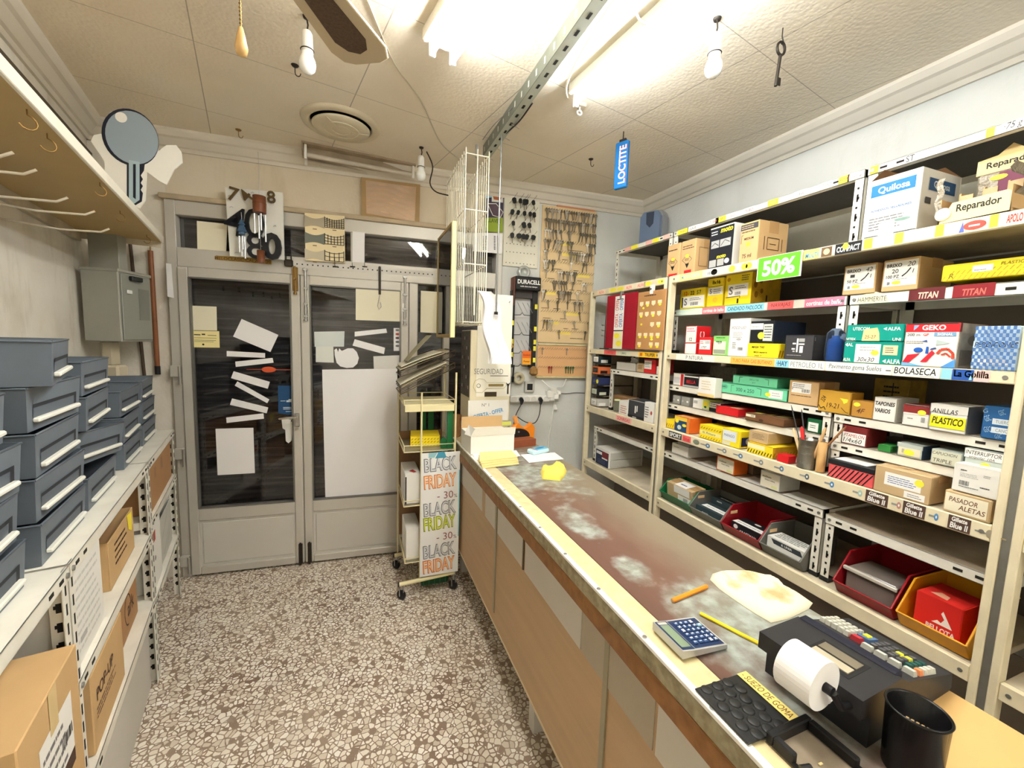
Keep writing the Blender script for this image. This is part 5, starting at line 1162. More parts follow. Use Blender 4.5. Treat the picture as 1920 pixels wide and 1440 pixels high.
# ---------------------------------------------------------------- stickers on the shelf edges
def edge(X, zt, hb, pl, pr, items, y=None, parent=None, name='edge_label', org=None, ht=None):
    """a paper label on a front edge: pl, pr give its ends along the shelf"""
    zc = zt - hb / 2
    ya, yb = on_x(pl[0], pl[1], X).y, on_x(pr[0], pr[1], X).y
    w = ya - yb; h = ht or hb * .92
    p = parent or unit; o = p.location
    mb = MB(); L = .0009
    fr = lambda a, b, l: (X - l - o.x, (ya + yb) / 2 - a - o.y, zc + b - h / 2 - o.z)
    for it in items:
        if it[0] == 'r': _, u0, v0, u1, v1, mt = it; mb.quad(fr((u0 - .5) * w, v0 * h, L), fr((u1 - .5) * w, v0 * h, L), fr((u1 - .5) * w, v1 * h, L), fr((u0 - .5) * w, v1 * h, L), mt)
        elif it[0] == 't':
            txt, u, v, hv, mt = it[1:6]; mb.text(txt, fr, (u - .5) * w, v * h, hv * h, mt, (it[6] if len(it) > 6 else .9) * w, it[7] if len(it) > 7 else .01, it[8] if len(it) > 8 else 0, L)
        elif it[0] == 'e': _, u, v, ru, rv, mt = it; mb.poly([fr((u - .5 + ru * cos(k * pi / 8)) * w, (v + rv * sin(k * pi / 8)) * h, L) for k in range(16)], mt)
        elif it[0] == 'p': mb.poly([fr((u - .5) * w, v * h, L) for u, v in it[1]], it[2])
        L += .00015
    # labels of a rack sit on the rack's own frame (unrotated root)
    mb.build(name, p)
F = lambda c: ('r', 0, 0, 1, 1, c)
PW = P((244, 244, 236)); PY = P((246, 230, 160)); PR = P((232, 110, 110)); PB = P((150, 214, 232))
# second wooden edge
e2 = lambda pl, pr, it, **k: edge(XW, WZ[1], .036, pl, pr, it, **k)
e2((1133, 658), (1155, 660), [F(PR), ('t', 'CASTIOL', .5, .5, .5, RED, .8)]); e2((1159, 660), (1183, 661), [F(P((220, 226, 200))), ('ln',) if 0 else ('t', 'LIMAS', .45, .5, .5, P((110, 140, 120)), .7)])
e2((1198, 663), (1233, 666), [F(P((250, 200, 50))), ('t', 'TRUPER', .6, .5, .6, INK, .66, .02), ('r', .06, .2, .2, .8, P((200, 110, 30)))])
e2((1268, 668), (1340, 674), [F(PW), ('t', 'P NTURA', .5, .5, .62, P((90, 84, 80)), .86, -.004)])
e2((1370, 677), (1452, 682), [F(P((250, 190, 90))), ('t', 'TUBO PARA GAS BUTANO', .5, .5, .5, P((226, 110, 40)), .9, .01)])
e2((1454, 682), (1479, 684), [F(PB), ('t', '·HAY', .5, .5, .66, P((40, 84, 130)), .8, .02)])
e2((1480, 684), (1546, 689), [F(PW), ('t', 'PETROLEO 1L', .5, .5, .6, P((90, 100, 104)), .92, -.008)])
e2((1548, 689), (1672, 697), [F(PW), ('t', '·Pavimento goma Suelos', .45, .5, .66, P((40, 70, 84)), .82, .0, .1), ('r', .92, .4, .99, .5, DGREY)])
e2((1674, 697), (1762, 703), [F(PW), ('t', 'BOLASECA', .48, .56, .66, INK, .9, .01, .1), ('r', .6, .08, .9, .14, LGREY)])
e2((1764, 703), (1784, 705), [F(PB)]); e2((1785, 705), (1825, 708), [F(P((36, 84, 170))), ('p', [(.8, .1), (.95, .1), (.88, .5)], PB)]); e2((1826, 708), (1856, 710), [F(P((240, 200, 200)))])
e2((1787, 704), (1856, 709), [('t', 'La Golilla', .5, .62, .62, YEL, .96, .03)])
# third wooden edge
e3 = lambda pl, pr, it, **k: edge(XW, WZ[2], .05, pl, pr, it, **k)
e3((1155, 778), (1184, 790), [('r', 0, .1, 1, .9, P((246, 190, 180))), ('t', 'SONRISAS', .5, .5, .5, RED, .8)])
e3((1254, 818), (1278, 826), [('r', 0, .15, 1, .9, P((60, 70, 66))), ('t', 'SPORT', .5, .52, .5, WHITE, .9, .03)]); e3((1279, 826), (1295, 832), [('r', 0, .15, 1, .9, PR), ('t', 'line', .5, .5, .5, RED, .8)]); e3((1299, 834), (1311, 838), [('e', .5, .5, .5, .3, P((130, 140, 120)))])
BL_ = P((96, 130, 160)); GR_ = P((140, 146, 146))
def keymark(pl, pr, c, t='e'):
    e3(pl, pr, [('r', 0, .42, .6, .56, GR_), ('e', .76, .5, .22, .26, c), ('e', .76, .5, .08, .1, PW)], name='key_sticker')
for (x, y), c in zip(((1322, 842), (1353, 854), (1383, 866), (1421, 882), (1459, 897), (1506, 917), (1552, 935), (1604, 958)), (BL_, GR_, BL_, GR_, BL_, P((90, 104, 116)), P((80, 140, 196)), P((160, 190, 184)))): keymark((x - 9, y - 4), (x + 9, y + 4), c)
for x, y in ((1639, 969), (1708, 995), (1791, 1031)):
    e3((x - 20, y - 8), (x + 21, y + 10), [('r', 0, .05, 1, .98, P((84, 62, 54))), ('t', 'Gillette', .5, .76, .3, WHITE, .7, .03, .1), ('t', 'Blue II', .5, .34, .4, WHITE, .8, .03, .1)])
for (x, y), c in (((1676, 983), P((190, 140, 130))), ((1745, 1010), P((80, 140, 196)))): keymark((x - 9, y - 4), (x + 9, y + 4), c)
e3((1820, 1045), (1878, 1070), [('r', 0, .4, .5, .5, GR_), ('e', .5, .48, .14, .28, P((160, 150, 130))), ('r', .6, .4, 1, .48, P((176, 160, 120)))], name='key_sticker')
# upper wooden edge
e1 = lambda pl, pr, it, **k: edge(XW, WZ[0], .042, pl, pr, it, **k)
for x, y in ((1150, 540), (1164, 537), (1216, 524), (1240, 520)): e1((x - 7, y), (x + 7, y), [('r', 0, .1, 1, .9, PY), ('e', .5, .5, .4, .3, STICK)])
for x, y in ((1128, 545), (1180, 533), (1202, 528)): e1((x - 8, y), (x + 8, y), [('r', 0, .1, 1, .9, P((250, 224, 200))), ('t', 'ALFA', .5, .5, .5, PR, .8)])
e1((1275, 514), (1318, 506), [F(P((250, 238, 150))), ('t', 'MIXTA CORTA', .5, .5, .5, LBLUE, .8)]); e1((1326, 505), (1348, 501), [F(PW), ('t', 'FERRO', .5, .4, .4, INK, .8)])
for x in (1340, 1373, 1396, 1404): e1((x - 6, 502), (x + 6, 500), [('e', .5, .5, .5, .4, STICK)])
e1((1507, 472), (1537, 467), [F(P((240, 230, 120))), ('t', 'MULTI', .55, .4, .5, P((60, 140, 190)), .8, .02)]); e1((1541, 466), (1561, 462), [('r', 0, .05, 1, .95, P((110, 84, 60))), ('e', .5, .5, .3, .3, PY)])
e1((1567, 461), (1617, 452), [('r', 0, 0, 1, 1, INK), ('t', 'COMPACT', .5, .46, .55, WHITE, .88, .03), ('e', .4, .7, .12, .3, STICK)])
for x, y in ((1629, 450), (1687, 438), (1763, 425), (1866, 402)): e1((x - 8, y), (x + 8, y - 3), [('r', 0, .1, 1, 1, STICK)])
e1((1800, 418), (1853, 406), [('p', [(0, .1), (.12, .9), (.2, .1)], P((90, 110, 190))), ('e', .56, .5, .42, .34, P((220, 80, 70))), ('r', .35, .42, .75, .54, WHITE)]); e1((1886, 400), (1925, 391), [F(P((250, 226, 200))), ('t', 'APOLO', .5, .5, .6, P((200, 60, 60)), .8, .03)])
# edges of the steel racks
def er(r, X, zt, hb): return lambda pl, pr, it, **k: edge(X - .0045, zt, hb, pl, pr, it, parent=r, **k)
s1 = er(R_S1L, 1.81, 1.822, .038)
s1((1268, 584), (1314, 582), [('r', 0, 0, 1, 1, P((214, 230, 214)))]); s1((1317, 582), (1359, 580), [F(P((240, 130, 140))), ('t', 'cortinas de baño', .5, .5, .5, WHITE, .9, .02)]); s1((1362, 580), (1433, 574), [F(PB), ('t', 'CANDADO PADLOCK', .5, .5, .56, P((30, 80, 110)), .92, .01, .1)])
s1((1439, 573), (1488, 569), [F(PR), ('t', '·NAVAJAS', .5, .5, .6, P((150, 30, 30)), .86, .0, .1)]); s1((1509, 567), (1584, 561), [F(P((236, 130, 160))), ('t', 'cortinas de baño', .5, .46, .56, WHITE, .9, .025)])
s1r = er(R_S1R, 1.81, 1.822, .038)
s1r((1604, 563), (1668, 558), [('p', [(0, 0), (1, 0), (.95, .5), (.8, .95), (.6, 1.2), (.4, 1.2), (.2, .95), (.05, .5)], P((240, 232, 196))), ('t', 'HAMMERITE', .5, .45, .5, INK, .84, -.004)])
s1r((1704, 556), (1772, 551), [('r', 0, .0, 1, 1.15, P((100, 30, 34))), ('t', 'TITAN', .55, .45, .62, P((226, 196, 176)), .56, .03, .15)]); s1r((1776, 551), (1866, 543), [('r', 0, 0, .12, 1, PW), ('r', .12, 0, 1, 1.15, P((140, 26, 36))), ('t', 'TITAN', .58, .45, .6, P((200, 110, 100)), .5, .03, .15)])
s0 = er(R_TOP0, 1.80, 2.289, .029); s0b = er(R_TOP1, 1.80, 2.289, .029); s0c = er(R_TOP2, 1.80, 2.289, .029)
for i, (x, y) in enumerate(((1178, 462), (1190, 459), (1217, 452), (1230, 448), (1250, 441))): s0((x - 6, y), (x + 6, y - 3), [F((P((240, 190, 180)), STICK)[i % 2])])
for i, (x, y) in enumerate(((1281, 428), (1300, 423), (1338, 412), (1352, 408), (1372, 402), (1405, 392), (1450, 380), (1500, 364), (1551, 346), (1583, 336), (1600, 331))): s0b((x - 10, y), (x + 10, y - 5), [F((STICK, PW, P((250, 230, 226)))[i % 3]), ('t', ('ROJA', 'LLAVE', 'TUBO')[i % 3], .5, .5, .5, (P((220, 120, 110)), DGREY)[i % 2], .8)])
for x, y in ((1640, 318), (1858, 243)): s0c((x - 8, y), (x + 8, y - 5), [F(STICK)])
s0c((1700, 292), (1716, 286), [('t', 'ST', .5, .5, .8, DGREY, 1, 0)]); s0c((1880, 232), (1925, 214), [F(PW), ('t', '·75 g', .5, .5, .9, INK, .8, 0, .2)])

# ---------------------------------------------------------------- green discount sign
a = on_x(1420, 488, 1.685); b_ = on_x(1504, 468, 1.685); c = on_x(1419, 528, 1.685)
w = a.y - b_.y; h = (a.z + b_.z) / 2 - c.z + .004
t = thing('discount_sign', 'green and white fifty percent sign hung on the upper board', 'sign', (1.690, (a.y + b_.y) / 2, c.z), ROT_R)
m = MB(); m.box(-w / 2, 0, 0, w / 2, .003, h, WBOX); m.build('board', t)
deco(t, w, .003, h, [('print', 'f', [('r', .02, .02, .97, .98, P((96, 196, 40))), ('t', '50%', .5, .5, .66, WHITE, .9, .035)])])
m = MB(); m.box(-w * .3, .003, h - .03, w * .3, .0095, h - .01, WHITEP); m.build('bracket', t)
# soap dispenser on the top shelf at the corner
t = thing('soap_dispenser', 'blue-grey plastic dispenser in the corner above the top shelf', 'dispenser', (2.02, 2.62, 2.2905), Matrix.Rotation(-pi / 2 + .5, 4, 'Z'))
BG = mat('blue_grey_plastic', (112, 130, 160), .3); BGS = mat('grey_plastic_side', (150, 152, 158), .35)
m = MB(); m.prism([(-.06, 0), (.06, 0), (.06, .20), (.05, .225), (-.05, .225), (-.06, .20)], .035, .115, BGS); m.build('body', t)
m = MB(); m.prism([(-.058, .004), (.056, .004), (.056, .19), (.04, .215), (-.04, .215), (-.058, .19)], -.0, .034, BG); m.build('cover', t)
m = MB(); m.prism([(-.022, .21), (.022, .21), (.02, .15), (.0, .13), (-.02, .15)], -.003, -.0004, P((60, 70, 90))); m.build('window', t)
t.scale = (1.3, 1.3, 1.35)

# ================================================================ things on the counter
def cz(px, py, dz=0.0): return on_z(px, py, ZC + dz)
def poly_area_center(pts):
    return sum((Vector(p) for p in pts), Vector()) / len(pts)

# calculator
A = cz(1224, 1163, .03); B = cz(1280, 1231, .012); C_ = cz(1364, 1214, .008); D = cz(1303, 1150, .02)
cen = (A + B + C_ + D) / 4
rx = ((A - B) + (D - C_)).normalized()          # reading direction, towards the far end
ang = math.atan2(rx.y, rx.x)
w = ((A - B).xy.length + (D - C_).xy.length) / 2; L = ((A - D).xy.length + (B - C_).xy.length) / 2
t = thing('calculator', 'blue and silver desk calculator on the counter edge', 'calculator', (cen.x, cen.y, ZC + .0035), ang)
SILV = mat('silver_plastic', (196, 198, 200), .3, .3); NAVP = mat('navy_plastic', (36, 54, 92), .35); KEYP = mat('blue_key', (58, 84, 132), .35); LCD = mat('grey_green_display', (128, 146, 124), .2)
m = MB()
side = [(-L / 2, .0), (L / 2, .004), (L / 2, .022), (L / 2 - .035, .017), (-L / 2, .009)]
m.prism([(y, z) for y, z in side], -w / 2, w / 2, SILV, 'yz'); m.build('body', t)
slope = math.atan2(.012, L - .035)
def calp(x, y, dz): # on the sloping key face: y from bottom edge
    return (x, -L / 2 + y, .009 + y * (.008 / (L - .035)) + dz)
m = MB(); m.add([calp(-w / 2 + .004, .004, .0006), calp(w / 2 - .004, .004, .0006), calp(w / 2 - .004, L - .036, .0006), calp(-w / 2 + .004, L - .036, .0006)], [(0, 1, 2, 3)], NAVP); m.build('faceplate', t)
def disp(x, v, dz): y = L - .035 + v * .035; return (x, -L / 2 + y, .017 + v * .005 + dz)
m = MB(); m.add([disp(-w / 2 + .003, .02, .0006), disp(w / 2 - .003, .02, .0006), disp(w / 2 - .003, .95, .0006), disp(-w / 2 + .003, .95, .0006)], [(0, 1, 2, 3)], NAVP)
m.add([disp(-w / 2 + .010, .14, .0012), disp(w / 2 - .016, .14, .0012), disp(w / 2 - .016, .84, .0012), disp(-w / 2 + .010, .84, .0012)], [(0, 1, 2, 3)], LCD)
m.add([disp(w / 2 - .014, .14, .0012), disp(w / 2 - .006, .14, .0012), disp(w / 2 - .006, .84, .0012), disp(w / 2 - .014, .84, .0012)], [(0, 1, 2, 3)], P((190, 186, 176))); m.build('display', t)
rows = ['MC MR M- M+', '7 8 9 %', '4 5 6 x', '1 2 3 -', '0 . = +']
for r_ in range(5):
    for c_ in range(6):
        if c_ >= 5 and r_ > 3: continue
        kx = -w / 2 + .012 + (w - .024) * (c_ + .5) / 6; ky = .008 + (L - .05) * (4 - r_ + .5) / 5
        p = calp(kx, ky, 0); hw, hh_ = (w - .024) / 12 - .0016, (L - .05) / 10 - .0016
        m = MB(); m.box(p[0] - hw, p[1] - hh_, p[2], p[0] + hw, p[1] + hh_, p[2] + .004, KEYP if (r_, c_) != (4, 4) else P((140, 180, 200)), .001)
        ch = '789%C41456xQ123-M0.=+/MRU<>A'[(r_ * 6 + c_) % 27]
        m.text(ch if ch.isdigit() else '-+%=x'[(r_ + c_) % 5], lambda a, b, l: (p[0] + a, p[1] + b, p[2] + .0042 + l), 0, 0, .006, WHITE, None, .03, 0, .0002)
        m.build('key', t)
# pencils
def stick(name, label, p0, p1, r, mt, tip=None, n=6, cat='pencil'):
    d = (p1 - p0); L_ = d.length
    t = thing(name, label, cat, (p0.x, p0.y, p0.z), math.atan2(d.y, d.x))
    m = MB(); m.tube([(0, 0, 0), (L_ * (.93 if tip else 1), 0, 0)], r, mt, n, smooth=False); m.build('body', t)
    if tip:
        m = MB(); m.tube([(L_ * .93, 0, 0), (L_ * .985, 0, 0)], [r, r * .35], tip, n); m.tube([(L_ * .985, 0, 0), (L_, 0, 0)], [r * .35, r * .1], INK, n); m.build('tip', t)
    else:
        m = MB(); m.tube([(L_, 0, 0), (L_ + .006, 0, 0)], [r, r * .6], mt, n); m.tube([(-.001, 0, 0), (.0002, 0, 0)], r * .75, P((226, 180, 120)), n); m.build('end', t)
    return t
stick('carpenter_pencil', 'orange pencil lying across the counter by the folded cloth', cz(1261, 1126, .006), cz(1324, 1100, .006), .0055, P((246, 150, 40)))
stick('pencil', 'yellow and black pencil pointing at the cash register', cz(1313, 1150, .0045), cz(1436, 1213, .0045), .0042, P((246, 214, 40)), P((226, 190, 140)))
# cream cloth
out = [(1331, 1087), (1336, 1076), (1352, 1071), (1400, 1072), (1447, 1080), (1462, 1090), (1474, 1103), (1500, 1114), (1524, 1131), (1516, 1142), (1480, 1160), (1446, 1168), (1415, 1150), (1380, 1127), (1348, 1104)]
def padded(out, mt, label, name, cat, hgt, amp, seed, dz=.001):
    pts = [cz(x, y, dz) for x, y in out]
    c = poly_area_center(pts); t = MB(); rr = random.Random(seed)
    n = len(pts); K_ = 4
    dense = []
    for i in range(n):
        for k in range(K_): dense.append(pts[i].lerp(pts[(i + 1) % n], k / K_))
    n = len(dense); v = []; fs = []; R_ = 7
    for j in range(R_ + 1):
        s = 1 - j / (R_ + .6)
        for i, p in enumerate(dense):
            q = c.lerp(p, s) - c
            zz = hgt * (1 - (max(0, s - .8) / .2) ** 2 * .8) + amp * sin(q.x * 61 + seed) * cos(q.y * 53 + seed * 2) + rr.uniform(-amp, amp) * .25
            v.append((q.x, q.y, max(.0006, zz) if j else .001))
    v += [(p.x - c.x, p.y - c.y, 0) for p in dense]
    for j in range(R_):
        for i in range(n): a = j * n + i; b = j * n + (i + 1) % n; fs.append((a, b, b + n, a + n))
    fs.append(tuple(R_ * n + i for i in range(n)))
    o0 = (R_ + 1) * n
    for i in range(n): fs.append((o0 + i, o0 + (i + 1) % n, (i + 1) % n, i))
    fs.append(tuple(reversed(range(o0, o0 + n))))
    t.add(v, fs, mt, True)
    o = t.build(name, None, (c.x, c.y, ZC + .0005)); return tag(o, label, cat)
M_CLOTH, nt, b = node_mat('stained_cream_cloth')
tc = N(nt, 'TexCoord'); n1 = N(nt, 'TexNoise', i2=14.0, i3=5.0); nt.links.new(tc.outputs['Object'], n1.inputs['Vector'])
sx = N(nt, 'SeparateXYZ'); nt.links.new(tc.outputs['Object'], sx.inputs[0])
rad = mth(nt, 'ADD', mth(nt, 'POWER', mth(nt, 'ABSOLUTE', mth(nt, 'DIVIDE', sx.outputs[0], .07)), 2.0), mth(nt, 'POWER', mth(nt, 'ABSOLUTE', mth(nt, 'DIVIDE', mth(nt, 'SUBTRACT', sx.outputs[1], .01), .09)), 2.0))
st = mth(nt, 'SUBTRACT', n1.outputs['Fac'], mth(nt, 'MULTIPLY', rad, .12))
rr_ = ramp(nt, [(.42, (236, 229, 204)), (.50, (220, 196, 154)), (.6, (204, 168, 122))]); nt.links.new(st, rr_.inputs[0]); nt.links.new(rr_.outputs[0], b.inputs['Base Color']); b.inputs['Roughness'].default_value = .9
padded(out, M_CLOTH, 'folded cream cloth with a brown stain beside the cash register', 'folded_cloth', 'cloth', .012, .0025, 3)
# yellow duster
padded([(1014, 884), (1020, 877), (1033, 880), (1044, 875), (1056, 877), (1063, 884), (1057, 895), (1050, 902), (1032, 900), (1016, 898)], mat('yellow_duster', (236, 220, 104), .9), 'crumpled yellow duster on the counter', 'duster', 'cloth', .03, .010, 11)

# cash register
FL = on_z(1424, 1184, 1.045); NL = on_z(1618, 1316, 1.045)
axis = (NL - FL); axis.z = 0; RL = axis.length; ya = axis.normalized()      # along the machine, towards the camera
ang = math.atan2(ya.y, ya.x)                                               # local x = towards camera
t = thing('cash_register', 'black desktop cash register with a paper roll on its back', 'cash register', (FL.x, FL.y, ZC + .0005), ang)
REG = mat('black_register_plastic', (44, 44, 48), .45, var=.15, vscale=30); REG2 = mat('dark_slate_plastic', (58, 60, 62), .5)
# local x runs to the camera, local y towards the keeper
m = MB()
prof = [(0, .095), (.0, .062), (.03, .055), (.03, 0), (.30, 0), (.322, .010), (.318, .040), (.142, .082), (.122, .095)]
m.prism(list(reversed(prof)), 0, RL, REG, 'yz'); m.build('body', t)
m = MB(); m.box(.004, .118, .084, RL - .006, .138, .099, P((24, 26, 44)), .003); m.build('ridge', t, label='dark blue ridge along the keyboard')
m = MB(); m.box(RL * .36, .030, .092, RL * .80, .098, .0955, P((30, 30, 32))); m.box(RL * .40, .040, .0955, RL * .76, .060, .0975, P((180, 172, 150))); m.box(RL * .40, .066, .0955, RL * .76, .090, .0970, P((120, 112, 96))); m.build('printer_window', t)
def kp(x, y, dz=0): return (x, y, .082 - (y - .142) * (.042 / .176) + dz)
GK = P((206, 206, 196)); sl = .035 / .15
def rkey(x0, x1, y0, y1, mt, hgt=.010):
    m = MB(); m.add([kp(x0, y0), kp(x1, y0), kp(x1, y1), kp(x0, y1), kp(x0 + .0015, y0 + .0015, hgt), kp(x1 - .0015, y0 + .0015, hgt), kp(x1 - .0015, y1 - .0015, hgt), kp(x0 + .0015, y1 - .0015, hgt)], [(0, 4, 5, 1), (1, 5, 6, 2), (2, 6, 7, 3), (3, 7, 4, 0), (4, 7, 6, 5)], mt); m.build('key', t)
for i in range(5):
    for j in range(4):
        rkey(.004 + i * .0112, .0135 + i * .0112, .192 + j * .0165, .2065 + j * .0165, GK)
rkey(.062, .080, .190, .208, P((180, 50, 60))); rkey(.062, .086, .212, .250, P((80, 110, 150))); rkey(.067, .080, .222, .240, P((246, 240, 60)), .013)
for i in range(4): rkey(.086 + i * .0215, .104 + i * .0215, .178, .192, P((196, 198, 190)))
for i in range(6):
    for j in range(4):
        c_ = P((246, 240, 80)) if j == 2 and i in (2, 3) else (P((40, 90, 84)) if i == 4 else (P((240, 150, 100)) if i == 5 and j == 0 else (GK if i == 5 else P((92, 92, 96)))))
        x = .090 + i * .0135
        rkey(x, x + .0115, .200 + j * .0165, .2145 + j * .0165, c_)
# roll and its holder
m = MB()
rxc, ryc, rz = .112, -.044, .108; rl = .029
Mr = Matrix.Translation((rxc, ryc, rz)) @ Matrix.Rotation(pi / 2, 4, 'Y'); m.M = Mr
PAPR = mat('roll_paper', (248, 248, 250), .8)
m.lathe([(.008, -rl), (.041, -rl), (.041, rl), (.008, rl)], PAPR, 40, closed=True, smooth=False)
o = m.build('paper_roll', t)
for s in (-1, 1):
    m = MB(); x = rxc + s * (rl + .012)
    m.tube([(rxc + s * (rl - .01), ryc, rz), (x, ryc, rz)], .008, BLACKP, 12); m.tube([(x, ryc, rz), (x + s * .004, ryc + .02, rz - .03), (x + s * .004, .02, .07)], .006, BLACKP, 8); m.build('roll_arm', t)
m = MB(); m.grid(6, 8, lambda u, v: (rxc - rl + 2 * rl * u, ryc + .02 + .055 * v, rz - .038 + .006 * sin(v * 3) + .02 * v * v), PAPR); m.build('paper_strip', t)

# rubber flooring sample
q = [cz(1302, 1297), cz(1398, 1265), cz(1492, 1350), cz(1394, 1406)]
ex = (q[1] - q[0]).normalized(); ey = Vector((-ex.y, ex.x, 0)); w = (q[1] - q[0]).length; Ls = (q[3] - q[0]).length
t = thing('rubber_sample', 'black studded rubber flooring sample with a yellow handwritten strip', 'flooring sample', (q[0].x, q[0].y, ZC + .0045), math.atan2(ex.y, ex.x))
RUB = mat('black_rubber', (38, 38, 38), .42)
if (q[3] - q[0]).dot(ey) < 0: sg = -1
else: sg = 1
m = MB(); m.box(0, 0, 0, w, sg * Ls, .003, RUB, .001); m.build('sheet', t)
nx_, ny_ = 4, 6
for j in range(ny_):
    for i in range(3 if j % 2 == 0 else 3):
        u = (i + (.55 if j % 2 == 0 else .95)) / 4.5 * (w * .92); v = (j + .55) / ny_ * Ls
        m = MB(); m.lathe([(.0108, 0), (.0102, .0014), (.0088, .002), (.0001, .002)], RUB, 20); m.build('stud', t, (u + .004, sg * v, .003))
m = MB(); x0, x1 = w * .80, w * .985
m.quad((x0, sg * Ls * .01, .0052), (x1, sg * Ls * .01, .0052), (x1, sg * Ls * .96, .0052), (x0, sg * Ls * .96, .0052), P((246, 224, 130)))
m.text('- SUEZO DE GOMA', lambda a, b, l: ((x0 + x1) / 2 + b, sg * (Ls * .48 + a * sg * -1 * -1) if sg > 0 else -(Ls * .48 + a), .0054), 0, 0, (x1 - x0) * .62, BRN, Ls * .86, .0)
m.build('label', t)
# coin tray
q0 = cz(1436, 1372, .02); q1 = cz(1510, 1338, .02); q2 = cz(1640, 1432, .02)
ex = (q1 - q0); ex.z = 0; w = ex.length; ex.normalize(); ey = Vector((ex.y, -ex.x, 0)); Lt = .20
t = thing('coin_tray', 'black plastic coin tray with ribbed sides beside the rubber sample', 'tray', (q0.x, q0.y, ZC + .0005), math.atan2(ex.y, ex.x))
m = MB(); e = .012
m.box(0, -Lt, 0, w, 0, .004, mat('dusty_tray_base', (150, 138, 122), .7, var=.25, vscale=30))
m.box(0, -e, 0, w, 0, .022, BLACKP, .002); m.box(0, -Lt, 0, w, -Lt + e, .022, BLACKP, .002); m.box(0, -Lt, 0, e * .6, -e, .008, BLACKP); m.box(w - e * .6, -Lt, 0, w, -e, .008, BLACKP)
m.box(0, -.045, .004, e, -e, .022, BLACKP, .002); m.box(w - e, -.085, .004, w, -e, .022, BLACKP, .002); m.box(0, -Lt + e, .004, e, -.10, .022, BLACKP, .002)
m.build('body', t)
for i in range(3):
    for x, y0 in ((0, -.058), (w - e * 1.4, -.098)):
        m = MB(); m.tube([(x, y0 - i * .016, .013), (x + e * 1.4, y0 - i * .016 - .004, .013)], .005, BLACKP, 8); m.build('rib', t)
for i, (u, v) in enumerate(((.45, -.06), (.52, -.075), (.35, -.085), (.65, -.09))):
    m = MB(); m.box(-.004, -.002, 0, .004, .002, .002, P((226, 206, 150)), .0008)
    o = m.build('wood_chip', None, Vector((q0.x, q0.y, ZC + .006)) + ex * (u * w) - Vector((-ex.y, ex.x, 0)) * -v, i * .9); tag(o, 'tiny pale wood chip lying in the black coin tray', 'chip', 'pale chips in the coin tray')
# pen pot
c = on_z(1722, 1330, 1.055)
t = thing('pen_pot', 'round black plastic pot standing by the cash register', 'pot', (c.x, c.y, ZC + .0005), .3)
m = MB(); m.lathe([(.034, 0), (.035, .003), (.038, .10), (.040, .104), (.038, .106), (.0355, .103), (.032, .006), (.0001, .006)], mat('glossy_black_plastic', (20, 20, 22), .22), 40); m.build('body', t)
m = MB(); m.box(-.02, -.017, .007, .02, .017, .072, BLACKP, .003)
for i in range(6):
    for j in range(5): m.box(-.018 + i * .0062, -.014 + j * .006, .072, -.0145 + i * .0062, -.0105 + j * .006, .0732, P((190, 160, 110)))
m.build('insert', t)
# tan board by the register
bd = [cz(1752, 1280, .004), cz(1904, 1372, .004), cz(1930, 1500, .004), cz(1700, 1500, .004)]
m = MB(); 
vv = [(1.07, bd[0].y, 0), (1.07, bd[1].y - .02, 0), (1.0, bd[1].y - .07, 0), (.86, bd[1].y - .07, 0), (.86, bd[0].y - .02, 0)]
m.prism([(x, y) for x, y, z in reversed(vv)], ZC + .0005, ZC + .006, mat('tan_hardboard', (214, 176, 116), .55, var=.08, vscale=5), 'xy'); o = m.build('hardboard_sheet'); tag(o, 'tan hardboard sheet lying at the near end of the counter', 'board')

# --- far end of the counter
a = cz(875, 846); b_ = cz(952, 841)
WB = thing('cardboard_box', 'white lidded carton standing on the far end of the counter', 'box', ((a.x + b_.x) / 2 + .004, 2.235, ZC + .004), .02)
bw = .265; bh = .15
m = MB(); m.box(-bw / 2, 0, 0, bw / 2, .22, bh * .72, WBOX, .002); m.build('body', WB)
m = MB(); m.add([(-bw / 2 - .002, -.002, bh * .70), (bw / 2 + .002, -.002, bh * .70), (bw / 2 + .002, -.012, bh), (-bw / 2 + .02, -.012, bh)], [(0, 1, 2, 3)], WBOX); m.add([(-bw / 2 - .002, -.002, bh * .70), (-bw / 2 + .02, -.012, bh), (-bw / 2 - .0, .05, bh * 1.08), (-bw / 2 - .03, .03, bh * .75)], [(0, 1, 2, 3)], WBOX_D); m.build('flap', WB)
m = MB(); m.box(-bw / 2, .216, 0, bw / 2, .22, bh * 1.18, KRAFT); m.build('back_flap', WB, label='brown inside of the raised back flap')
# papers and envelopes
def sheet(label, q, mt, name='paper_sheet', cat='paper', dz=.0008, lift=0.0, grp=None, th=.0012):
    pts = [cz(x, y) for x, y in q]
    m = MB()
    m.grid(10, 6, lambda u, v: tuple((pts[0].lerp(pts[1], u)).lerp(pts[3].lerp(pts[2], u), v).xy) + (ZC + dz + th + lift * sin(u * pi) * (1 - v) + .0006 * sin(u * 9 + v * 4),), mt, thick=th)
    o = m.build(name); return tag(o, label, cat, grp)
sheet('white paper under the cream envelopes beside the white carton', [(884, 850), (968, 846), (976, 857), (892, 864)], PAPER, dz=.0045)
sheet('white sheet lying right of the envelopes below the blue pack', [(976, 853), (1040, 849), (1057, 861), (992, 868)], PAPER)
ENV = mat('cream_envelope', (240, 222, 158), .8, var=.06)
for k in range(4):
    sheet(('lowest cream envelope of the pile at the far end', 'second lowest cream envelope of the pile', 'second highest cream envelope of the pile', 'topmost cream envelope of the pile')[k], [(896 + k, 866 - k * 3), (968 - k * 3, 860 - k * 2.2), (973 - k, 872 - k * 2), (905 - k * 2, 880 - k * 2)], ENV, 'envelope', 'envelope', .0035 + k * .0065, .002, 'cream envelopes piled on the counter', .005)
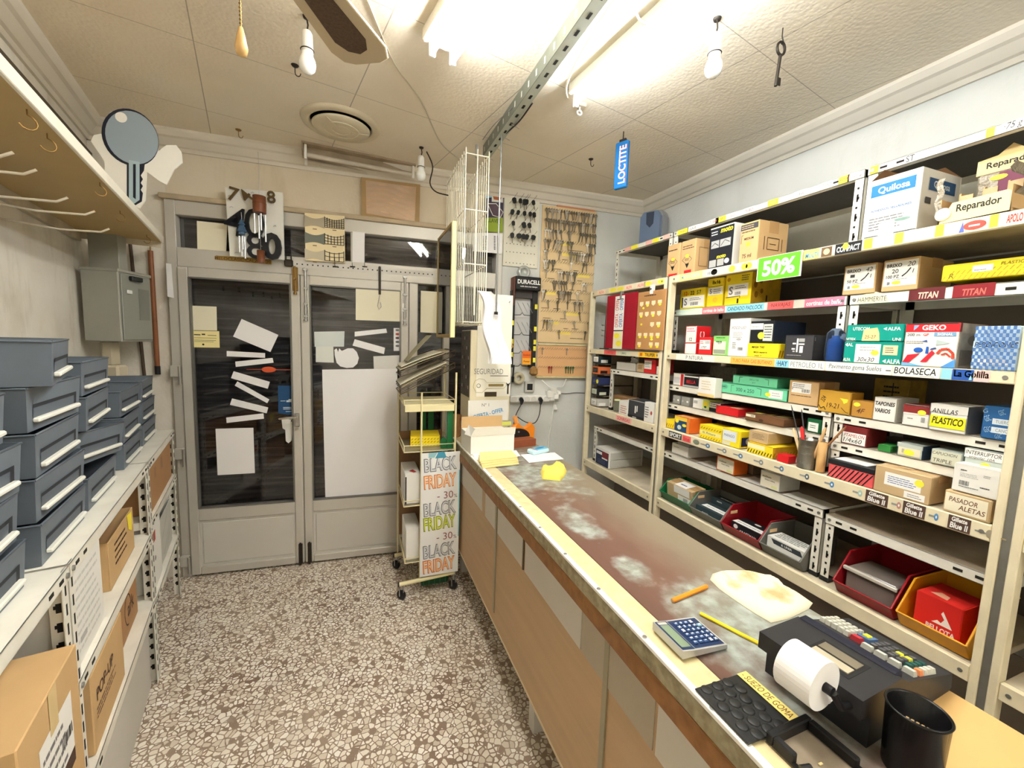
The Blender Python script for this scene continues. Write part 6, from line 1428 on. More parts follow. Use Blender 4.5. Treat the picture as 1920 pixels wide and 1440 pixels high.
# leather case, orange pouch, blue pack
c = cz(990, 842)
t = thing('leather_case', 'open brown leather case with a black flap', 'case', (c.x - .005, c.y + .05, ZC + .0005), .15)
m = MB(); m.prism([(-.085, 0), (.085, 0), (.085, .05), (.07, .075), (-.07, .075), (-.085, .05)], .0, .045, mat('brown_leather', (150, 84, 56), .5, var=.15, vscale=20), 'xy')
o_b = m.build('body', t, (0, 0, 0))
m = MB(); m.prism([(.085 * cos(a_) , .045 + .055 * sin(a_)) for a_ in [pi * k / 12 for k in range(13)]], .076, .09, mat('black_leather', (34, 30, 30), .4)); m.tube([(0, .075, .08), (0, .070, .08)], .006, STEEL, 10); m.build('flap', t)
c = cz(980, 830)
t = thing('tool_pouch', 'bright orange pouch behind the leather case', 'pouch', (c.x + .015, 2.452, ZC + .0005), .25)
m = MB(); m.prism([(-.085, 0), (.08, 0), (.085, .085), (.06, .12), (.035, .10), (.0, .085), (-.05, .13), (-.085, .10)], 0, .035, mat('orange_plastic', (238, 140, 36), .4)); m.build('body', t)
m = MB(); m.tube([(-.05, .018, .12), (-.07, .018, .17)], .015, mat('orange_plastic_pale', (226, 160, 90), .4), 10); m.build('neck', t)
c = cz(1010, 850)
t = thing('tissue_pack', 'light blue and white pack lying before the leather case', 'pack', (c.x, c.y + .005, ZC + .0005), .35)
m = MB(); m.box(-.065, -.03, 0, .065, .035, .028, P((200, 232, 240)), .008); m.build('body', t)
m = MB(); m.quad((-.035, -.026, .0284), (.058, -.026, .0284), (.058, .03, .0284), (-.035, .03, .0284), P((120, 200, 232))); m.quad((-.04, -.029, .0286), (-.032, -.029, .0286), (-.032, .032, .0286), (-.04, .032, .0286), RED); m.poly([(.012 + .035 * cos(k * pi / 8), .004 + .012 * sin(k * pi / 8), .0290) for k in range(16)], P((40, 130, 200))); m.build('print', t)
# crumpled brown paper bag at the counter end
c = cz(866, 818)
m = MB(); m.grid(12, 10, lambda u, v: (.03 * cos(u * 2 * pi) * (1 + .2 * sin(v * 9 + u * 12)), .03 * sin(u * 2 * pi) * (1 + .2 * cos(v * 7 + u * 18)), .15 * v), mat('crumpled_kraft', (168, 124, 82), .8, var=.2, vscale=20), smooth=False)
m.grid(12, 2, lambda u, v: (.03 * cos(u * 2 * pi) * v, .03 * sin(u * 2 * pi) * v, .001), mat('crumpled_kraft', (168, 124, 82)))
o = m.build('paper_bag', None, (.618, c.y + .0, ZC + .0018)); tag(o, 'crumpled brown paper bag at the far end of the counter', 'bag')

# pencil can on the shelf
a = on_x(1497, 870, 1.735); b_ = on_x(1528, 870, 1.735)
cy = (a.y + b_.y) / 2; R_ = (a.y - b_.y) / 2 * 1.0
ca = thing('pencil_can', 'tin can full of pencils and tools on the third board', 'can', (1.733, cy, Z3 + .001))
TIN = mat('tin', (150, 148, 140), .3, .8, var=.2, vscale=14)
m = MB(); m.lathe([(R_, 0), (R_ * 1.02, .002), (R_, .004), (R_, .118), (R_ * 1.03, .12), (R_ * .96, .119), (R_ * .95, .006), (.0001, .006)], TIN, 28); m.build('body', ca)
m = MB()
for z in (.02, .025, .03, .06, .065, .09, .095): m.tube([(R_ * 1.005 * cos(k * pi / 12), R_ * 1.005 * sin(k * pi / 12), z) for k in range(25)], .0008, TIN, 5)
m.build('ridge', ca)
def instick(name, label, cat, dx, dy, tx, ty, ln, r, mt, extra=None):
    p0 = Vector((1.733 + dx * R_, cy + dy * R_, Z3 + .012)); d = Vector((tx, ty, 1)).normalized()
    m = MB(); m.tube([(0, 0, 0), d * ln * .94, d * ln], [r, r, r * .3], mt, 7); 
    if extra: m.tube([d * ln * .55, d * ln * .8], extra[0], extra[1], 8)
    o = m.build(name, None, p0); return tag(o, label, cat)
instick('pencil', 'brown pencil leaning far right out of the tin can', 'pencil', .2, -.2, .05, -.62, .22, .004, P((150, 104, 66)))
instick('pencil', 'pale wooden pencil leaning right in the tin can, shorter than the brown one', 'pencil', .1, -.5, -.1, -.30, .18, .006, P((214, 176, 126)))
instick('screwdriver', 'red handled screwdriver standing in the tin can', 'screwdriver', -.2, .0, -.1, .12, .16, .007, P((214, 44, 44)))
instick('drill_bit', 'thin steel bit standing highest at the left of the tin can', 'drill bit', .1, .2, -.02, .34, .25, .0022, DGREY)
instick('drill_bit', 'thin steel bit second from the left of the tin can', 'drill bit', .3, .0, .0, .22, .23, .0026, DGREY)
instick('clothes_peg', 'pale wooden stick leaning left in the tin can', 'stick', .0, .4, -.1, .32, .15, .006, P((226, 200, 160)))
t = MB(); t.lathe([(.016, 0), (.016, .12), (.0001, .12)], mat('bamboo_tube', (196, 156, 100), .5, var=.2, vscale=20), 16)
o = t.build('bamboo_tube', None, (1.735, on_x(1534, 870, 1.72).y, Z3 + .001)); tag(o, 'tan round tube standing against the tin can', 'tube')

# ================================================================ on and around the glass doors
def wall_quad(mb, pts, off, mt, th=.0006):
    """a paper of four picture corners stuck on a plane off metres in front of the door wall, in wall coordinates"""
    q = []
    for x, y in pts:
        P_ = on_w(x, y, off); u, z = wall_uv(P_); q.append((u, z))
    v = [(u, -off, z) for u, z in q] + [(u, -off + th, z) for u, z in q]
    n = len(q)
    mb.add(v, [tuple(range(n)) if area2(q) > 0 else tuple(reversed(range(n))), tuple(reversed(range(n, 2 * n))) if area2(q) > 0 else tuple(range(n, 2 * n))] + [(i, (i + 1) % n, (i + 1) % n + n, i + n) for i in range(n)], mt)
    return q
def area2(q): return sum(q[i][0] * q[(i + 1) % len(q)][1] - q[(i + 1) % len(q)][0] * q[i][1] for i in range(len(q)))
def sticker(label, pts, off, mt, name='paper_notice', cat='paper', grp=None):
    m = MB(); wall_quad(m, pts, off, mt); o = m.build(name, None, WORG, ROT_W); return tag(o, label, cat, grp)
GLO = .0135      # inner face of the door glass
W0 = PAPER
SG = 'blank white papers stuck on the door glass'
sticker('ivory paper taped at the upper left of the left door glass', [(358, 573), (406, 575), (407, 620), (360, 619)], GLO, IVORYP, grp=SG)
o = sticker('yellow printed certificate below the ivory paper on the left door', [(356, 620), (411, 621), (412, 652), (357, 651)], GLO + .001, P((244, 232, 168)), grp=SG)
m = MB()
def wfr(off): return lambda a, b, l: (a, -off - l, b)
u0, z0 = wall_uv(on_w(357, 651, GLO)); u1, z1 = wall_uv(on_w(411, 621, GLO))
for (a_, b_, c_, d_) in ((.14, .72, .36, .78), (.4, .74, .52, .82), (.6, .72, .9, .75), (.14, .56, .9, .58), (.14, .42, .88, .44), (.14, .34, .8, .36)): m.quad((u0 + (u1 - u0) * a_, -GLO - .0016, z0 + (z1 - z0) * b_), (u0 + (u1 - u0) * c_, -GLO - .0016, z0 + (z1 - z0) * b_), (u0 + (u1 - u0) * c_, -GLO - .0016, z0 + (z1 - z0) * d_), (u0 + (u1 - u0) * a_, -GLO - .0016, z0 + (z1 - z0) * d_), DGREY)
m.poly([(u0 + (u1 - u0) * .44 + .006 * cos(k * pi / 6), -GLO - .0017, z0 + (z1 - z0) * .18 + .006 * sin(k * pi / 6)) for k in range(12)], INK)
q = m.build('print'); q.parent = o
sticker('largest tilted white paper near the top of the left door glass', [(453, 598), (522, 628), (507, 660), (437, 631)], GLO, W0, grp=SG)
strips = [('white strip on the left door, topmost of the six, almost level', [(425, 658), (497, 662), (497, 671), (425, 668)]), ('white strip on the left door just above the orange oval', [(441, 678), (511, 671), (513, 680), (442, 688)]),
    ('wider white strip on the left door just below the orange oval, sloping right', [(438, 696), (506, 716), (502, 729), (433, 709)]), ('thinnest white strip on the left door, sloping steepest', [(445, 715), (505, 749), (501, 756), (440, 723)]),
    ('white strip second from the bottom on the left door, sloping right', [(435, 747), (503, 764), (500, 775), (431, 759)]), ('lowest white strip on the left door, above the big white sheet', [(424, 783), (494, 775), (495, 785), (425, 793)])]
for i, (l_, p_) in enumerate(strips): sticker(l_, p_, GLO + .0008 * (i % 2), W0, 'paper_strip', 'paper', 'white paper strips on the left door')
sticker('upright white sheet low on the left door glass', [(404, 804), (475, 802), (478, 887), (408, 891)], GLO, W0, grp=SG)
# orange oval and line sticker
m = MB(); uc, zc = wall_uv(on_w(504, 693, GLO)); 
m.prism([(uc + .042 * cos(k * pi / 10), zc + .019 * sin(k * pi / 10)) for k in range(20)], -GLO, -GLO + .0006, P((214, 92, 52))); ua, za = wall_uv(on_w(462, 692, GLO)); ub, zb = wall_uv(on_w(548, 695, GLO))
m.box(ua, -GLO + .0003, zc - .002, ub, -GLO + .0008, zc + .002, P((190, 80, 50))); o = m.build('oval_sticker', None, WORG, ROT_W); tag(o, 'orange oval sticker with a thin line on the left door glass', 'sticker')
m = MB(); bull = [(521, 708), (524, 705), (534, 704), (540, 701), (544, 703), (542, 708), (541, 714), (539, 720), (537, 720), (536, 714), (528, 714), (527, 720), (524, 720), (524, 713), (521, 720)]
q = [wall_uv(on_w(x, y, GLO)) for x, y in reversed(bull)]
m.prism(q, -GLO, -GLO + .0006, INK); o = m.build('bull_sticker', None, WORG, ROT_W); tag(o, 'black bull silhouette sticker above the blue sticker on the left door', 'sticker')
o = sticker('dark blue sticker with white markings near the handle of the left door', [(521, 723), (551, 723), (551, 779), (522, 775)], GLO, P((30, 74, 120)), 'blue_sticker', 'sticker')
m = MB(); uc, zc = wall_uv(on_w(537, 755, GLO))
for (du, dz_, w_, h_) in ((-.035, .01, .03, .004), (-.02, -.035, .05, .005), (-.02, -.045, .055, .005), (-.005, -.062, .035, .004), (.0, .004, .03, .012), (.014, .016, .02, .008)): m.quad((uc + du, -GLO - .0008, zc + dz_), (uc + du + w_, -GLO - .0008, zc + dz_), (uc + du + w_, -GLO - .0008, zc + dz_ + h_), (uc + du, -GLO - .0008, zc + dz_ + h_), P((210, 224, 234)))
q = m.build('print'); q.parent = o
kpx = [(528, 787), (531, 785), (548, 787), (552, 790), (552, 804), (549, 806), (547, 826), (541, 831), (536, 827), (535, 806), (530, 803)]
m = MB(); q = [wall_uv(on_w(x, y, .016)) for x, y in reversed(kpx)]; m.prism(q, -.018, -.0135, WHITEP); m.prism([(wall_uv(on_w(547, 789, .016))[0] + .005 * cos(k * pi / 6), wall_uv(on_w(547, 789, .016))[1] + .005 * sin(k * pi / 6)) for k in range(12)], -.0186, -.0181, INK); o = m.build('key_sign', None, WORG, ROT_W); tag(o, 'white key-shaped sign under the handle of the left door', 'sign')
# right door
sticker('large upright white sheet covering most of the right door glass', [(604, 693), (745, 691), (746, 925), (610, 934)], GLO, W0, grp=SG)
sticker('pale blue-white paper at the left edge of the right door glass', [(589, 622), (646, 621), (645, 650), (590, 650)], GLO, P((214, 222, 222)), grp=SG)
sticker('small pale paper below the pale blue-white one on the right door', [(592, 650), (625, 650), (626, 680), (592, 679)], GLO + .001, P((226, 230, 226)), grp=SG)
sticker('thin white strip, the upper one, near the top of the right door', [(665, 622), (724, 616), (726, 624), (665, 631)], GLO, W0, 'paper_strip', 'paper', grp='white paper strips on the right door')
sticker('wider white strip, the lower one, near the top of the right door', [(665, 636), (722, 652), (720, 664), (661, 648)], GLO, W0, 'paper_strip', 'paper', grp='white paper strips on the right door')
ct = [(628, 668), (627, 656), (631, 653), (634, 660), (636, 653), (641, 658), (652, 653), (662, 653), (669, 660), (673, 671), (670, 682), (662, 689), (650, 690), (638, 687), (631, 680)]
m = MB(); m.prism([wall_uv(on_w(x, y, GLO)) for x, y in reversed(ct)], -GLO - .001, -GLO - .0004, W0); o = m.build('cutout_notice', None, WORG, ROT_W); tag(o, 'rounded white paper cut-out above the large sheet on the right door', 'paper')
o = sticker('narrow card-payment sticker at the right edge of the right door', [(738, 615), (752, 615), (752, 658), (738, 658)], GLO, P((236, 236, 238)), 'payment_sticker', 'sticker')
m = MB(); 
for i, cc in enumerate((GREY, P((180, 60, 50)), P((90, 50, 70)), P((100, 110, 120)), P((110, 116, 120)))):
    uc, zc = wall_uv(on_w(745, 619 + i * 7.4, GLO)); m.poly([(uc + .013 * cos(k * pi / 6), -GLO - .0009, zc + .008 * sin(k * pi / 6)) for k in range(12)], cc)
q = m.build('print'); q.parent = o
sticker('greyish paper at the lower right of the right door glass', [(700, 668), (752, 666), (752, 691), (701, 692)], GLO, P((220, 220, 218)), grp=SG)
def board(label, pts, off, th, mt, name='card_panel', cat='panel'):
    m = MB(); wall_quad(m, pts, off, mt, th); o = m.build(name, None, WORG, ROT_W); return tag(o, label, cat)
board('ivory panel pinned across the top of the right door glass', [(667, 541), (753, 545), (752, 603), (667, 600)], GLO + .03, .004, IVORYP)
board('ivory panel behind the hanging glass frame, right of the doors', [(789, 545), (831, 548), (828, 625), (788, 623)], GLO, .004, IVORYP)
board('ivory panel filling the left fanlight pane', [(369, 414), (426, 420), (424, 471), (370, 467)], .036, .004, IVORYP)
board('white paper taped over the post between the fanlight panes', [(661, 434), (684, 436), (683, 498), (661, 496)], .034, .001, PAPER, 'paper_notice', 'paper')

# number board
q = [(422, 351), (530, 361), (533, 487), (431, 480)]
NBO = .085
o = thing('number_board', 'white board of house numbers hung over the left door', 'display board', WORG, ROT_W)
m = MB(); wall_quad(m, q, NBO, mat('white_laminate_board', (232, 232, 226), .4), .016); m.build('board', o)
m = MB()
for x, y in ((437, 389), (513, 383), (518, 424), (446, 474), (520, 474), (434, 368), (476, 362)):
    u, z = wall_uv(on_w(x, y, NBO)); m = MB(); m.tube([(u - .012, -NBO - .02, z - .006), (u, -NBO - .024, z), (u, -NBO, z)], .0014, STEEL, 5); m.build('hook', o)
def numeral(label, ch, x, y, hpx, mt, rot=0.0, bold=.006, off=NBO + .004, th=.012, name='house_number'):
    u, z = wall_uv(on_w(x, y, off)); h = hpx * .0042
    vs_, fs, x0, x1, y0, y1 = glyphs(ch, bold, 0)
    k = h / (y1 - y0); mx, my = (x0 + x1) / 2, (y0 + y1) / 2; c_, s_ = cos(rot), sin(rot)
    m = MB(); A_ = []; B_ = []
    for a, b in vs_:
        a, b = (a - mx) * k, (b - my) * k; A_.append((a * c_ - b * s_, -th, a * s_ + b * c_)); B_.append((a * c_ - b * s_, 0, a * s_ + b * c_))
    n = len(A_); cnt = {}
    for f in fs:
        for i in range(len(f)):
            e = (f[i], f[(i + 1) % len(f)]); cnt[e] = 1
    side = [(a, a + n, b + n, b) for (a, b) in cnt if (b, a) not in cnt]
    m.add(A_ + B_, list(fs) + [tuple(i + n for i in reversed(f)) for f in fs] + side, mt)
    o = m.build(name, None, WORG + DW * u - NW * off + Vector((0, 0, z)), ROT_W); return tag(o, label, 'house number', 'house numbers on the white board')
OLDB = mat('dull_bronze', (104, 84, 54), .45, .6); BLKM = mat('black_enamel', (22, 24, 32), .3)
numeral('small bronze seven hung askew at the top left of the number board', '7', 438, 365, 19, OLDB, -.2); numeral('small bronze four tipped on its side at the top of the number board', '4', 461, 368, 18, OLDB, .9); numeral('small bronze eight at the top right of the number board', '8', 509, 370, 17, OLDB, .05)
numeral('black four at the left of the middle row of the number board', '4', 442, 416, 40, BLKM, -.15); numeral('black zero in the middle row, partly behind the chime tubes', '0', 478, 419, 41, BLKM, 0, .0); numeral('black eight in the bottom row of the number board', '8', 480, 462, 37, BLKM, .05); numeral('bold black zero at the bottom right of the number board', '0', 511, 463, 39, BLKM, 0, .03, NBO + .026, .02)
numeral('small black dot between the four and the zero', '.', 457, 420, 6, BLKM, 0, .04)
# wind chimes
def chime(label, px, py_top, py_w0, py_w1, py_t1, off, wood, r, sail=None, zceil=Z_CEIL, hook=True):
    top = on_w(px, py_top, off); w0 = on_w(px, py_w0, off); w1 = on_w(px, py_w1, off); t1 = on_w(px, py_t1, off)
    t = thing('wind_chime', label, 'wind chime', (w0.x, w0.y, w0.z))
    m = MB(); m.tube([(0, 0, min(zceil, top.z) - w0.z), (.002, 0, (top.z - w0.z) * .5), (0, 0, 0)], .0014, STEEL, 5); m.build('wire', t)
    m = MB(); d = w1.z - w0.z
    m.lathe([(r, d), (r * 1.02, d * .5), (r, 0), (.0001, 0)], wood, 16); m.tube([(r * 1.02 * cos(k * pi / 8), r * 1.02 * sin(k * pi / 8), d * .45) for k in range(17)], .001, DKBRN, 5); m.build('head', t)
    for k in range(4):
        a = k * pi / 2 + .4; L_ = (w1.z - t1.z) * (1 - .12 * k)
        m = MB(); m.tube([(r * .8 * cos(a), r * .8 * sin(a), d - .01), (r * .8 * cos(a), r * .8 * sin(a), d - L_)], .005, mat('chime_tube', (236, 238, 240), .25, .6), 8); m.build('tube', t)
    if sail:
        s0, s1 = on_w(px + 4, sail[0], off), on_w(px + 4, sail[1], off)
        m = MB(); m.tube([(0, 0, d), (0, 0, s0.z - w0.z)], .0008, STEEL, 4); m.lathe([(r * .6, s1.z - w0.z), (r * .6, s0.z - w0.z), (.0001, s0.z - w0.z)], wood, 12); m.build('sail', t)
    return t
WOODC = mat('chime_wood', (126, 74, 46), .45, var=.25, vscale=30)
chime('wooden wind chime with white tubes hanging before the number board', 486, 285, 368, 399, 452, .16, WOODC, .036, (470, 493))
t = chime('small blue wind chime hanging before the left of the number board', 453, 398, 425, 440, 484, .13, P((70, 100, 130)), .018, None)
m = MB(); m.lathe([(.03, -.03), (.016, .0), (.012, .01), (.02, .012), (.0001, .05)], P((70, 100, 130)), 6, smooth=False); m.build('roof', t)
t.location.z += 0
# gold lettered ruler strip
a = on_w(404, 482, .05); b_ = on_w(509, 494, .05)
m = MB(); wall_quad(m, [(404, 479), (509, 486), (509, 496), (404, 487)], .038, mat('worn_gold_strip', (186, 152, 84), .45, .3, var=.3, vscale=40), .002); o = m.build('lettered_strip', None, WORG, ROT_W); tag(o, 'worn gold strip with faded letters on the bar above the left door', 'strip')
m = MB(); ua, za = wall_uv(on_w(456, 487.5, .038)); m.text('MELOCLASIC CALZADOS', lambda x, y, l: (ua + x, -.0386 - l, za + y - x * .0), 0, 0, .02, P((120, 88, 40)), .40, .02); q = m.build('lettering'); q.parent = o
# dark padlock hung at the door head
u, z = wall_uv(on_w(540, 490, .07))
t = thing('padlock', 'dark old padlock hung on the bar between the doors', 'padlock', WORG + DW * u - NW * .05 + Vector((0, 0, z - .03)), ROT_W)
m = MB(); m.box(-.025, -.012, 0, .025, .012, .045, DARKM, .006); m.build('body', t)
m = MB(); m.tube([(-.015, 0, .043), (-.015, 0, .065)] + [(-.015 * cos(k * pi / 6), 0, .065 + .015 * sin(k * pi / 6)) for k in range(1, 6)] + [(.015, 0, .065), (.015, 0, .043)], .004, DARKM, 6); m.build('shackle', t)
# hooks hung on the punched strip
def hang_hook(label, x, y0, y1, dark, off=.05, ring=False):
    a = on_w(x, y0, off); b_ = on_w(x, y1, off)
    t = thing('hanging_hook', label, 'hook', (b_.x, b_.y, b_.z), ROT_W)
    h = a.z - b_.z
    m = MB(); m.box(-.008, -.003, h * .35, .008, .003, h, dark, .001); m.tube([(0, .0, h), (0, .01, h + .004), (0, .0145, h - .002)], .003, dark, 6); m.build('strap', t)
    m = MB(); m.tube([(0, 0, h * .35), (-.006, 0, h * .22), (-.014, 0, h * .08), (-.004, 0, 0), (.010, 0, h * .07), (.004, 0, h * .17)], .0028, STEEL, 6); m.build('hook', t)
    return t
hang_hook('long dark strap with a bright hook in front of the ivory panel', 712, 500, 580, DARKM)
for x, l_ in ((629, 'thin wire peg hook below the grating card'), (661, 'thin wire peg hook at the left corner of the white post paper'), (684, 'thin wire peg hook at the right corner of the white post paper')):
    a = on_w(x, 500, .04); t = thing('peg_hook', l_, 'hook', (a.x, a.y, a.z), ROT_W, 'wire peg hooks on the punched strip')
    m = MB(); m.tube([(0, .0045, 0), (0, -.04, .004), (0, -.045, .02 if x != 629 else .05)], .0016, DARKM, 5); m.build('wire', t); m = MB(); m.box(-.016, -.0, -.004, .016, .003, .004, DARKM); m.build('clip', t)
# grating sample card
GC = .055
o = thing('sample_card', 'cream card with six grating samples above the meeting of the doors', 'sample card', WORG, ROT_W)
m = MB(); wall_quad(m, [(571, 399), (646, 405), (647, 493), (573, 488)], GC, mat('cream_card', (238, 222, 182), .6), .006); m.build('card', o)
for i in range(3):
    for j in range(2):
        cx_, cy_ = (590 + j * 37, 416 + i * 31 + j * 2.5)
        uc, zc = wall_uv(on_w(cx_, cy_, GC)); w_, h_ = .058, .036
        m = MB()
        top = [(uc - w_ + 2 * w_ * k / 8, zc + h_ - .016 * sin(pi * k / 8)) for k in range(9)]
        bot = [(uc + w_ - 2 * w_ * k / 8, zc - h_ + .012 * sin(pi * k / 8) * (1 if j == 0 else .3)) for k in range(9)]
        if j == 0:
            m.prism(list(reversed(top + bot)), -GC - .003, -GC - .0003, (P((176, 166, 146)), P((120, 124, 116)), P((200, 192, 170)))[i]); m.build('sample', o)
        else:
            nn = (9, 7, 5)[i]
            for k in range(nn):
                x = uc - w_ + 2 * w_ * k / (nn - 1); zt = zc + h_ - .016 * sin(pi * k / (nn - 1)); m.box(x - .002, -GC - .003, zc - h_ + .004, x + .002, -GC - .0003, zt, BLKM)
            for k in range(max(3, nn - 3)):
                z = zc - h_ + .004 + (2 * h_ - .012) * k / max(2, nn - 4); m.tube([(uc - w_ + 2 * w_ * t_ / 8, -GC - .0018, z - .012 * sin(pi * t_ / 8) * (k / max(2, nn - 4))) for t_ in range(9)], .0018, BLKM, 5)
            m.build('sample', o)
        m = MB(); m.quad((uc - .012, -GC - .0005, zc - h_ - .012), (uc + .012, -GC - .0005, zc - h_ - .012), (uc + .012, -GC - .0005, zc - h_ - .006), (uc - .012, -GC - .0005, zc - h_ - .006), P((150, 120, 90))); m.build('print', o)
# framed picture wrapped in film
FO = .03
o = thing('wrapped_frame', 'tan picture frame wrapped in shiny clear film on the yellowed wall', 'picture frame', WORG, ROT_W)
qq = [wall_uv(on_w(x, y, FO)) for x, y in ((677, 332), (788, 344), (786, 424), (678, 406))]
m = MB(); wall_quad(m, [(677, 332), (788, 346), (786, 426), (678, 406)], FO, mat('tan_cardboard_frame', (176, 148, 106), .7, var=.1), .029); m.build('frame', o)
m = MB(); wall_quad(m, [(686, 338), (780, 351), (778, 416), (687, 400)], FO + .003, mat('pinkish_wrapped_card', (206, 176, 146), .5), .002); m.build('panel', o)
ui = [wall_uv(on_w(x, y, FO + .005)) for x, y in ((687, 339), (779, 352), (777, 415), (688, 399))]
m = MB(); SHINE = mat('shiny_clear_film', (236, 216, 190), .12, spec=1.0, alpha=.25)
def film(i, j):
    a = [ui[0][k] * (1 - i) + ui[1][k] * i for k in (0, 1)]; b_ = [ui[3][k] * (1 - i) + ui[2][k] * i for k in (0, 1)]
    return (a[0] * (1 - j) + b_[0] * j, -FO - .006 - .003 * sin(j * 38 + 3 * sin(i * 5)) - .002 * sin(i * 13 + j * 7), a[1] * (1 - j) + b_[1] * j)
m.grid(24, 30, film, SHINE); m.build('film', o)
m = MB()
for k in range(7):
    a = film(0, .08 + k * .14); 
# posters right of the doors
PO = .006
o = thing('poster', 'tall colour poster with a blue top and a green foot, beside the key board', 'poster', WORG, ROT_W)
def pv(x, y): return wall_uv(on_w(x, y, PO))
m = MB(); wall_quad(m, [(910, 352), (945, 350), (943, 436), (908, 436)], PO, P((70, 60, 84)), .001); m.build('sheet', o)
m = MB()
for k_, (pts, cc) in enumerate((([(910, 352), (945, 350), (945, 366), (910, 372)], P((140, 186, 214))), ([(922, 364), (943, 364), (943, 380), (922, 378)], P((236, 236, 230))), ([(924, 366), (941, 368), (938, 376), (926, 374)], P((176, 100, 62))), ([(914, 382), (930, 382), (943, 398), (938, 408), (924, 404)], P((96, 78, 92))), ([(909, 408), (943, 408), (943, 436), (908, 434)], P((150, 172, 52))))): wall_quad(m, pts, PO + .0008 + .0003 * k_, cc, .0002)
m.text('LLAVES', lambda a, b, l: (pv(926, 414)[0] + a, -PO - .0026 - l, pv(926, 414)[1] + b), 0, 0, .03, P((90, 110, 30)), .10, .03); m.build('print', o)
m = MB(); hexa = [(914, 382), (930, 382), (943, 398), (938, 408), (924, 404), (914, 382)]
m.tube([(pv(x, y)[0], -PO - .002, pv(x, y)[1]) for x, y in hexa], .003, WHITE, 5); m.build('outline', o)
o = thing('notice', 'white notice with columns of print below the colour poster', 'notice', WORG, ROT_W)
m = MB(); wall_quad(m, [(888, 436), (942, 438), (941, 476), (887, 471)], PO + .045, PAPER, .001); m.build('sheet', o)
m = MB()
for x in (904, 910, 926, 932): 
    for y in range(444, 470, 3):
        u, z = wall_uv(on_w(x, y, PO + .047)); m.quad((u, -PO - .0472, z), (u + .012, -PO - .0472, z), (u + .012, -PO - .0472, z + .006), (u, -PO - .0472, z + .006), DGREY)
m.build('print', o)

# ================================================================ hanging grid, display tower, wall by the counter
WIRE = mat('cream_coated_wire', (236, 232, 214), .4)
gx0, gx1, gy0, gy1, gz0, gz1 = .553, .683, 2.30, 2.80, 1.69, 2.63
t = thing('wire_grid_rack', 'tall cream wire grid rack hanging from the slotted beam over the counter end', 'wire rack', (gx0, gy0, gz0))
def wires(name, segs, r): 
    m = MB()
    for a, b in segs: m.tube([Vector(a) - Vector((gx0, gy0, gz0)), Vector(b) - Vector((gx0, gy0, gz0))], r, WIRE, 6)
    m.build(name, t)
wires('front_panel', [((x, gy0, gz0 + (.0 if i != 1 else .05)), (x, gy0, gz1)) for i, x in enumerate((gx0, (gx0 + gx1) / 2, gx1))] + [((gx0, gy0, z), (gx1, gy0, z)) for z in (gz1 - .03, 2.31, 2.02, gz0 + .01)], .0034)
ys = [gy0 + .045 * k for k in range(1, 11)]
for x, n_ in ((gx0, 'left_panel'), (gx1, 'right_panel')):
    wires(n_, [((x, y, gz0), (x, y, gz1 - .005)) for y in ys + [gy1]] + [((x, gy0, z), (x, gy1, z)) for z in (gz1 - .03, 2.31, 2.02, gz0 + .01)], .0026)
wires('floor_panel', [((gx0 + (gx1 - gx0) * k / 4, gy0, gz0), (gx0 + (gx1 - gx0) * k / 4, gy1, gz0)) for k in range(5)], .0024)
m = MB(); m.box(.08, .1, gz1 - gz0, .095, .11, 2.70 - gz0, GALV); m.box(.08, .4, gz1 - gz0, .095, .41, 2.70 - gz0, GALV); m.build('hanger', t)
# glazed display frame hanging on its left side
t = thing('glass_showcase', 'narrow cream-framed glass display frame hanging left of the wire grid rack', 'display frame', (.50, 2.37, 1.61))
fw, fh = .46, .65
FRC = mat('cream_frame', (240, 231, 176), .5, var=.08); FRD = mat('dull_gold_frame', (170, 146, 92), .5, var=.15)
m = MB(); m.box(0, 0, 0, .026, .028, fh, FRC, .003); m.build('near_stile', t, label='bright cream near edge')
m = MB(); m.box(0, fw - .02, 0, .026, fw, fh, FRD, .002); m.box(0, .028, 0, .026, fw - .02, .02, FRD, .002); m.box(0, .028, fh - .02, .026, fw - .02, fh, FRD, .002); m.build('frame', t)
m = MB(); m.box(.014, .028, .02, .018, fw - .02, fh - .02, mat('dark_display_back', (70, 60, 50), .6, var=.3, vscale=12)); m.build('back', t)
m = MB(); m.box(.004, .028, .02, .006, fw - .02, fh - .02, M_GLASS); m.build('pane', t)
rr = random.Random(3)
for k in range(9):
    y = .05 + (k % 3) * .13; z = .06 + (k // 3) * .17; m = MB(); m.box(.0085, y, z, .0135, y + rr.uniform(.05, .1), z + rr.uniform(.05, .13), (P((150, 140, 126)), P((120, 112, 104)), P((176, 160, 130)))[k % 3]); m.build('exhibit', t)
m = MB(); m.tube([(.013, fw * .3, fh), (.053, fw * .3, fh + .03)], .002, STEEL, 5); m.tube([(.013, fw * .8, fh), (.053, fw * .8, fh + .03)], .002, STEEL, 5); m.build('hanger', t)
# display tower
TX0, TX1, TY = .655, .922, 2.50
t = thing('display_tower', 'tall pale counter display of security keys with a dark patterned side', 'display stand', (TX0, TY, ZC + .0016))
IVB = mat('ivory_display_card', (232, 224, 196), .6, var=.06); tw = TX1 - TX0
def fz(z): return z - ZC
m = MB(); m.box(0, 0, 0, tw, .24, fz(1.66), IVB, .003); m.build('body', t)
m = MB(); m.box(-.003, .004, fz(1.24), -.0005, .236, fz(1.655), mat('dark_patterned_panel', (96, 90, 84), .5, var=.4, vscale=34)); m.build('side_panel', t, label='dark grey patterned side')
m = MB()
for r_ in range(6):
    for c_ in range(4): m.box(-.0036, .03 + c_ * .052, fz(1.29 + r_ * .062), -.003, .045 + c_ * .052, fz(1.31 + r_ * .062), (LGREY, DGREY, P((130, 90, 90)))[(r_ + c_ * 2) % 3])
m.build('side_print', t)
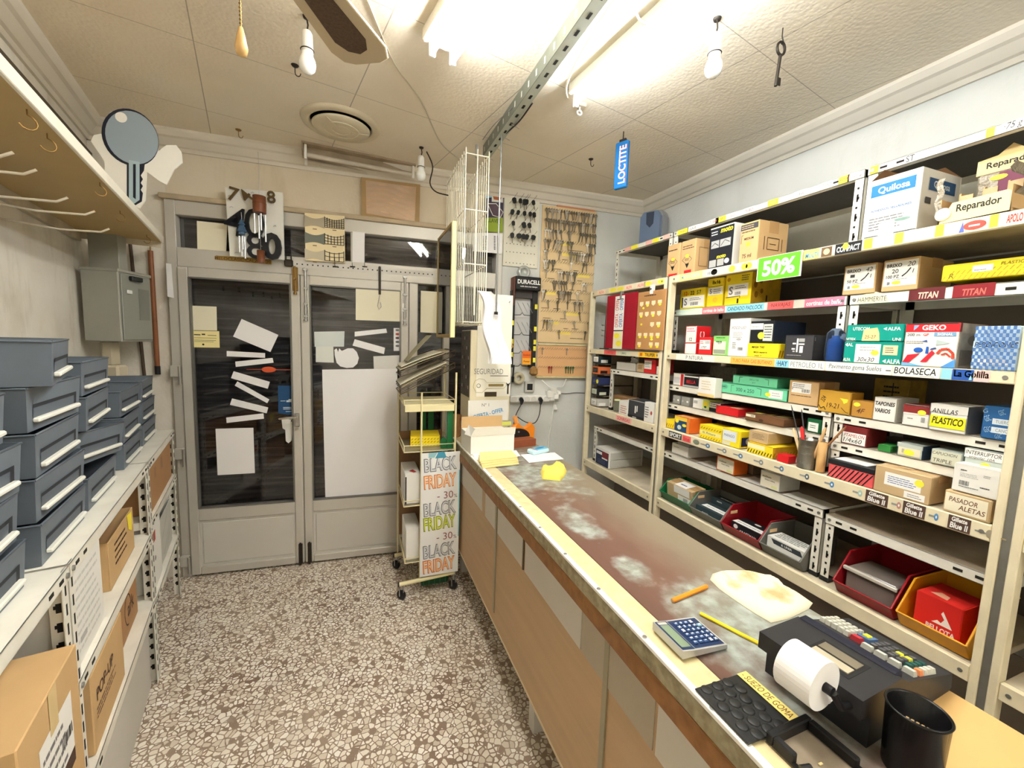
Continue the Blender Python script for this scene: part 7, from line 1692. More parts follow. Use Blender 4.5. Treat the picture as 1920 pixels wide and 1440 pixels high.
m = MB(); m.box(.04, -.004, fz(1.245), tw, -.0005, fz(1.885), mat('display_sheet', (240, 238, 226), .6)); m.build('front_card', t)
fr = lambda a, b, l: (a, -.0046 - l, b)
m = MB(); m.text('SEGURIDAD', fr, tw * .45, fz(1.405), .034, GREY, .19, -.006); m.quad(fr(.13, fz(1.375), 0), fr(.25, fz(1.375), 0), fr(.25, fz(1.379), 0), fr(.13, fz(1.379), 0), DGREY)
m.build('lettering', t)
m = MB(); kx = [(.02, 1.31), (.03, 1.345), (.06, 1.36), (.09, 1.355), (.11, 1.335), (.23, 1.335), (.24, 1.315), (.22, 1.295), (.11, 1.298), (.08, 1.27), (.04, 1.272), (.02, 1.31)]
for a, b in zip(kx, kx[1:]): m.tube([(a[0], -.005, fz(a[1])), (b[0], -.005, fz(b[1]))], .0012, P((176, 166, 120)), 4)
m.tube([(.055 + .012 * cos(k * pi / 6), -.005, fz(1.315) + .012 * sin(k * pi / 6)) for k in range(13)], .0015, DGREY, 4)
m.box(.12, -.0056, fz(1.31), .22, -.0048, fz(1.325), P((150, 130, 80))); m.prism([(.246, fz(1.26)), (.256, fz(1.26)), (.256, fz(1.31)), (.266, fz(1.335)), (.251, fz(1.325)), (.236, fz(1.335)), (.246, fz(1.31))], -.0056, -.0048, INK); m.box(.095, -.0058, fz(1.245), .175, -.0048, fz(1.275), P((66, 54, 30))); m.build('print', t)
m = MB(); m.tube([(.24, -.005, fz(1.84)), (.24, -.03, fz(1.85)), (.24, -.03, fz(1.82))], .003, WHITEP, 6); m.build('hook', t)
o = thing('offer_card', 'white offer card with blue slanted lettering low on the display tower', 'card', (TX0, TY, ZC + .14))
m = MB(); m.box(-.01, -.011, 0, tw - .014, -.007, .135, WBOX); m.build('card', o)
m = MB(); m.text('OFERTA - OFFER', lambda a, b, l: (a, -.0116 - l, b), tw * .46, .05, .026, P((70, 150, 200)), .2, .02, 0, 0, .22); m.text('Nº 1', lambda a, b, l: (a, -.0116 - l, b), tw * .38, .105, .02, GREY, .06, .0); m.build('lettering', o)
o = thing('keyring_strip', 'strip of metal key rings on a yellow-topped card behind the white carton', 'key ring card', (TX0, TY, ZC + .022))
m = MB(); m.box(.015, -.03, 0, tw + .005, -.026, .115, mat('olive_card', (190, 184, 140), .6)); m.box(.015, -.031, .092, tw + .005, -.0305, .115, P((220, 226, 110))); m.build('card', o)
for k in range(7):
    x = .035 + k * .036
    m = MB(); m.tube([(x + .012 * cos(a * pi / 6), -.034, .075 + .012 * sin(a * pi / 6)) for a in range(13)], .0022, STEEL, 5); m.tube([(x, -.034, .063), (x + .003, -.036, .045), (x - .002, -.034, .03)], .005, CHROME, 6); m.tube([(x, -.034, .02), (x, -.034, .008)], .006, DARKM, 6); m.build('key_ring', o)
# plastic bags and the ceiling rod in front of the tower
BAG = mat('white_plastic_bag', (242, 243, 246), .35, var=.04, bump=.3, bscale=18)
m = MB(); m.grid(10, 24, lambda u, v: (.655 + .10 * v ** .6 + (.075 + .06 * v) * (u - .5) + .012 * sin(v * 9), 2.23 + .02 * sin(u * 11 + v * 5) * v + .02 * sin(u * pi), 1.87 - .40 * v), BAG)
m.grid(10, 24, lambda u, v: (.655 + .10 * v ** .6 + (.075 + .06 * v) * (u - .5) + .012 * sin(v * 9), 2.26 + .015 * sin(u * 9 + v * 4) * v - .02 * sin(u * pi), 1.87 - .40 * v), BAG)
o = m.build('plastic_bag'); tag(o, 'long white plastic carrier bags hanging in front of the display tower', 'bag')
m = MB(); m.tube([(.725, 2.22, 2.69), (.722, 2.22, 1.755)], .005, mat('grey_rod', (140, 142, 142), .35, .6), 8); m.tube([(.722, 2.22, 1.745), (.722, 2.22, 1.76)], .011, BLACKP, 10); o = m.build('ceiling_rod'); tag(o, 'thin grey rod with a black foot hanging from the slotted beam', 'rod')

# battery display
t = thing('battery_display', 'black battery display stand with empty hooks on the wall beside the key board', 'display stand', WORG, ROT_W)
du0, du1 = .945, 1.15
m = MB(); m.box(du0, -.10, 1.985, du1, -.002, 2.085, BLACKP, .006); m.box(du0 - .006, -.098, 1.87, du0 - .0005, -.002, 2.08, mat('brown_box_side', (120, 72, 58), .6)); m.build('header', t)
m = MB(); m.text('DURACELL', lambda a, b, l: (a, -.1006 - l, b), (du0 + du1) / 2 + .005, 2.045, .032, WHITE, .18, .03); m.text('nadie dura mas tiempo', lambda a, b, l: (a, -.1006 - l, b), (du0 + du1) / 2 + .005, 2.010, .014, WHITE, .17, .02); m.build('lettering', t)
m = MB(); m.box(du0 + .03, -.012, 1.42, du1 - .05, -.002, 1.93, mat('pale_grey_card', (206, 208, 208), .5)); m.build('back_card', t)
for x0, x1 in ((du0 - .01, du0 + .018), (du1 - .05, du1 - .004)):
    m = MB(); m.box(x0, -.055, 1.40, x1, -.002, 1.985, BLACKP, .003); m.build('side_rail', t)
m = MB(); m.box(du0 + .018, -.05, 1.93, du1 - .05, -.002, 1.985, P((70, 66, 66))); m.build('shelf_bar', t)
for z in (1.80, 1.65, 1.51, 1.41):
    m = MB(); m.tube([(du0 + .018, -.05, z), (du0 + .06, -.06, z + .002), (du0 + .075, -.06, z + .02), (du0 + .09, -.06, z + .002), (du1 - .04, -.05, z)], .0026, BLACKP, 5); m.build('wire_bar', t)
    for k in range(3):
        if z < 1.45: break
        m = MB(); m.tube([(du0 + .05 + .04 * k, -.013, z + .10), (du0 + .075 + .04 * k, -.07, z + .02)], .0018, STEEL, 5); m.build('prong', t)
for z, x in ((1.92, du0), (1.74, du0), (1.60, du0), (1.50, du0), (1.87, du1 - .02), (1.70, du1 - .02), (1.60, du1 - .02), (1.55, du1 - .02), (1.46, du1 - .02)):
    m = MB(); m.box(x - .008, -.058, z - .018, x + .012, -.0555, z + .018, STICK); m.build('price_tag', t)
o = thing('battery_card', 'orange and yellow battery card on the lowest hook of the black display', 'battery card', WORG, ROT_W)
m = MB(); m.box(1.03, -.072, 1.425, 1.10, -.069, 1.53, P((238, 120, 40))); m.box(1.03, -.0726, 1.425, 1.10, -.0722, 1.475, P((244, 176, 50))); m.text('Duralock', lambda a, b, l: (a, -.0728 - l, b), 1.065, 1.50, .014, P((160, 30, 20)), .06, .02); m.text('Power', lambda a, b, l: (a, -.0730 - l, b), 1.065, 1.45, .014, P((160, 30, 20)), .05, .02); m.build('card', o)
m = MB(); m.tube([(.968, -.06, 1.42), (.966, -.05, 1.33)], .006, BLACKP, 8); m.tube([(.966, -.05, 1.33), (.965, -.05, 1.285)], [.012, .009], BLACKP, 8); o = m.build('hand_tool', None, WORG, ROT_W); tag(o, 'black handled tool hanging under the battery display', 'tool')
m = MB(); m.prism([(.915, 1.52), (.948, 1.56), (.93, 1.61)], -.09, -.088, P((240, 190, 40))); m.prism([(.922, 1.535), (.94, 1.56), (.93, 1.59)], -.0905, -.0901, P((210, 80, 40))); o = m.build('sale_flag', None, WORG, ROT_W); tag(o, 'yellow and red triangular card beside the black display', 'card')

# ---- key boards
HK = mat('hook_wire', (120, 112, 100), .4, .7); KEYM = mat('nickel_key', (150, 142, 128), .4, .6, var=.3, vscale=90)
BRDW = mat('honey_pegboard', (228, 202, 156), .6, var=.08, vscale=5)
hm = MB(); hm.tube([(0, 0, 0), (.004, -.028, .010), (.005, -.032, .017)], .0011, HK, 5); HOOKME = None
def hookset(parent, pts, scale=1.0, cap=100):
    global HOOKME
    for i, (u, off, z) in enumerate(pts[:cap]):
        if HOOKME is None: o = hm.build('hook', parent, (u, off, z)); HOOKME = o.data
        else: o = bpy.data.objects.new('hook', HOOKME); COL.objects.link(o); o.parent = parent; o.location = (u, off, z)
        o.scale = (scale, scale, scale)
    if len(pts) > cap:
        m = MB()
        for u, off, z in pts[cap:]: m.tube([(u, off, z), (u + .004, off - .028, z + .010), (u + .005, off - .032, z + .017)], .0011, HK, 4)
        o = m.build('hook', parent); o['kind'] = 'stuff'
kb = thing('key_board', 'tall honey-coloured pegboard crowded with rows of hanging keys', 'key board', WORG, ROT_W)
ku0, ku1, kz0, kz1 = 1.170, 1.632, 1.60, 2.645
m = MB(); m.box(ku0, -.014, kz0, ku1, -.002, kz1, BRDW, .002); m.build('board', kb)
m = MB(); m.box(ku0 + .12, -.016, kz1, ku1 - .02, -.002, kz1 + .012, P((206, 140, 106))); m.build('top_strip', kb)
rows = [2.605 - .0765 * i for i in range(13)]; NC = 21
pts = [(ku0 + .02 + .0211 * c, -.014, z) for z in rows for c in range(NC)]
hookset(kb, pts)
m = MB(); rr = random.Random(5)
for z in rows[3:]:
    for k in range(3):
        x = rr.uniform(ku0 + .02, ku1 - .1); m.quad((x, -.0146, z - .05), (x + rr.uniform(.03, .08), -.0146, z - .05), (x + .05, -.0146, z - .046), (x, -.0146, z - .046), INK)
    if rr.random() < .6: x = rr.uniform(ku0, ku1 - .15); m.quad((x, -.0144, z - .02), (x + .12, -.0144, z - .02), (x + .12, -.0144, z + .005), (x, -.0144, z + .005), P((244, 222, 120)))
m.build('print', kb)
kb2 = thing('key_board', 'small lower pegboard with three rows of mostly empty hooks and coloured keys', 'key board', WORG, ROT_W)
m = MB(); m.box(1.172, -.014, 1.335, 1.605, -.002, 1.575, mat('peach_pegboard', (226, 180, 130), .6, var=.08)); m.build('board', kb2)
m = MB(); m.box(1.175, -.02, 1.578, 1.625, -.002, 1.594, PALEW, .002); m.build('ledge', kb2); m = MB(); m.box(1.165, -.035, 1.318, 1.605, -.002, 1.334, PALEW, .002); m.build('ledge', kb2)
rows2 = [1.545, 1.475, 1.40]; pts2 = [(1.182 + .021 * c, -.014, z) for z in rows2 for c in range(20)]; hookset(kb2, pts2, 1.0, 60)
km = MB()
km.prism([(.0085 * cos(a * pi / 8), -.0065 + .0085 * sin(a * pi / 8)) for a in range(16)], -.001, .001, KEYM)
km.prism([(-.0032, -.046), (-.0005, -.049), (.003, -.046), (.003, -.04), (.0018, -.038), (.003, -.034), (.002, -.03), (.003, -.026), (.003, -.012), (-.0032, -.012)], -.0008, .0008, KEYM)
km.prism([(.0022 * cos(a * pi / 4), -.002 + .0022 * sin(a * pi / 4)) for a in range(8)], -.0013, .0013, SLOT)
KEYME = None
names = ['top', 'second', 'third', 'fourth', 'fifth', 'sixth', 'seventh', 'eighth', 'ninth', 'tenth', 'eleventh', 'twelfth', 'thirteenth']
R_ = lambda a, b: list(range(a, b))
occ = [R_(0, 21), R_(0, 21), R_(0, 7) + [9, 10] + R_(14, 21), [0, 1, 2, 4, 5, 6, 7, 9, 10, 11, 17, 18, 19, 20], [0, 1, 6] + R_(10, 20), [0, 1, 2, 3, 4, 11, 16, 17], [1] + R_(6, 14), R_(4, 10) + [12, 16, 17], [0, 1] + R_(6, 12) + [14], [2, 6, 10, 13, 14, 15, 16], [9, 15], [1, 2, 3, 4, 13, 19], [7, 18]]
def hang_key(u, z, sc, rot, label, grp, mt=None, off=-.034):
    global KEYME
    if KEYME is None:
        o = km.build('key'); KEYME = o.data
    else:
        o = bpy.data.objects.new('key', KEYME); COL.objects.link(o)
    if mt:
        me = KEYME.copy(); me.materials[0] = mt; o.data = me
    P_ = WORG + DW * (u + .004) + NW * off + Vector((0, 0, z + .011))
    o.matrix_world = Matrix.Translation(P_) @ ROT_W @ Matrix.Rotation(rot, 4, 'Y') @ Matrix.Rotation(rr.uniform(-.6, .6), 4, 'Z') @ Matrix.Scale(sc, 4)
    return tag(o, label, 'key', grp)
for i, (z, oc) in enumerate(zip(rows, occ)):
    for c in oc: hang_key(ku0 + .02 + .0211 * c, z, rr.uniform(1.3, 1.65), rr.uniform(-.2, .2) + (.35 if i == 3 and 4 <= c < 8 else 0), 'metal key hanging in the %s row of the tall honey-coloured key board' % names[i], 'keys in the %s row of the tall key board' % names[i])
for c in (1, 11): hang_key(1.182 + .021 * c, rows2[0], 1.1, 0, 'metal key in the upper row of the small lower key board', 'keys in the upper row of the lower key board')
KR = mat('red_key', (150, 40, 36), .4); KG = mat('green_key', (24, 100, 60), .4)
for c in (4, 5): hang_key(1.182 + .021 * c, rows2[2], 1.15, 0, 'red key in the bottom row of the small lower key board', 'red keys on the lower key board', KR)
for c in (11, 12, 13, 14): hang_key(1.182 + .021 * c, rows2[2], 1.15, 0, 'green key in the bottom row of the small lower key board', 'green keys on the lower key board', KG)
# white pegboard with black-headed keys
wb = thing('key_board', 'white perforated key board with long hooks and black-headed car keys', 'key board', WORG, ROT_W)
WPB = mat('white_pegboard', (232, 230, 214), .55, var=.08, vscale=6)
m = MB(); m.box(.868, -.014, 2.165, 1.146, -.002, 2.665, WPB, .002); m.build('board', wb)
for z in (2.33, 2.27, 2.19):
    for k in range(9): m = MB(); m.box(.89 + k * .028, -.0146, z - .003, .896 + k * .028, -.0141, z + .003, INK); m.build('hole', wb)
ck = [('top', 2.62, (.905, .955, .99, 1.005, 1.055), .09), ('second', 2.535, (.90, .945, .99, 1.035, 1.065), .09), ('third', 2.455, (.905, .985, 1.03), .09), ('bottom', 2.37, (.90, .95, .985, 1.02, 1.07), .08)]
CKH = mat('black_key_head', (26, 28, 28), .4)
for rn, z, us, ln in ck:
    for i, u in enumerate(us):
        m = MB(); m.tube([(u, -.014, z), (u + .03, -.014 - ln, z + .045), (u + .031, -.018 - ln, z + .052)], .0013, HK, 5); m.build('hook', wb)
        o = thing('car_key', 'black-headed key hanging in the %s row of the white key board' % rn, 'car key', WORG + DW * (u + .018) + NW * -.066 + Vector((0, 0, z + .024)), ROT_W @ Matrix.Rotation(rr.uniform(-.3, .3), 4, 'Y'), 'black-headed keys in the %s row of the white board' % rn)
        s = rr.uniform(.9, 1.2); w_ = .014 * s * (1.35 if rn == 'bottom' and i in (1, 4) else 1)
        m = MB(); m.prism([(w_, -.004), (w_ * .9, -.028 * s), (w_ * .4, -.034 * s), (-w_ * .4, -.034 * s), (-w_ * .9, -.028 * s), (-w_, -.004), (-w_ * .5, .003), (w_ * .5, .003)][::-1], -.004, .004, CKH); m.build('head', o)
        m = MB(); m.box(-.0035, -.001, -.034 * s - .034, .0035, .001, -.034 * s, KEYM); m.build('blade', o)
# small things on the wall under the boards
def wt(name, label, cat): return thing(name, label, cat, WORG, ROT_W)
o = wt('tape_reel', 'round clear glass-like reel above the black battery display', 'reel'); m = MB(); m.M = Matrix.Translation((1.03, -.03, 2.125)) @ Matrix.Rotation(pi / 2, 4, 'X'); m.lathe([(.048, -.022), (.050, 0), (.046, .022), (.030, .026), (.028, .006), (.0001, .006)], mat('clear_reel', (190, 194, 190), .15, .3), 28); m.build('body', o)
o = wt('adhesive_tape', 'roll of clear tape hanging under the battery display', 'tape'); m = MB(); m.M = Matrix.Translation((1.02, -.022, 1.315)) @ Matrix.Rotation(pi / 2, 4, 'X'); m.lathe([(.022, -.018), (.046, -.018), (.046, .018), (.022, .018), (.022, -.018)], mat('yellowish_tape', (206, 198, 170), .25, var=.1), 28, closed=True); m.build('roll', o)
o = wt('wall_thermostat', 'small grey wall meter with a black screen above the socket strip', 'meter'); m = MB(); m.box(1.075, -.03, 1.205, 1.155, -.0, 1.29, mat('meter_grey', (196, 196, 190), .4), .006); m.build('body', o); m = MB(); m.box(1.092, -.0306, 1.222, 1.138, -.0302, 1.272, INK); m.build('screen', o)
o = wt('socket_strip', 'white multi-socket strip fixed to the wall over the counter', 'socket strip'); m = MB(); m.box(.955, -.045, 1.125, 1.285, -.0, 1.18, WHITEP, .008); m.build('body', o)
for k in range(6):
    m = MB(); m.M = Matrix.Translation((.985 + k * .053, -.0455, 1.152)) @ Matrix.Rotation(pi / 2, 4, 'X'); m.lathe([(.021, 0), (.021, .002), (.018, .002), (.017, -.001), (.0001, -.001)], mat('socket_white', (224, 224, 218), .4), 20); m.build('socket', o)
def cable(label, pts, r, mt, name='cable', rot=True):
    m = MB(); P_ = [Vector(p) for p in pts]; S = []
    for i in range(len(P_) - 1):
        p0 = P_[max(i - 1, 0)]; p1 = P_[i]; p2 = P_[i + 1]; p3 = P_[min(i + 2, len(P_) - 1)]
        for k in range(6):
            q = k / 6; S.append(.5 * ((2 * p1) + (p2 - p0) * q + (2 * p0 - 5 * p1 + 4 * p2 - p3) * q * q + (3 * p1 - p0 - 3 * p2 + p3) * q ** 3))
    S.append(P_[-1]); m.tube(S, r, mt, 6)
    o = m.build(name, None, WORG if rot else None, ROT_W if rot else None); return tag(o, label, 'cable')
for u, l_ in ((1.04, 'black plug pushed in the left half of the socket strip'), (1.20, 'black plug pushed in the right half of the socket strip')):
    o = wt('power_plug', l_, 'plug'); m = MB(); m.tube([(u, -.047, 1.152), (u - .006, -.085, 1.146), (u - .016, -.10, 1.12)], [.017, .016, .008], BLACKP, 12); m.build('body', o)
cable('black cable looping from the left plug down to the counter', [(1.024, -.10, 1.12), (.985, -.11, 1.05), (.965, -.12, .99), (.955, -.14, .957)], .0035, BLACKP)
cable('black cable looping from the right plug back to the left', [(1.184, -.10, 1.12), (1.175, -.10, 1.03), (1.13, -.12, .975), (1.05, -.14, .99), (.985, -.14, 1.03)], .0035, BLACKP)
cable('white cable running down the wall to behind the counter', [(1.34, -.012, 1.20), (1.33, -.014, 1.05), (1.30, -.014, .8), (1.29, -.014, .5)], .005, WHITEP)
cable('thin grey cable run along the white wall to the shelf post', [(1.36, -.006, 1.195), (1.45, -.008, 1.19), (1.52, -.006, 1.196), (1.61, -.006, 1.192)], .003, GREY)
cable('white cable hanging in a curve under the small key board', [(1.22, -.02, 1.30), (1.26, -.085, 1.25), (1.32, -.085, 1.25), (1.39, -.04, 1.25), (1.43, -.02, 1.31)], .004, WHITEP)
o = wt('adapter_cluster', 'cluster of white adapters at the right end of the socket strip', 'adapter')
for (x, z, s) in ((1.285, 1.19, .03), (1.31, 1.215, .028), (1.335, 1.17, .024), (1.30, 1.155, .022), (1.36, 1.20, .018)):
    m = MB(); m.box(x - s, -.05 - s * .4, z - s, x + s, -.002, z + s, WHITEP, .008); m.build('adapter', o)
o = wt('bulb_socket', 'white plug hanging on its cable low on the white wall', 'plug'); m = MB(); m.tube([(1.345, -.01, 1.10), (1.35, -.02, 1.06)], [.008, .016], WHITEP, 10); m.build('body', o)
m = MB(); m.lathe([(.012, 0), (.035, .02), (.03, .06), (.014, .075), (.0001, .078)], mat('brown_putty', (160, 122, 70), .7, var=.3, vscale=30), 10, smooth=False); o = m.build('brown_pouch', None, WORG + DW * 1.13 + NW * -.06 + Vector((0, 0, 1.336)), ROT_W); tag(o, 'small crumpled brown packet on the ledge end of the lower key board', 'packet')

# ================================================================ sign trolley by the door
TRX, TRY = .245, 2.475
t = thing('display_trolley', 'cream wheeled display trolley with baskets standing by the counter end', 'display trolley', (TRX, TRY, 0))
CRW = mat('cream_metal', (232, 222, 178), .4); GPL = mat('green_slat', (24, 104, 56), .45, var=.1)
for x, y, l_ in ((.112, 0, 1.30), (.318, 0, 1.42), (.01, .36, 1.30), (.318, .36, 1.45)):
    m = MB(); m.tube([(x, y, .12), (x, y, l_ - .02)], .006, CRW, 8); m.build('upright', t)
for y in (0, .36):
    m = MB(); m.tube([(-.015, y - .012, .105), (.33, y, .12)], .013, CRW, 10); m.tube([(-.022, y - .012, .105), (-.014, y - .012, .105)], .0145, BLACKP, 10); m.build('foot_bar', t)
m = MB(); m.tube([(.318, 0, .12), (.318, .36, .12)], .010, CRW, 8); m.build('foot_bar', t)
for x, y in ((.0, -.012), (.325, 0.0), (.0, .35), (.325, .36)):
    m = MB(); m.tube([(x, y, .11), (x, y, .07)], .006, STEEL, 8); m.box(x - .014, y - .006, .03, x - .010, y + .03, .072, STEEL); m.box(x + .010, y - .006, .03, x + .014, y + .03, .072, STEEL); m.build('fork', t)
    m = MB(); m.M = Matrix.Translation((x, y + .012, .0305)) @ Matrix.Rotation(.8, 4, 'Z') @ Matrix.Rotation(pi / 2, 4, 'Y'); m.lathe([(.008, -.009), (.027, -.009), (.030, -.005), (.030, .005), (.027, .009), (.008, .009)], BLACKP, 20); m.build('wheel', t)
def basket(z, x0, x1, y0, y1, hgt, solid=None):
    m = MB(); r = .0032
    loop = lambda zz: m.tube([(x0, y0, zz), (x1, y0, zz), (x1, y1, zz), (x0, y1, zz), (x0, y0, zz)], r, CRW, 6)
    loop(z); loop(z + hgt)
    for k in range(7): x = x0 + (x1 - x0) * k / 6; m.tube([(x, y0, z), (x, y1, z)], .002, CRW, 5)
    for x in (x0, x1):
        for y in (y0, y1): m.tube([(x, y, z), (x, y, z + hgt)], r, CRW, 6)
    if solid: m.box(x0 + .003, y0 + .003, z + .002, x1 - .003, y1 - .003, z + .004, solid)
    m.build('basket', t)
MESH = mat('grey_mesh_tray', (150, 142, 120), .5, var=.2)
basket(1.205, .012, .312, .004, .355, .03, CRW); basket(.92, .012, .312, .004, .355, .04, MESH); basket(.585, .012, .312, .004, .355, .035, MESH); basket(.225, .02, .312, .004, .355, .03, MESH)
m = MB(); m.box(.015, .0, 1.165, .31, .004, 1.203, CRW, .001); m.build('apron', t)
m = MB(); m.box(.016, .33, .26, .30, .336, .98, mat('brown_back_sheet', (150, 116, 84), .7, var=.2)); m.build('back_sheet', t)
# sloping wire tops
WD = mat('tarnished_wire', (92, 80, 62), .4, .6)
for z0, dz in ((1.27, .16), (1.375, .13)):
    m = MB()
    L0, L1 = (-.01, .03), (.31, .20)
    def P4(u, v, e=0): return (-.01 + .32 * u, .01 + .30 * v, z0 + dz * u + e)
    for e in (0, .03): m.tube([P4(0, 0, e), P4(1, 0, e), P4(1, 1, e), P4(0, 1, e), P4(0, 0, e)], .003, WD, 5)
    for k in range(6): m.tube([P4(0, k / 5), P4(1, k / 5)], .0018, WD, 5)
    for k in range(4): m.tube([P4(k / 3, 0), P4(k / 3, 0, .03)], .0018, WD, 5)
    m.build('sloping_rack', t)
rr = random.Random(9)
for k in range(6):
    zb = (1.310, 1.318, 1.326, 1.415, 1.423, 1.431)[k]; dzz = .16 if k < 3 else .13
    m = MB(); v0 = rr.uniform(.0, .02); c_ = (P((176, 160, 130)), P((120, 106, 84)), P((222, 216, 196)), P((196, 186, 160)), P((140, 126, 100)), P((206, 200, 182)))[k]
    a = -.012 + rr.uniform(0, .03); b_ = .22 + rr.uniform(0, .08)
    m.grid(4, 3, lambda u, v: (a + (b_ - a) * u, .015 + v0 + .28 * v, zb + dzz * ((a + (b_ - a) * u) + .01) / .32 + .004 * sin(u * 4)), c_, thick=.004)
    o = m.build('leaflet_stack', None, (TRX, TRY, 0)); tag(o, ('lowest flat leaflet pack on the sloping trolley top', 'second leaflet pack from below on the sloping trolley top', 'pale leaflet pack over the lower sloping rack', 'leaflet pack lowest on the upper sloping rack', 'brown leaflet pack in the upper sloping rack', 'topmost pale leaflet pack on the trolley')[k], 'leaflets')
m = MB(); m.grid(4, 2, lambda u, v: (.03 + .14 * u, .03 + .2 * v, 1.46 + .16 * u + .006 * sin(u * 3)), P((150, 142, 116)), thick=.003); o = m.build('leaflet_stack', None, (TRX, TRY, 0)); tag(o, 'single greyish leaflet raised above the trolley top', 'leaflets')
# green slats held in the trolley
for x, y, z0, z1, l_ in ((.272, .02, .926, 1.2, 'tall green plank at the front right of the trolley'), (.235, .025, .926, 1.0, 'short green picket in front of the yellow box'), (.20, .30, .96, 1.19, 'tall green picket at the back of the trolley'), (.15, .31, .96, 1.12, 'shorter green picket at the back of the trolley')):
    m = MB(); w_ = .036 if y > .02 or x > .25 else .03
    m.prism([(x, z0), (x + w_, z0), (x + w_, z1 - .02), (x + w_ / 2, z1), (x, z1 - .02)] if 'picket' in l_ else [(x, z0), (x + w_, z0), (x + w_, z1), (x, z1)], y, y + .014, GPL)
    if 'plank' in l_: m.tube([(x + w_ / 2, y - .002, z1 - .03), (x + w_ / 2, y, z1 - .03)], .003, WHITE, 8)
    o = m.build('fence_slat', None, (TRX, TRY, 0)); tag(o, l_, 'slat', 'green fence slats in the trolley')
m = MB(); m.box(.125, .026, .045, .295, .11, .126, mat('dark_green_crate', (18, 74, 44), .5), .004)
for k in range(5): m.box(.135 + k * .035, .023, .05, .141 + k * .035, .026, .12, GPL)
o = m.build('green_crate', None, (TRX, TRY, 0)); tag(o, 'dark green slatted trough behind the foot of the black friday sign', 'trough')
# yellow box, white cartons
def boxT(label, x, y, z, w, d, h, col, specs, style='tuck', side=None, rot=0.0):
    q = thing('cardboard_box', label, 'box', (TRX + x, TRY + y, z), rot); carton(q, w, d, h, col, style, side); deco(q, w, d, h, specs); return q
boxT('yellow box with slanted dashes in the trolley basket', .15, .10, .9255, .18, .17, .068, YBOX, [('print', 'f', [('st', .02, .08 + .28 * k, .98, .22 + .28 * k, 9, .05, .035, P((170, 140, 30))) for k in range(3)])], rot=-.12, side=YBOX_S)
boxT('white carton with small red marks on the middle trolley shelf', .066, .03, .5905, .09, .26, .19, WBOX, [('print', 't', [('p', [(.3, .2), (.6, .3), (.8, .1), (.6, .05)], P((190, 60, 60)))]), ('print', 'f', [('r', .02, .0, .1, .9, INK)])])
boxT('white carton on the lowest trolley shelf', .072, .03, .2305, .085, .24, .20, WBOX, [])
# sign
SW, SH = .238, .78
q = thing('sale_sign', 'tall hand-drawn black friday sign on the front of the trolley', 'sign', (TRX + .228, TRY - .020, .135), 0)
m = MB(); m.box(-SW / 2, 0, 0, SW / 2, .005, SH, mat('white_sign_board', (240, 242, 242), .5)); m.build('board', q)
fr = lambda a, b, l: (a, -l, b)
m = MB(); m.prism([(-.035, SH - .035), (.035, SH - .035), (.02, SH + .005), (-.015, SH + .005)], -.0008, -.0001, P((70, 150, 180))); m.prism([(-.075, SH - .03), (-.04, SH - .03), (-.02, SH + .003), (-.075, SH)], -.0006, -.0001, P((150, 200, 210))); m.box(SW / 2 - .006, -.0008, SH * .3, SW / 2 + .0006, .0055, SH * .85, P((130, 206, 226))); m.build('tape', q)
DRAW = [('BLACK', .735, P((222, 226, 230)), P((110, 116, 124))), ('FRIDAY', .625, P((250, 206, 160)), P((206, 116, 60))), ('30%', .530, P((240, 214, 214)), P((150, 90, 90))), ('BLACK', .445, P((214, 218, 222)), P((110, 114, 120))), ('FRIDAY', .350, P((214, 226, 90)), P((130, 140, 40))), ('30%', .255, P((240, 214, 214)), P((150, 90, 90))), ('BLACK', .165, P((214, 218, 222)), P((116, 120, 126))), ('FRIDAY', .065, P((250, 200, 150)), P((206, 110, 60)))]
for k, (tx, z, cf, co) in enumerate(DRAW):
    z = z * SH / .81; m = MB()
    if tx[0] == '3':
        m.text('- 30', fr, .03, z, .045, co, .12, -.004, 0, .0008, .03); m.text('%', fr, .095, z - .01, .022, P((90, 80, 90)), .03, .0, 0, .0008); m.build('lettering', q); continue
    yy = .012
    m.text(tx, fr, -.002, z, .088, co, .2, .045, 0, .0006, .05); m.text(tx, fr, -.002, z, .078, cf, .19, .004, 0, .0012, .05); m.build('lettering', q)

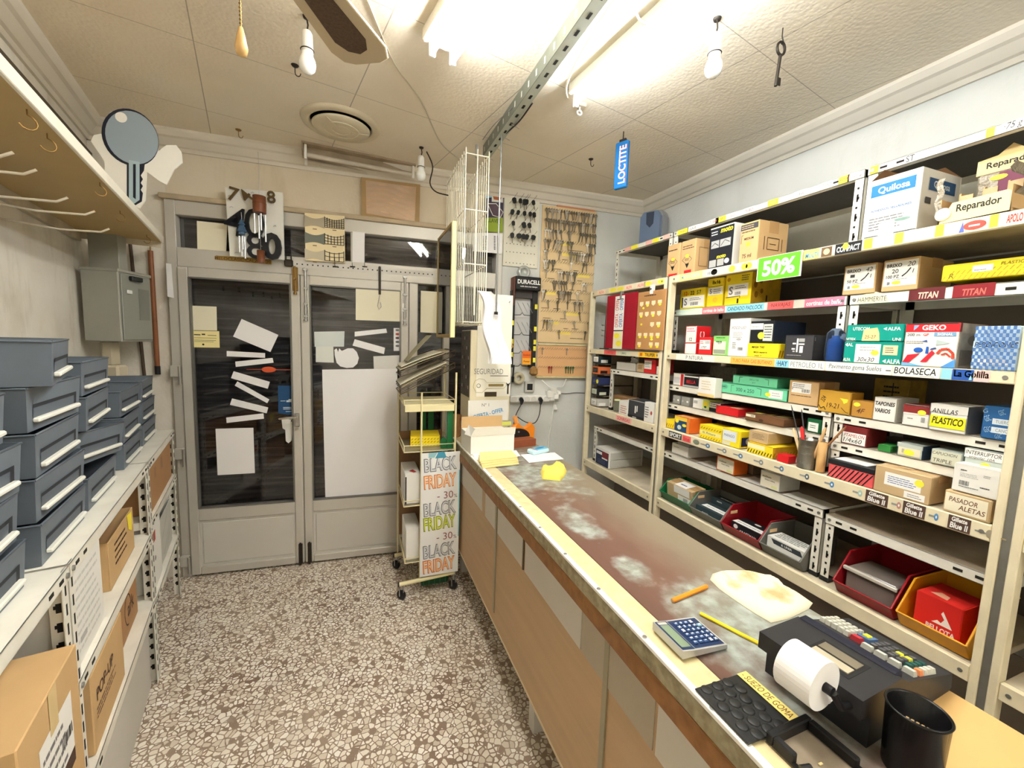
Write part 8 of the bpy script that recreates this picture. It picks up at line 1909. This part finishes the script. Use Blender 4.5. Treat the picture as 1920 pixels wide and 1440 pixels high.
# ================================================================ left: grey bins and cartons
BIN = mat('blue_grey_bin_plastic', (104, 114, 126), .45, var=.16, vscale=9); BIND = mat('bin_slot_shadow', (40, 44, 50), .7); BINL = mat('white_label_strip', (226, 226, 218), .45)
def make_bin(label):
    t = thing('storage_bin', label, 'storage bin', (0, 0, 0), 0, 'blue-grey stacking bins on the left racks')
    w, d, h, th = .325, .28, .104, .003; wb_, db_ = w - .016, d - .012
    m = MB()
    def wall(p): m.add(p, [(0, 1, 2, 3)], BIN)
    A_ = [(-wb_ / 2, .006, 0), (wb_ / 2, .006, 0), (wb_ / 2, db_, 0), (-wb_ / 2, db_, 0)]; B_ = [(-w / 2, 0, h), (w / 2, 0, h), (w / 2, d, h), (-w / 2, d, h)]
    C2 = [(-w / 2 + th, th, h), (w / 2 - th, th, h), (w / 2 - th, d - th, h), (-w / 2 + th, d - th, h)]; D2 = [(-wb_ / 2 + th, .006 + th, .003), (wb_ / 2 - th, .006 + th, .003), (wb_ / 2 - th, db_ - th, .003), (-wb_ / 2 + th, db_ - th, .003)]
    m.add(A_ + B_ + C2 + D2, [(0, 1, 5, 4), (1, 2, 6, 5), (2, 3, 7, 6), (3, 0, 4, 7), (3, 2, 1, 0), (4, 5, 9, 8), (5, 6, 10, 9), (6, 7, 11, 10), (7, 4, 8, 11), (9, 13, 12, 8), (10, 14, 13, 9), (11, 15, 14, 10), (8, 12, 15, 11), (12, 13, 14, 15)], BIN)
    m.build('body', t)
    ff = lambda a, z, l: (a, .006 * (1 - z / h) - l, z)
    m = MB(); s0 = w * .40
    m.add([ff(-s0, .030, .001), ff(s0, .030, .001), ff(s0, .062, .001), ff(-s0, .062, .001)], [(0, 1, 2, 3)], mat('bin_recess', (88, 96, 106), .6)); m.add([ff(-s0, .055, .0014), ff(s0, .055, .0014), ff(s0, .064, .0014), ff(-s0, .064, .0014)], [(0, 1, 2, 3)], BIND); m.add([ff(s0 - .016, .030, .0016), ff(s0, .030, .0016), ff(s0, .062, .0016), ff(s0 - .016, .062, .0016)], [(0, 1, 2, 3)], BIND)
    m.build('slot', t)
    m = MB(); p = [ff(-s0, .022, 0), ff(s0, .022, 0)]
    m.box(-s0, -.008, .020, s0, .006, .031, BINL, .003); m.build('label_strip', t)
    m = MB()
    m.tube([(-w / 2, 0, h), (w / 2, 0, h), (w / 2, d, h), (-w / 2, d, h), (-w / 2, 0, h)], .003, BIN, 5); m.build('rim', t)
    return t
stacks = [('nearest stack', 1.15, -.43, [(0, 0), (.109, .03), (.218, -.04), (.327, .07)]), ('second stack', 1.555, -.43, [(0, 0), (.109, -.02), (.218, .02), (.327, -.03), (.436, .17)]),
    ('third stack', 1.925, -.435, [(0, 0), (.124, -.16), (.256, .05), (.365, .02)]), ('fourth stack', 2.40, -.44, [(0, 0), (.109, .02), (.218, -.02)]), ('fifth stack', 2.83, -.45, [(0, 0), (.109, 0), (.218, .02)])]
ORD = ['lowest', 'second', 'third', 'fourth', 'topmost']
proto = None
for si, (sn, s_, n_, lv) in enumerate(stacks):
    for k, (dz, yw) in enumerate(lv):
        on_ = 'topmost' if k == len(lv) - 1 else ('lowest' if k == 0 else ORD[k] + ' from below')
        lb = 'blue-grey bin, %s in the %s of bins %s' % (on_, sn, ('from the camera', 'left of the meter cabinet', 'with a tilted bin', 'holding a yellow packet', 'by the brown stick')[si])
        if proto is None: proto = make_bin(lb); o = proto
        else: o = dup(proto, label=lb)
        M = ROT_B @ Matrix.Rotation(yw, 4, 'Z') @ (Matrix.Rotation(.07, 4, 'Y') if (si, k) == (2, 1) else Matrix.Identity(4))
        o.matrix_world = Matrix.Translation(bpt(n_ + (.015 if k == 4 else 0), s_, 1.0235 + dz + (.008 if (si, k) == (2, 1) else 0))) @ M
m = MB(); m.grid(8, 6, lambda u, v: (-.07 + .14 * u, .10 + .08 * v, .055 + .025 * sin(u * pi) * sin(v * pi) + .004 * sin(u * 13 + v * 7)), P((226, 230, 216)), thick=.02)
o = m.build('packet', None, bpt(-.44, 2.40, 1.0235 + .218), ROT_B); tag(o, 'pale packet with a yellow tag lying in the fourth bin stack', 'packet')
m2 = MB(); m2.box(.035, .12, .082, .07, .16, .086, YEL); q = m2.build('tag'); q.parent = o
def boxL(label, s0, s1, z, n, d, h, col, specs, style='tape', side=None, yaw=0.0):
    q = thing('cardboard_box', label, 'carton', bpt(n, (s0 + s1) / 2, z), ROT_B @ Matrix.Rotation(yaw, 4, 'Z')); carton(q, s1 - s0, d, h, col, style, side); deco(q, s1 - s0, d, h, specs); return q
bx_ = boxL('biggest kraft carton with a white shipping label on the nearest low shelf', 1.03, 1.338, .4012, -.372, .33, .44, KRAFT, [('label', 'f', [('r', .26, .42, .82, .82, WHITE), ('ln', .3, .5, .7, .76, 4, GREY), ('r', .62, .42, .82, .5, DKBRN), ('bc', .6, .6, .8, .66, INK)]), ('tape', 'f', [('r', .44, .78, .58, 1, P((214, 190, 140)))]), ('lettering', 't', [('t', 'G', .06, .5, .2, BRN, None, 0, .3)])])
boxL('kraft carton with dark block lettering behind the biggest carton', 1.50, 1.83, .4012, -.395, .30, .235, KRAFT, [('print', 'f', [('t', 'POP-UP', .38, .64, .16, DKBRN, .62, .02), ('ln', .1, .34, .7, .5, 3, DKBRN)])])
boxL('brown carton with a round printed mark on the low middle shelf', 1.90, 2.24, .4012, -.43, .27, .2, mat('brown_carton', (176, 134, 92), .75, var=.08), [('print', 'f', [('l', [(.55 + .14 * cos(a * pi / 8), .5 + .3 * sin(a * pi / 8)) for a in range(13)], .006, DKBRN), ('t', 'ark', .68, .5, .3, DKBRN, .3, .01)]), ('print', 'l', [('l', [(.3, .2), (.5, .5), (.7, .2)], .003, DKBRN)])])
boxL('white printed paper pack on the middle shelf of the left rack', 1.42, 1.68, .7062, -.40, .29, .27, WBOX, [('print', 'f', [('ln', .1, .1, .9, .9, 9, P((208, 208, 204))), ('r', .2, .2, .4, .26, LGREY)])], style='')
oc = boxL('open kraft carton with raised flaps and a yellow note', 1.85, 2.20, .7062, -.42, .26, .17, KRAFT, [('print', 'f', [('ln', .2, .3, .7, .85, 4, DKBRN)]), ('print', 'l', [('l', [(.2, .6), (.2, .9), (.5, .9), (.5, .6)], .003, DKBRN), ('t', 'epic', .5, .25, .16, DKBRN, .5, .01), ('ln', .2, .4, .8, .5, 1, DKBRN)]), ('price_sticker', 'f', [('p', [(.72, 1.0), (.92, .96), (.9, .5), (.76, .64)], YEL)])], style='open')
m = MB(); w_ = .35 / 2; m.add([(-w_, 0, .17), (-w_, .26, .17), (-w_ - .07, .25, .20), (-w_ - .07, .01, .20)], [(0, 1, 2, 3)], KRAFT); m.add([(-w_, .26, .17), (w_, .26, .17), (w_, .30, .235), (-w_, .30, .235)], [(0, 1, 2, 3)], KRAFT_D); m.build('flap', oc)
boxL('plain brown carton filling the upper shelf of the far left rack', 2.42, 3.04, .7562, -.40, .28, .215, mat('brown_carton', (176, 134, 92)), [('print', 'f', [('r', .2, .62, .28, .86, P((150, 112, 74))), ('r', .48, .6, .56, .88, P((150, 112, 74)))])])
boxL('white carton with a small red mark on the far left low shelf', 2.40, 2.62, .3862, -.40, .27, .31, WBOX, [('print', 'f', [('r', .1, .72, .4, .88, P((180, 70, 60))), ('e', .3, .45, .06, .04, GREY)])])
boxL('white open folder box beside the red-marked carton', 2.64, 3.02, .3862, -.41, .26, .24, WBOX_D, [('print', 'f', [('l', [(.3, .1), (.8, .5)], .003, GREY), ('l', [(.5, .1), (.9, .4)], .003, GREY), ('l', [(.2, .5), (.7, .9)], .003, GREY)])], style='open')
boxL('brown carton low in shadow between the cartons of the middle rack', 2.24, 2.325, .7062, -.5, .2, .15, mat('dark_kraft_cardboard', (150, 112, 74)), [])
# meter cabinet, conduit, stick, key display
MG = mat('grey_meter_cabinet', (156, 156, 146), .45, var=.06); MGD = mat('grey_meter_cabinet_front', (140, 142, 134), .45)
o = thing('meter_cabinet', 'grey metal meter cabinet in the corner beside the door frame', 'meter cabinet', bpt(-.72, 3.02, 1.53), RB @ Matrix.Rotation(-.40, 4, 'Z'))
m = MB(); m.box(0, 0, 0, .17, .24, .37, MG, .004); m.box(-.004, -.004, .362, .176, .245, .378, MG, .003); m.build('body', o)
m = MB(); m.box(.1705, .01, .01, .178, .23, .355, MGD, .003); m.build('door', o)
m = MB(); m.box(.1785, .13, .12, .180, .21, .29, mat('meter_window', (120, 122, 116), .3)); m.build('window', o); m = MB(); m.box(.1785, .04, .255, .186, .075, .275, WHITEP, .002); m.build('latch', o); m = MB(); m.box(.1785, .06, .325, .20, .14, .35, BLACKP, .004); m.build('lamp_switch', o)
m = MB(); m.box(.03, .06, -.13, .08, .12, -.0005, P((190, 180, 156)), .006); m.box(.02, .05, -.22, .11, .13, -.13, P((200, 190, 166)), .01); m.build('cable_duct', o)
m = MB(); m.box(.0, .06, .3785, .14, .12, .58, MG, .002); m.build('duct', o)
m = MB(); m.tube([tuple(on_w(244, 458, .014)), tuple(on_w(272, 715, .014)), tuple(on_w(273, 735, .014))], .009, P((74, 58, 44)), 8); o = m.build('conduit'); tag(o, 'thin brown conduit pipe down the wall right of the meter cabinet', 'pipe')
a = on_w(282, 470, .02); b_ = on_w(296, 702, .02)
o = thing('wooden_stick', 'brown wooden stick with a black ferrule hanging beside the door frame', 'stick', b_)
m = MB(); m.tube([(0, 0, .05), a - b_], .013, mat('brown_varnish', (146, 92, 58), .4, var=.2, vscale=20), 12); m.build('shaft', o); m = MB(); m.tube([(0, 0, 0), (0, 0, .052)], .0145, BLACKP, 12); m.build('ferrule', o); m = MB(); m.tube([a - b_, (a - b_) + Vector((0, 0, .03))], .004, BRASS, 6); m.build('hook', o)
m = MB(); wall_quad(m, [(311, 493), (321, 495), (326, 559), (314, 556)], .062, PAPER, .001); o = m.build('paper_notice', None, WORG, ROT_W); tag(o, 'narrow white paper hung on the frame left of the left door', 'paper')
# display figure board: a plain key-shaped cut-out
KS = [(198, 352), (216, 362), (246, 388), (262, 390), (272, 376), (275, 322), (300, 340), (312, 346), (326, 318), (342, 305), (340, 285), (330, 272), (312, 272), (296, 284), (296, 262), (288, 238), (266, 214), (236, 205), (208, 209), (196, 224), (195, 250), (176, 253), (170, 264), (196, 302)]
o = thing('key_cutout', 'white-edged key-shaped cut-out board standing on the end of the wall shelf', 'cut-out board', bpt(N_SHELF - .006, 2.5, 2.2), ROT_B)
def kc(x, y):
    p = on_plane(x, y, NB, N_SHELF - .006); return (p.dot(DB) - 2.5, p.z - 2.2)
# the cut-out faces down the aisle
cO = bpt(N_SHELF - .10, 2.62, 2.1235); o.location = cO; o.matrix_world = Matrix.Translation(cO) @ ROT_W
def kp2(x, y):
    p = on_plane(x, y, NW, cO.dot(NW)); return (p - cO).dot(DW), p.z - cO.z
zmin = min(kp2(x, y)[1] for x, y in KS)
m = MB(); m.prism([kp2(x, y) for x, y in reversed(KS)], 0, .006, mat('white_board_edge', (238, 238, 232), .5)); m.build('board', o)
m = MB(); BK = P((30, 34, 50)); GB = P((150, 166, 180))
hx_, hz_ = kp2(245, 258); r_ = .122
m.prism([(hx_ + r_ * .86 * cos(k * pi / 16), hz_ + r_ * sin(k * pi / 16)) for k in range(32)], -.0008, -.0001, BK)
m.prism([(hx_ + .006 + r_ * .80 * cos(k * pi / 16), hz_ + r_ * .93 * sin(k * pi / 16)) for k in range(32)], -.0014, -.0009, GB)
m.prism([kp2(x, y) for x, y in ((238, 300), (238, 378), (252, 386), (266, 378), (268, 362), (264, 356), (268, 349), (264, 343), (268, 336), (264, 329), (270, 320), (272, 304))], -.0012, -.0003, BK)
m.prism([kp2(x, y) for x, y in ((242, 300), (242, 375), (252, 382), (262, 375), (262, 304))], -.0018, -.0013, P((166, 190, 200)))
m.prism([kp2(x, y) for x, y in ((250, 308), (250, 370), (255, 374), (255, 308))], -.0022, -.0019, BK)
m.prism([(hx_ - .03 + .022 * cos(k * pi / 8), hz_ + .08 + .022 * sin(k * pi / 8)) for k in range(16)], -.0020, -.0015, WHITE)
m.build('print', o)

# ================================================================ ceiling
def cpt(x, y, z=Z_CEIL): p = on_z(x, y, z); return Vector((p.x, p.y, Z_CEIL))
# slotted angle beam
b0 = on_z(906, 285, 2.70); 
o = thing('slotted_beam', 'grey slotted steel angle beam under the ceiling above the counter', 'beam', (.735, 1.0, Z_CEIL), 0)
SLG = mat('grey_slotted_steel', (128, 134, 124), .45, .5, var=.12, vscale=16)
y0, y1 = -.6, 1.53
SLB = mat('lit_slotted_steel', (190, 196, 184), .45, .3, var=.12, vscale=16)  # same steel made paler: lamp light put into the bottom flange's colour
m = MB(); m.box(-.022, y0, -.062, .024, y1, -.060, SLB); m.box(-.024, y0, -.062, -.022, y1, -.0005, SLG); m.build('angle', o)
m = MB(); y = y0 + .05
while y < y1 - .03:
    m.box(-.0246, y, -.045, -.0241, y + .012, -.020, P((206, 208, 200))); m.box(-.004, y + .03, -.0626, .008, y + .06, -.0621, SLOT); y += .085
m.build('slot', o)
for k in range(5):
    m = MB(); yy = 1.1 + k * .14; m.tube([(.0, yy, -.066), (.05, yy + .02, -.07)], .002, STEEL, 5); m.build('bolt', o)
# wires on the beam and ceiling
cable('white flex running along the slotted beam', [(.765, -.2, 2.705), (.77, .3, 2.70), (.77, .8, 2.69), (.775, 1.2, 2.70), (.80, 1.5, 2.70), (.84, 1.7, 2.695), (.90, 1.81, 2.71)], .004, mat('cream_flex', (226, 218, 190), .5), rot=False)
cable('dark flex from the slotted beam down to the wire rack', [(.765, 1.9, 2.70), (.76, 2.05, 2.69), (.75, 2.2, 2.70), (.74, 2.35, 2.712)], .004, BLACKP, rot=False)
pp = [cpt(690, 0), cpt(740, 118), cpt(790, 190), cpt(826, 266), cpt(862, 298)]
cable('thin white flex crossing the ceiling from the fan towards the wire rack', [(p.x, p.y, Z_CEIL - .004) for p in pp], .003, P((206, 198, 180)), rot=False)
cable('thin dark wire from the slotted beam to the ceiling joint', [tuple(on_z(905, 262, 2.715)), tuple(on_z(930, 230, 2.72)), tuple(on_z(985, 182, 2.73))], .002, GREY, rot=False)
cable('white flex hanging in a loop beside the cool tube lamp', [tuple(on_z(1188, 5, 2.70)), tuple(on_z(1200, 38, 2.66)), tuple(on_z(1225, 44, 2.66)), tuple(on_z(1262, 20, 2.69))], .004, WHITEP, rot=False)
# vent
v = cpt(640, 232)
o = thing('ceiling_vent', 'round cream ceiling vent disc above the doors', 'vent', v)
VC = mat('aged_white_plastic', (222, 212, 188), .5, var=.1)
m = MB(); m.lathe([(.205, -.0005), (.20, -.012), (.165, -.016), (.16, -.012), (.155, -.0005)], VC, 40); m.build('ring', o)
m = MB(); m.lathe([(.0001, -.034), (.10, -.034), (.145, -.030), (.15, -.022), (.14, -.016), (.05, -.010), (.05, -.0005)], VC, 40)
for r in (.05, .09): m.tube([(r * cos(k * pi / 12), r * sin(k * pi / 12), -.035) for k in range(25)], .003, VC, 5)
for k in range(3): m.tube([(.05 * cos(k * 2.1), .05 * sin(k * 2.1), -.035), (.14 * cos(k * 2.1), .14 * sin(k * 2.1), -.032)], .003, VC, 5)
m.build('disc', o)
# unlit fitting near the doors
a = cpt(566, 272); b_ = cpt(776, 314); L_ = (b_ - a).length
o = thing('fluorescent_lamp', 'unlit dusty twin tube fitting on the ceiling near the doors', 'ceiling lamp', a, math.atan2(b_.y - a.y, b_.x - a.x))
DU = mat('dusty_enamel', (176, 160, 138), .6, var=.25, vscale=10); DT = mat('unlit_dusty_tube', (214, 206, 192), .35, var=.15, vscale=8)
m = MB(); m.box(0, -.07, -.012, L_, .08, -.0005, DU); m.box(0, .07, -.05, L_, .08, -.012, DU); m.box(0, -.07, -.05, .008, .08, -.012, DU); m.box(0, -.02, -.06, L_, .03, -.012, DU); m.build('housing', o)
for y in (-.05, .055):
    m = MB(); m.tube([(.03, y, -.07), (L_ - .02, y, -.07)], .013, DT, 12); m.build('tube', o)
    for x in (.02, L_ - .015):
        m = MB(); m.box(x - .008, y - .012, -.095, x + .008, y + .012, -.012, WHITEP, .003); m.build('lamp_holder', o)
# bulbs
BULB = mat('white_bulb', (240, 242, 240), .25); PORC = mat('white_lamp_holder', (238, 236, 230), .4)
def bulb(label, top, px_bot):
    q = thing('hanging_bulb', label, 'bulb', Vector((top.x, top.y, Z_CEIL)))
    m = MB(); m.lathe([(.014, -.0005), (.012, -.008), (.0001, -.009)], DARKM, 14); m.tube([(0, 0, -.006), (.004, 0, -.03), (0, 0, -.055)], .003, DARKM, 6); m.build('cord', q)
    m = MB(); m.lathe([(.0001, -.05), (.014, -.052), (.019, -.062), (.021, -.125), (.0001, -.126)], PORC, 20); m.build('lamp_holder', q)
    m = MB(); m.tube([(.022 * cos(k * pi / 8), .022 * sin(k * pi / 8), -.117) for k in range(17)], .002, DARKM, 5); m.build('ring', q)
    m = MB(); m.lathe([(.0195, -.126), (.020, -.135), (.027, -.15), (.030, -.166), (.026, -.184), (.014, -.196), (.0001, -.199)], BULB, 20); m.build('bulb', q)
    return q
bulb('white bulb in a porcelain holder beside the ceiling fan blade', cpt(575, 30), 0); bulb('white bulb in a porcelain holder above the right-hand shelves', cpt(1345, 34), 0); q = bulb('unlit white bulb with a dangling flex at the end of the dusty fitting', cpt(790, 276), 0)
P0 = q.location
cable('dark flex from the bulb near the doors to the wire rack', [(P0.x + .032, P0.y, 2.74), (P0.x + .07, P0.y, 2.66), (P0.x + .06, P0.y + .03, 2.57), (P0.x + .10, P0.y + .05, 2.53), (.54, 2.70, 2.50)], .004, DARKM, rot=False)
# hooks
for (x, y, l_, mt) in ((553, 122, 'small dark screw hook in the ceiling under the fan blade', DARKM), (1108, 298, 'small dark screw hook in the ceiling beyond the counter', DARKM), (447, 243, 'small thin screw hook in the ceiling near the door wall', BRASS)):
    p = cpt(x, y); q = thing('ceiling_hook', l_, 'hook', p); m = MB(); m.lathe([(.016, -.0005), (.012, -.006), (.0001, -.007)], mt, 12); m.build('rose', q); m = MB(); m.tube([(0, 0, -.005), (0, 0, -.03)] + [(.011 - .011 * cos(k * pi / 5), 0, -.03 - .014 * sin(k * pi / 5)) for k in range(6)], .002, mt, 6); m.build('hook', q)
p = cpt(1081, 186); q = thing('ceiling_hook', 'white plastic hook at the end of the cool tube lamp', 'hook', p + Vector((.03, .02, 0))); m = MB(); m.box(-.03, -.02, -.02, .03, .02, -.0005, P((190, 180, 160)), .004); m.build('block', q); m = MB(); m.tube([(0, 0, -.02)] + [(.012 * sin(k * pi / 5), 0, -.035 - .02 * (1 - cos(k * pi / 5)) / 2) for k in range(10)], .004, WHITEP, 8); m.build('hook', q)
# hanging old key
p = cpt(1468, 52)
q = thing('old_key', 'big old iron key hanging from the ceiling above the shelves', 'key', p)
m = MB(); m.tube([(0, 0, -.0005), (0, 0, -.03)], .002, DARKM, 6); m.tube([(0, 0, -.03), (.008, 0, -.045), (0, 0, -.055)], .0022, DARKM, 6); m.build('hook', q)
m = MB(); m.tube([(.019 * sin(k * pi / 8), 0, -.07 + .022 * cos(k * pi / 8)) for k in range(17)], .0045, DARKM, 8); m.tube([(0, 0, -.09), (-.01, 0, -.20)], .0055, DARKM, 8); m.box(-.01, -.002, -.195, .012, .002, -.168, DARKM, .001); m.build('key', q)
# blue hanging brand tag
a = on_z(1168, 268, 2.70); 
q = thing('hanging_sign', 'narrow blue hanging sign with white lettering under the ceiling', 'hanging sign', Vector((a.x, a.y, Z_CEIL)), -1.12)
m = MB(); m.tube([(0, 0, -.0005), (0, 0, -.045)], .003, DARKM, 6); m.box(-.02, -.006, -.06, .02, .006, -.04, DARKM, .002); m.build('clip', q)
m = MB(); m.box(-.038, -.012, -.30, .038, .012, -.055, P((20, 110, 180)), .004); m.build('board', q)
m = MB(); 
for s in (-1, 1):
    m.text('LOCTITE', (lambda s_: lambda x, y, l: (s_ * x, -s_ * (.0126 + l), y - .178))(s), .012, 0, .045, P((220, 60, 60)), .20, .035, 0, .0, pi / 2); m.text('LOCTITE', (lambda s_: lambda x, y, l: (s_ * x, -s_ * (.0132 + l), y - .178))(s), .010, 0, .043, WHITE, .20, .02, 0, .0, pi / 2)
m.build('lettering', q)
# ceiling fan
hub = Vector((-.215, 1.036, 0)); tip = Vector((.035, 1.469, 0)); bd_ = (tip - hub); BL = bd_.length; ba = math.atan2(bd_.y, bd_.x)
q = thing('ceiling_fan', 'beige ceiling fan with a dark cane panel in its blade and a pull chain', 'ceiling fan', (hub.x, hub.y, Z_CEIL))
FANB = mat('beige_fan_blade', (196, 180, 152), .5, var=.06); CANE = mat('dark_cane_panel', (92, 72, 56), .6, var=.35, vscale=120); FANW = mat('cream_fan_edge', (240, 232, 206), .4)
m = MB(); m.lathe([(.07, -.0005), (.07, -.03), (.02, -.05), (.02, -.20), (.11, -.21), (.125, -.25), (.11, -.31), (.05, -.33), (.0001, -.335)], FANB, 32); m.build('motor', q)
for k in range(3):
    an = ba + k * 2 * pi / 3
    M = Matrix.Rotation(an, 4, 'Z'); zz = -.31
    pr = [(.13, -.055), (BL - .06, -.085), (BL - .015, -.07), (BL, -.04), (BL, .04), (BL - .015, .07), (BL - .06, .085), (.13, .055)]
    m = MB(); m.M = M; m.prism(pr, zz - .004, zz + .004, FANB, 'xy'); m.build('blade', q)
    m = MB(); m.M = M; m.tube([(.14, -.057, zz), (BL - .06, -.087, zz), (BL - .014, -.071, zz), (BL + .001, -.04, zz)], .004, FANW, 6); m.build('blade_edge', q)
    ci = [(.17, -.03), (BL - .10, -.048), (BL - .06, -.03), (BL - .045, 0), (BL - .06, .03), (BL - .10, .048), (.17, .03)]
    m = MB(); m.M = M; m.prism(ci, zz - .0055, zz - .0042, CANE, 'xy'); m.build('cane_panel', q)
    m = MB(); m.M = M; m.box(.09, -.02, zz - .002, .16, .02, zz + .008, BRASS, .002); m.build('blade_arm', q)
cp = Vector((.0, .0, 0)); zk = 2.15 - Z_CEIL
m = MB(); m.tube([(0, 0, -.335), (0, 0, zk + .055)], .0016, BRASS, 5)
for k in range(30): z = -.335 + (zk + .055 + .335) * k / 30; m.lathe([(.0001, z - .003), (.0032, z), (.0001, z + .003)], BRASS, 6)
m.build('pull_chain', q); m = MB(); m.lathe([(.0001, zk), (.009, zk + .004), (.012, zk + .016), (.008, zk + .038), (.004, zk + .055), (.0001, zk + .056)], mat('pale_wood_knob', (206, 168, 110), .4), 14); m.build('knob', q)

# ================================================================ lights
M_TUBE = emission('lit_fluorescent_tube', TUBE_COL, TUBE_W)
M_TUBE_R = emission('dim_fluorescent_tube', TUBE_COL, TUBE_W * .5)
M_TUBE_C = emission('lit_cool_fluorescent_tube', TUBE_COL_COOL, TUBE_W)
ENAMEL = mat('white_enamel_batten', (236, 232, 220), .45)
def fixture(name, label, n0, s_end, L, twin, rot, z=Z_CEIL, tube=M_TUBE):
    """local x across, local y towards the camera end (-) ; origin at the far end"""
    f = thing(name, label, 'ceiling lamp', (0, 0, 0), rot)
    f.location = n0
    w = .075 if twin else .03
    m = MB(); m.box(-w, -L, -.05, w, 0, 0, ENAMEL, .006); m.build('batten', f)
    for x in ((-.042, .042) if twin else (0,)):
        m = MB(); m.tube([(x, -L + .03, -.08), (x, -.03, -.08)], .013, tube, 14); m.build('tube', f)
        for y in (-.022, -L + .022):
            m = MB(); m.box(x - .012, y - .008, -.105, x + .012, y + .008, -.045, WHITEP, .003); m.build('lamp_holder', f)
    return f
fa = fixture('fluorescent_lamp', 'bright twin tube fluorescent lamp on the ceiling above the aisle', Vector(on_z(826, 98, 2.70)), 0, 1.25, True, RB); fa.location.z = Z_CEIL
fb = fixture('fluorescent_lamp', 'single tube fluorescent lamp on the ceiling above the counter', Vector(on_z(1075, 186, 2.70)), 0, 1.25, False, Matrix.Rotation(radians(7.05), 4, 'Z'), tube=M_TUBE_C); fb.location.z = Z_CEIL
# the shop goes on behind the camera under the same lamps
fc = fixture('fluorescent_lamp', 'twin tube fluorescent lamp farther back over the aisle', bpt(.67, -.75, Z_CEIL), 0, 1.25, True, RB, tube=M_TUBE_R)
fd = fixture('fluorescent_lamp', 'single tube fluorescent lamp farther back over the counter', Vector((1.35, -.75, Z_CEIL)), 0, 1.25, True, 0.0, tube=M_TUBE_R)
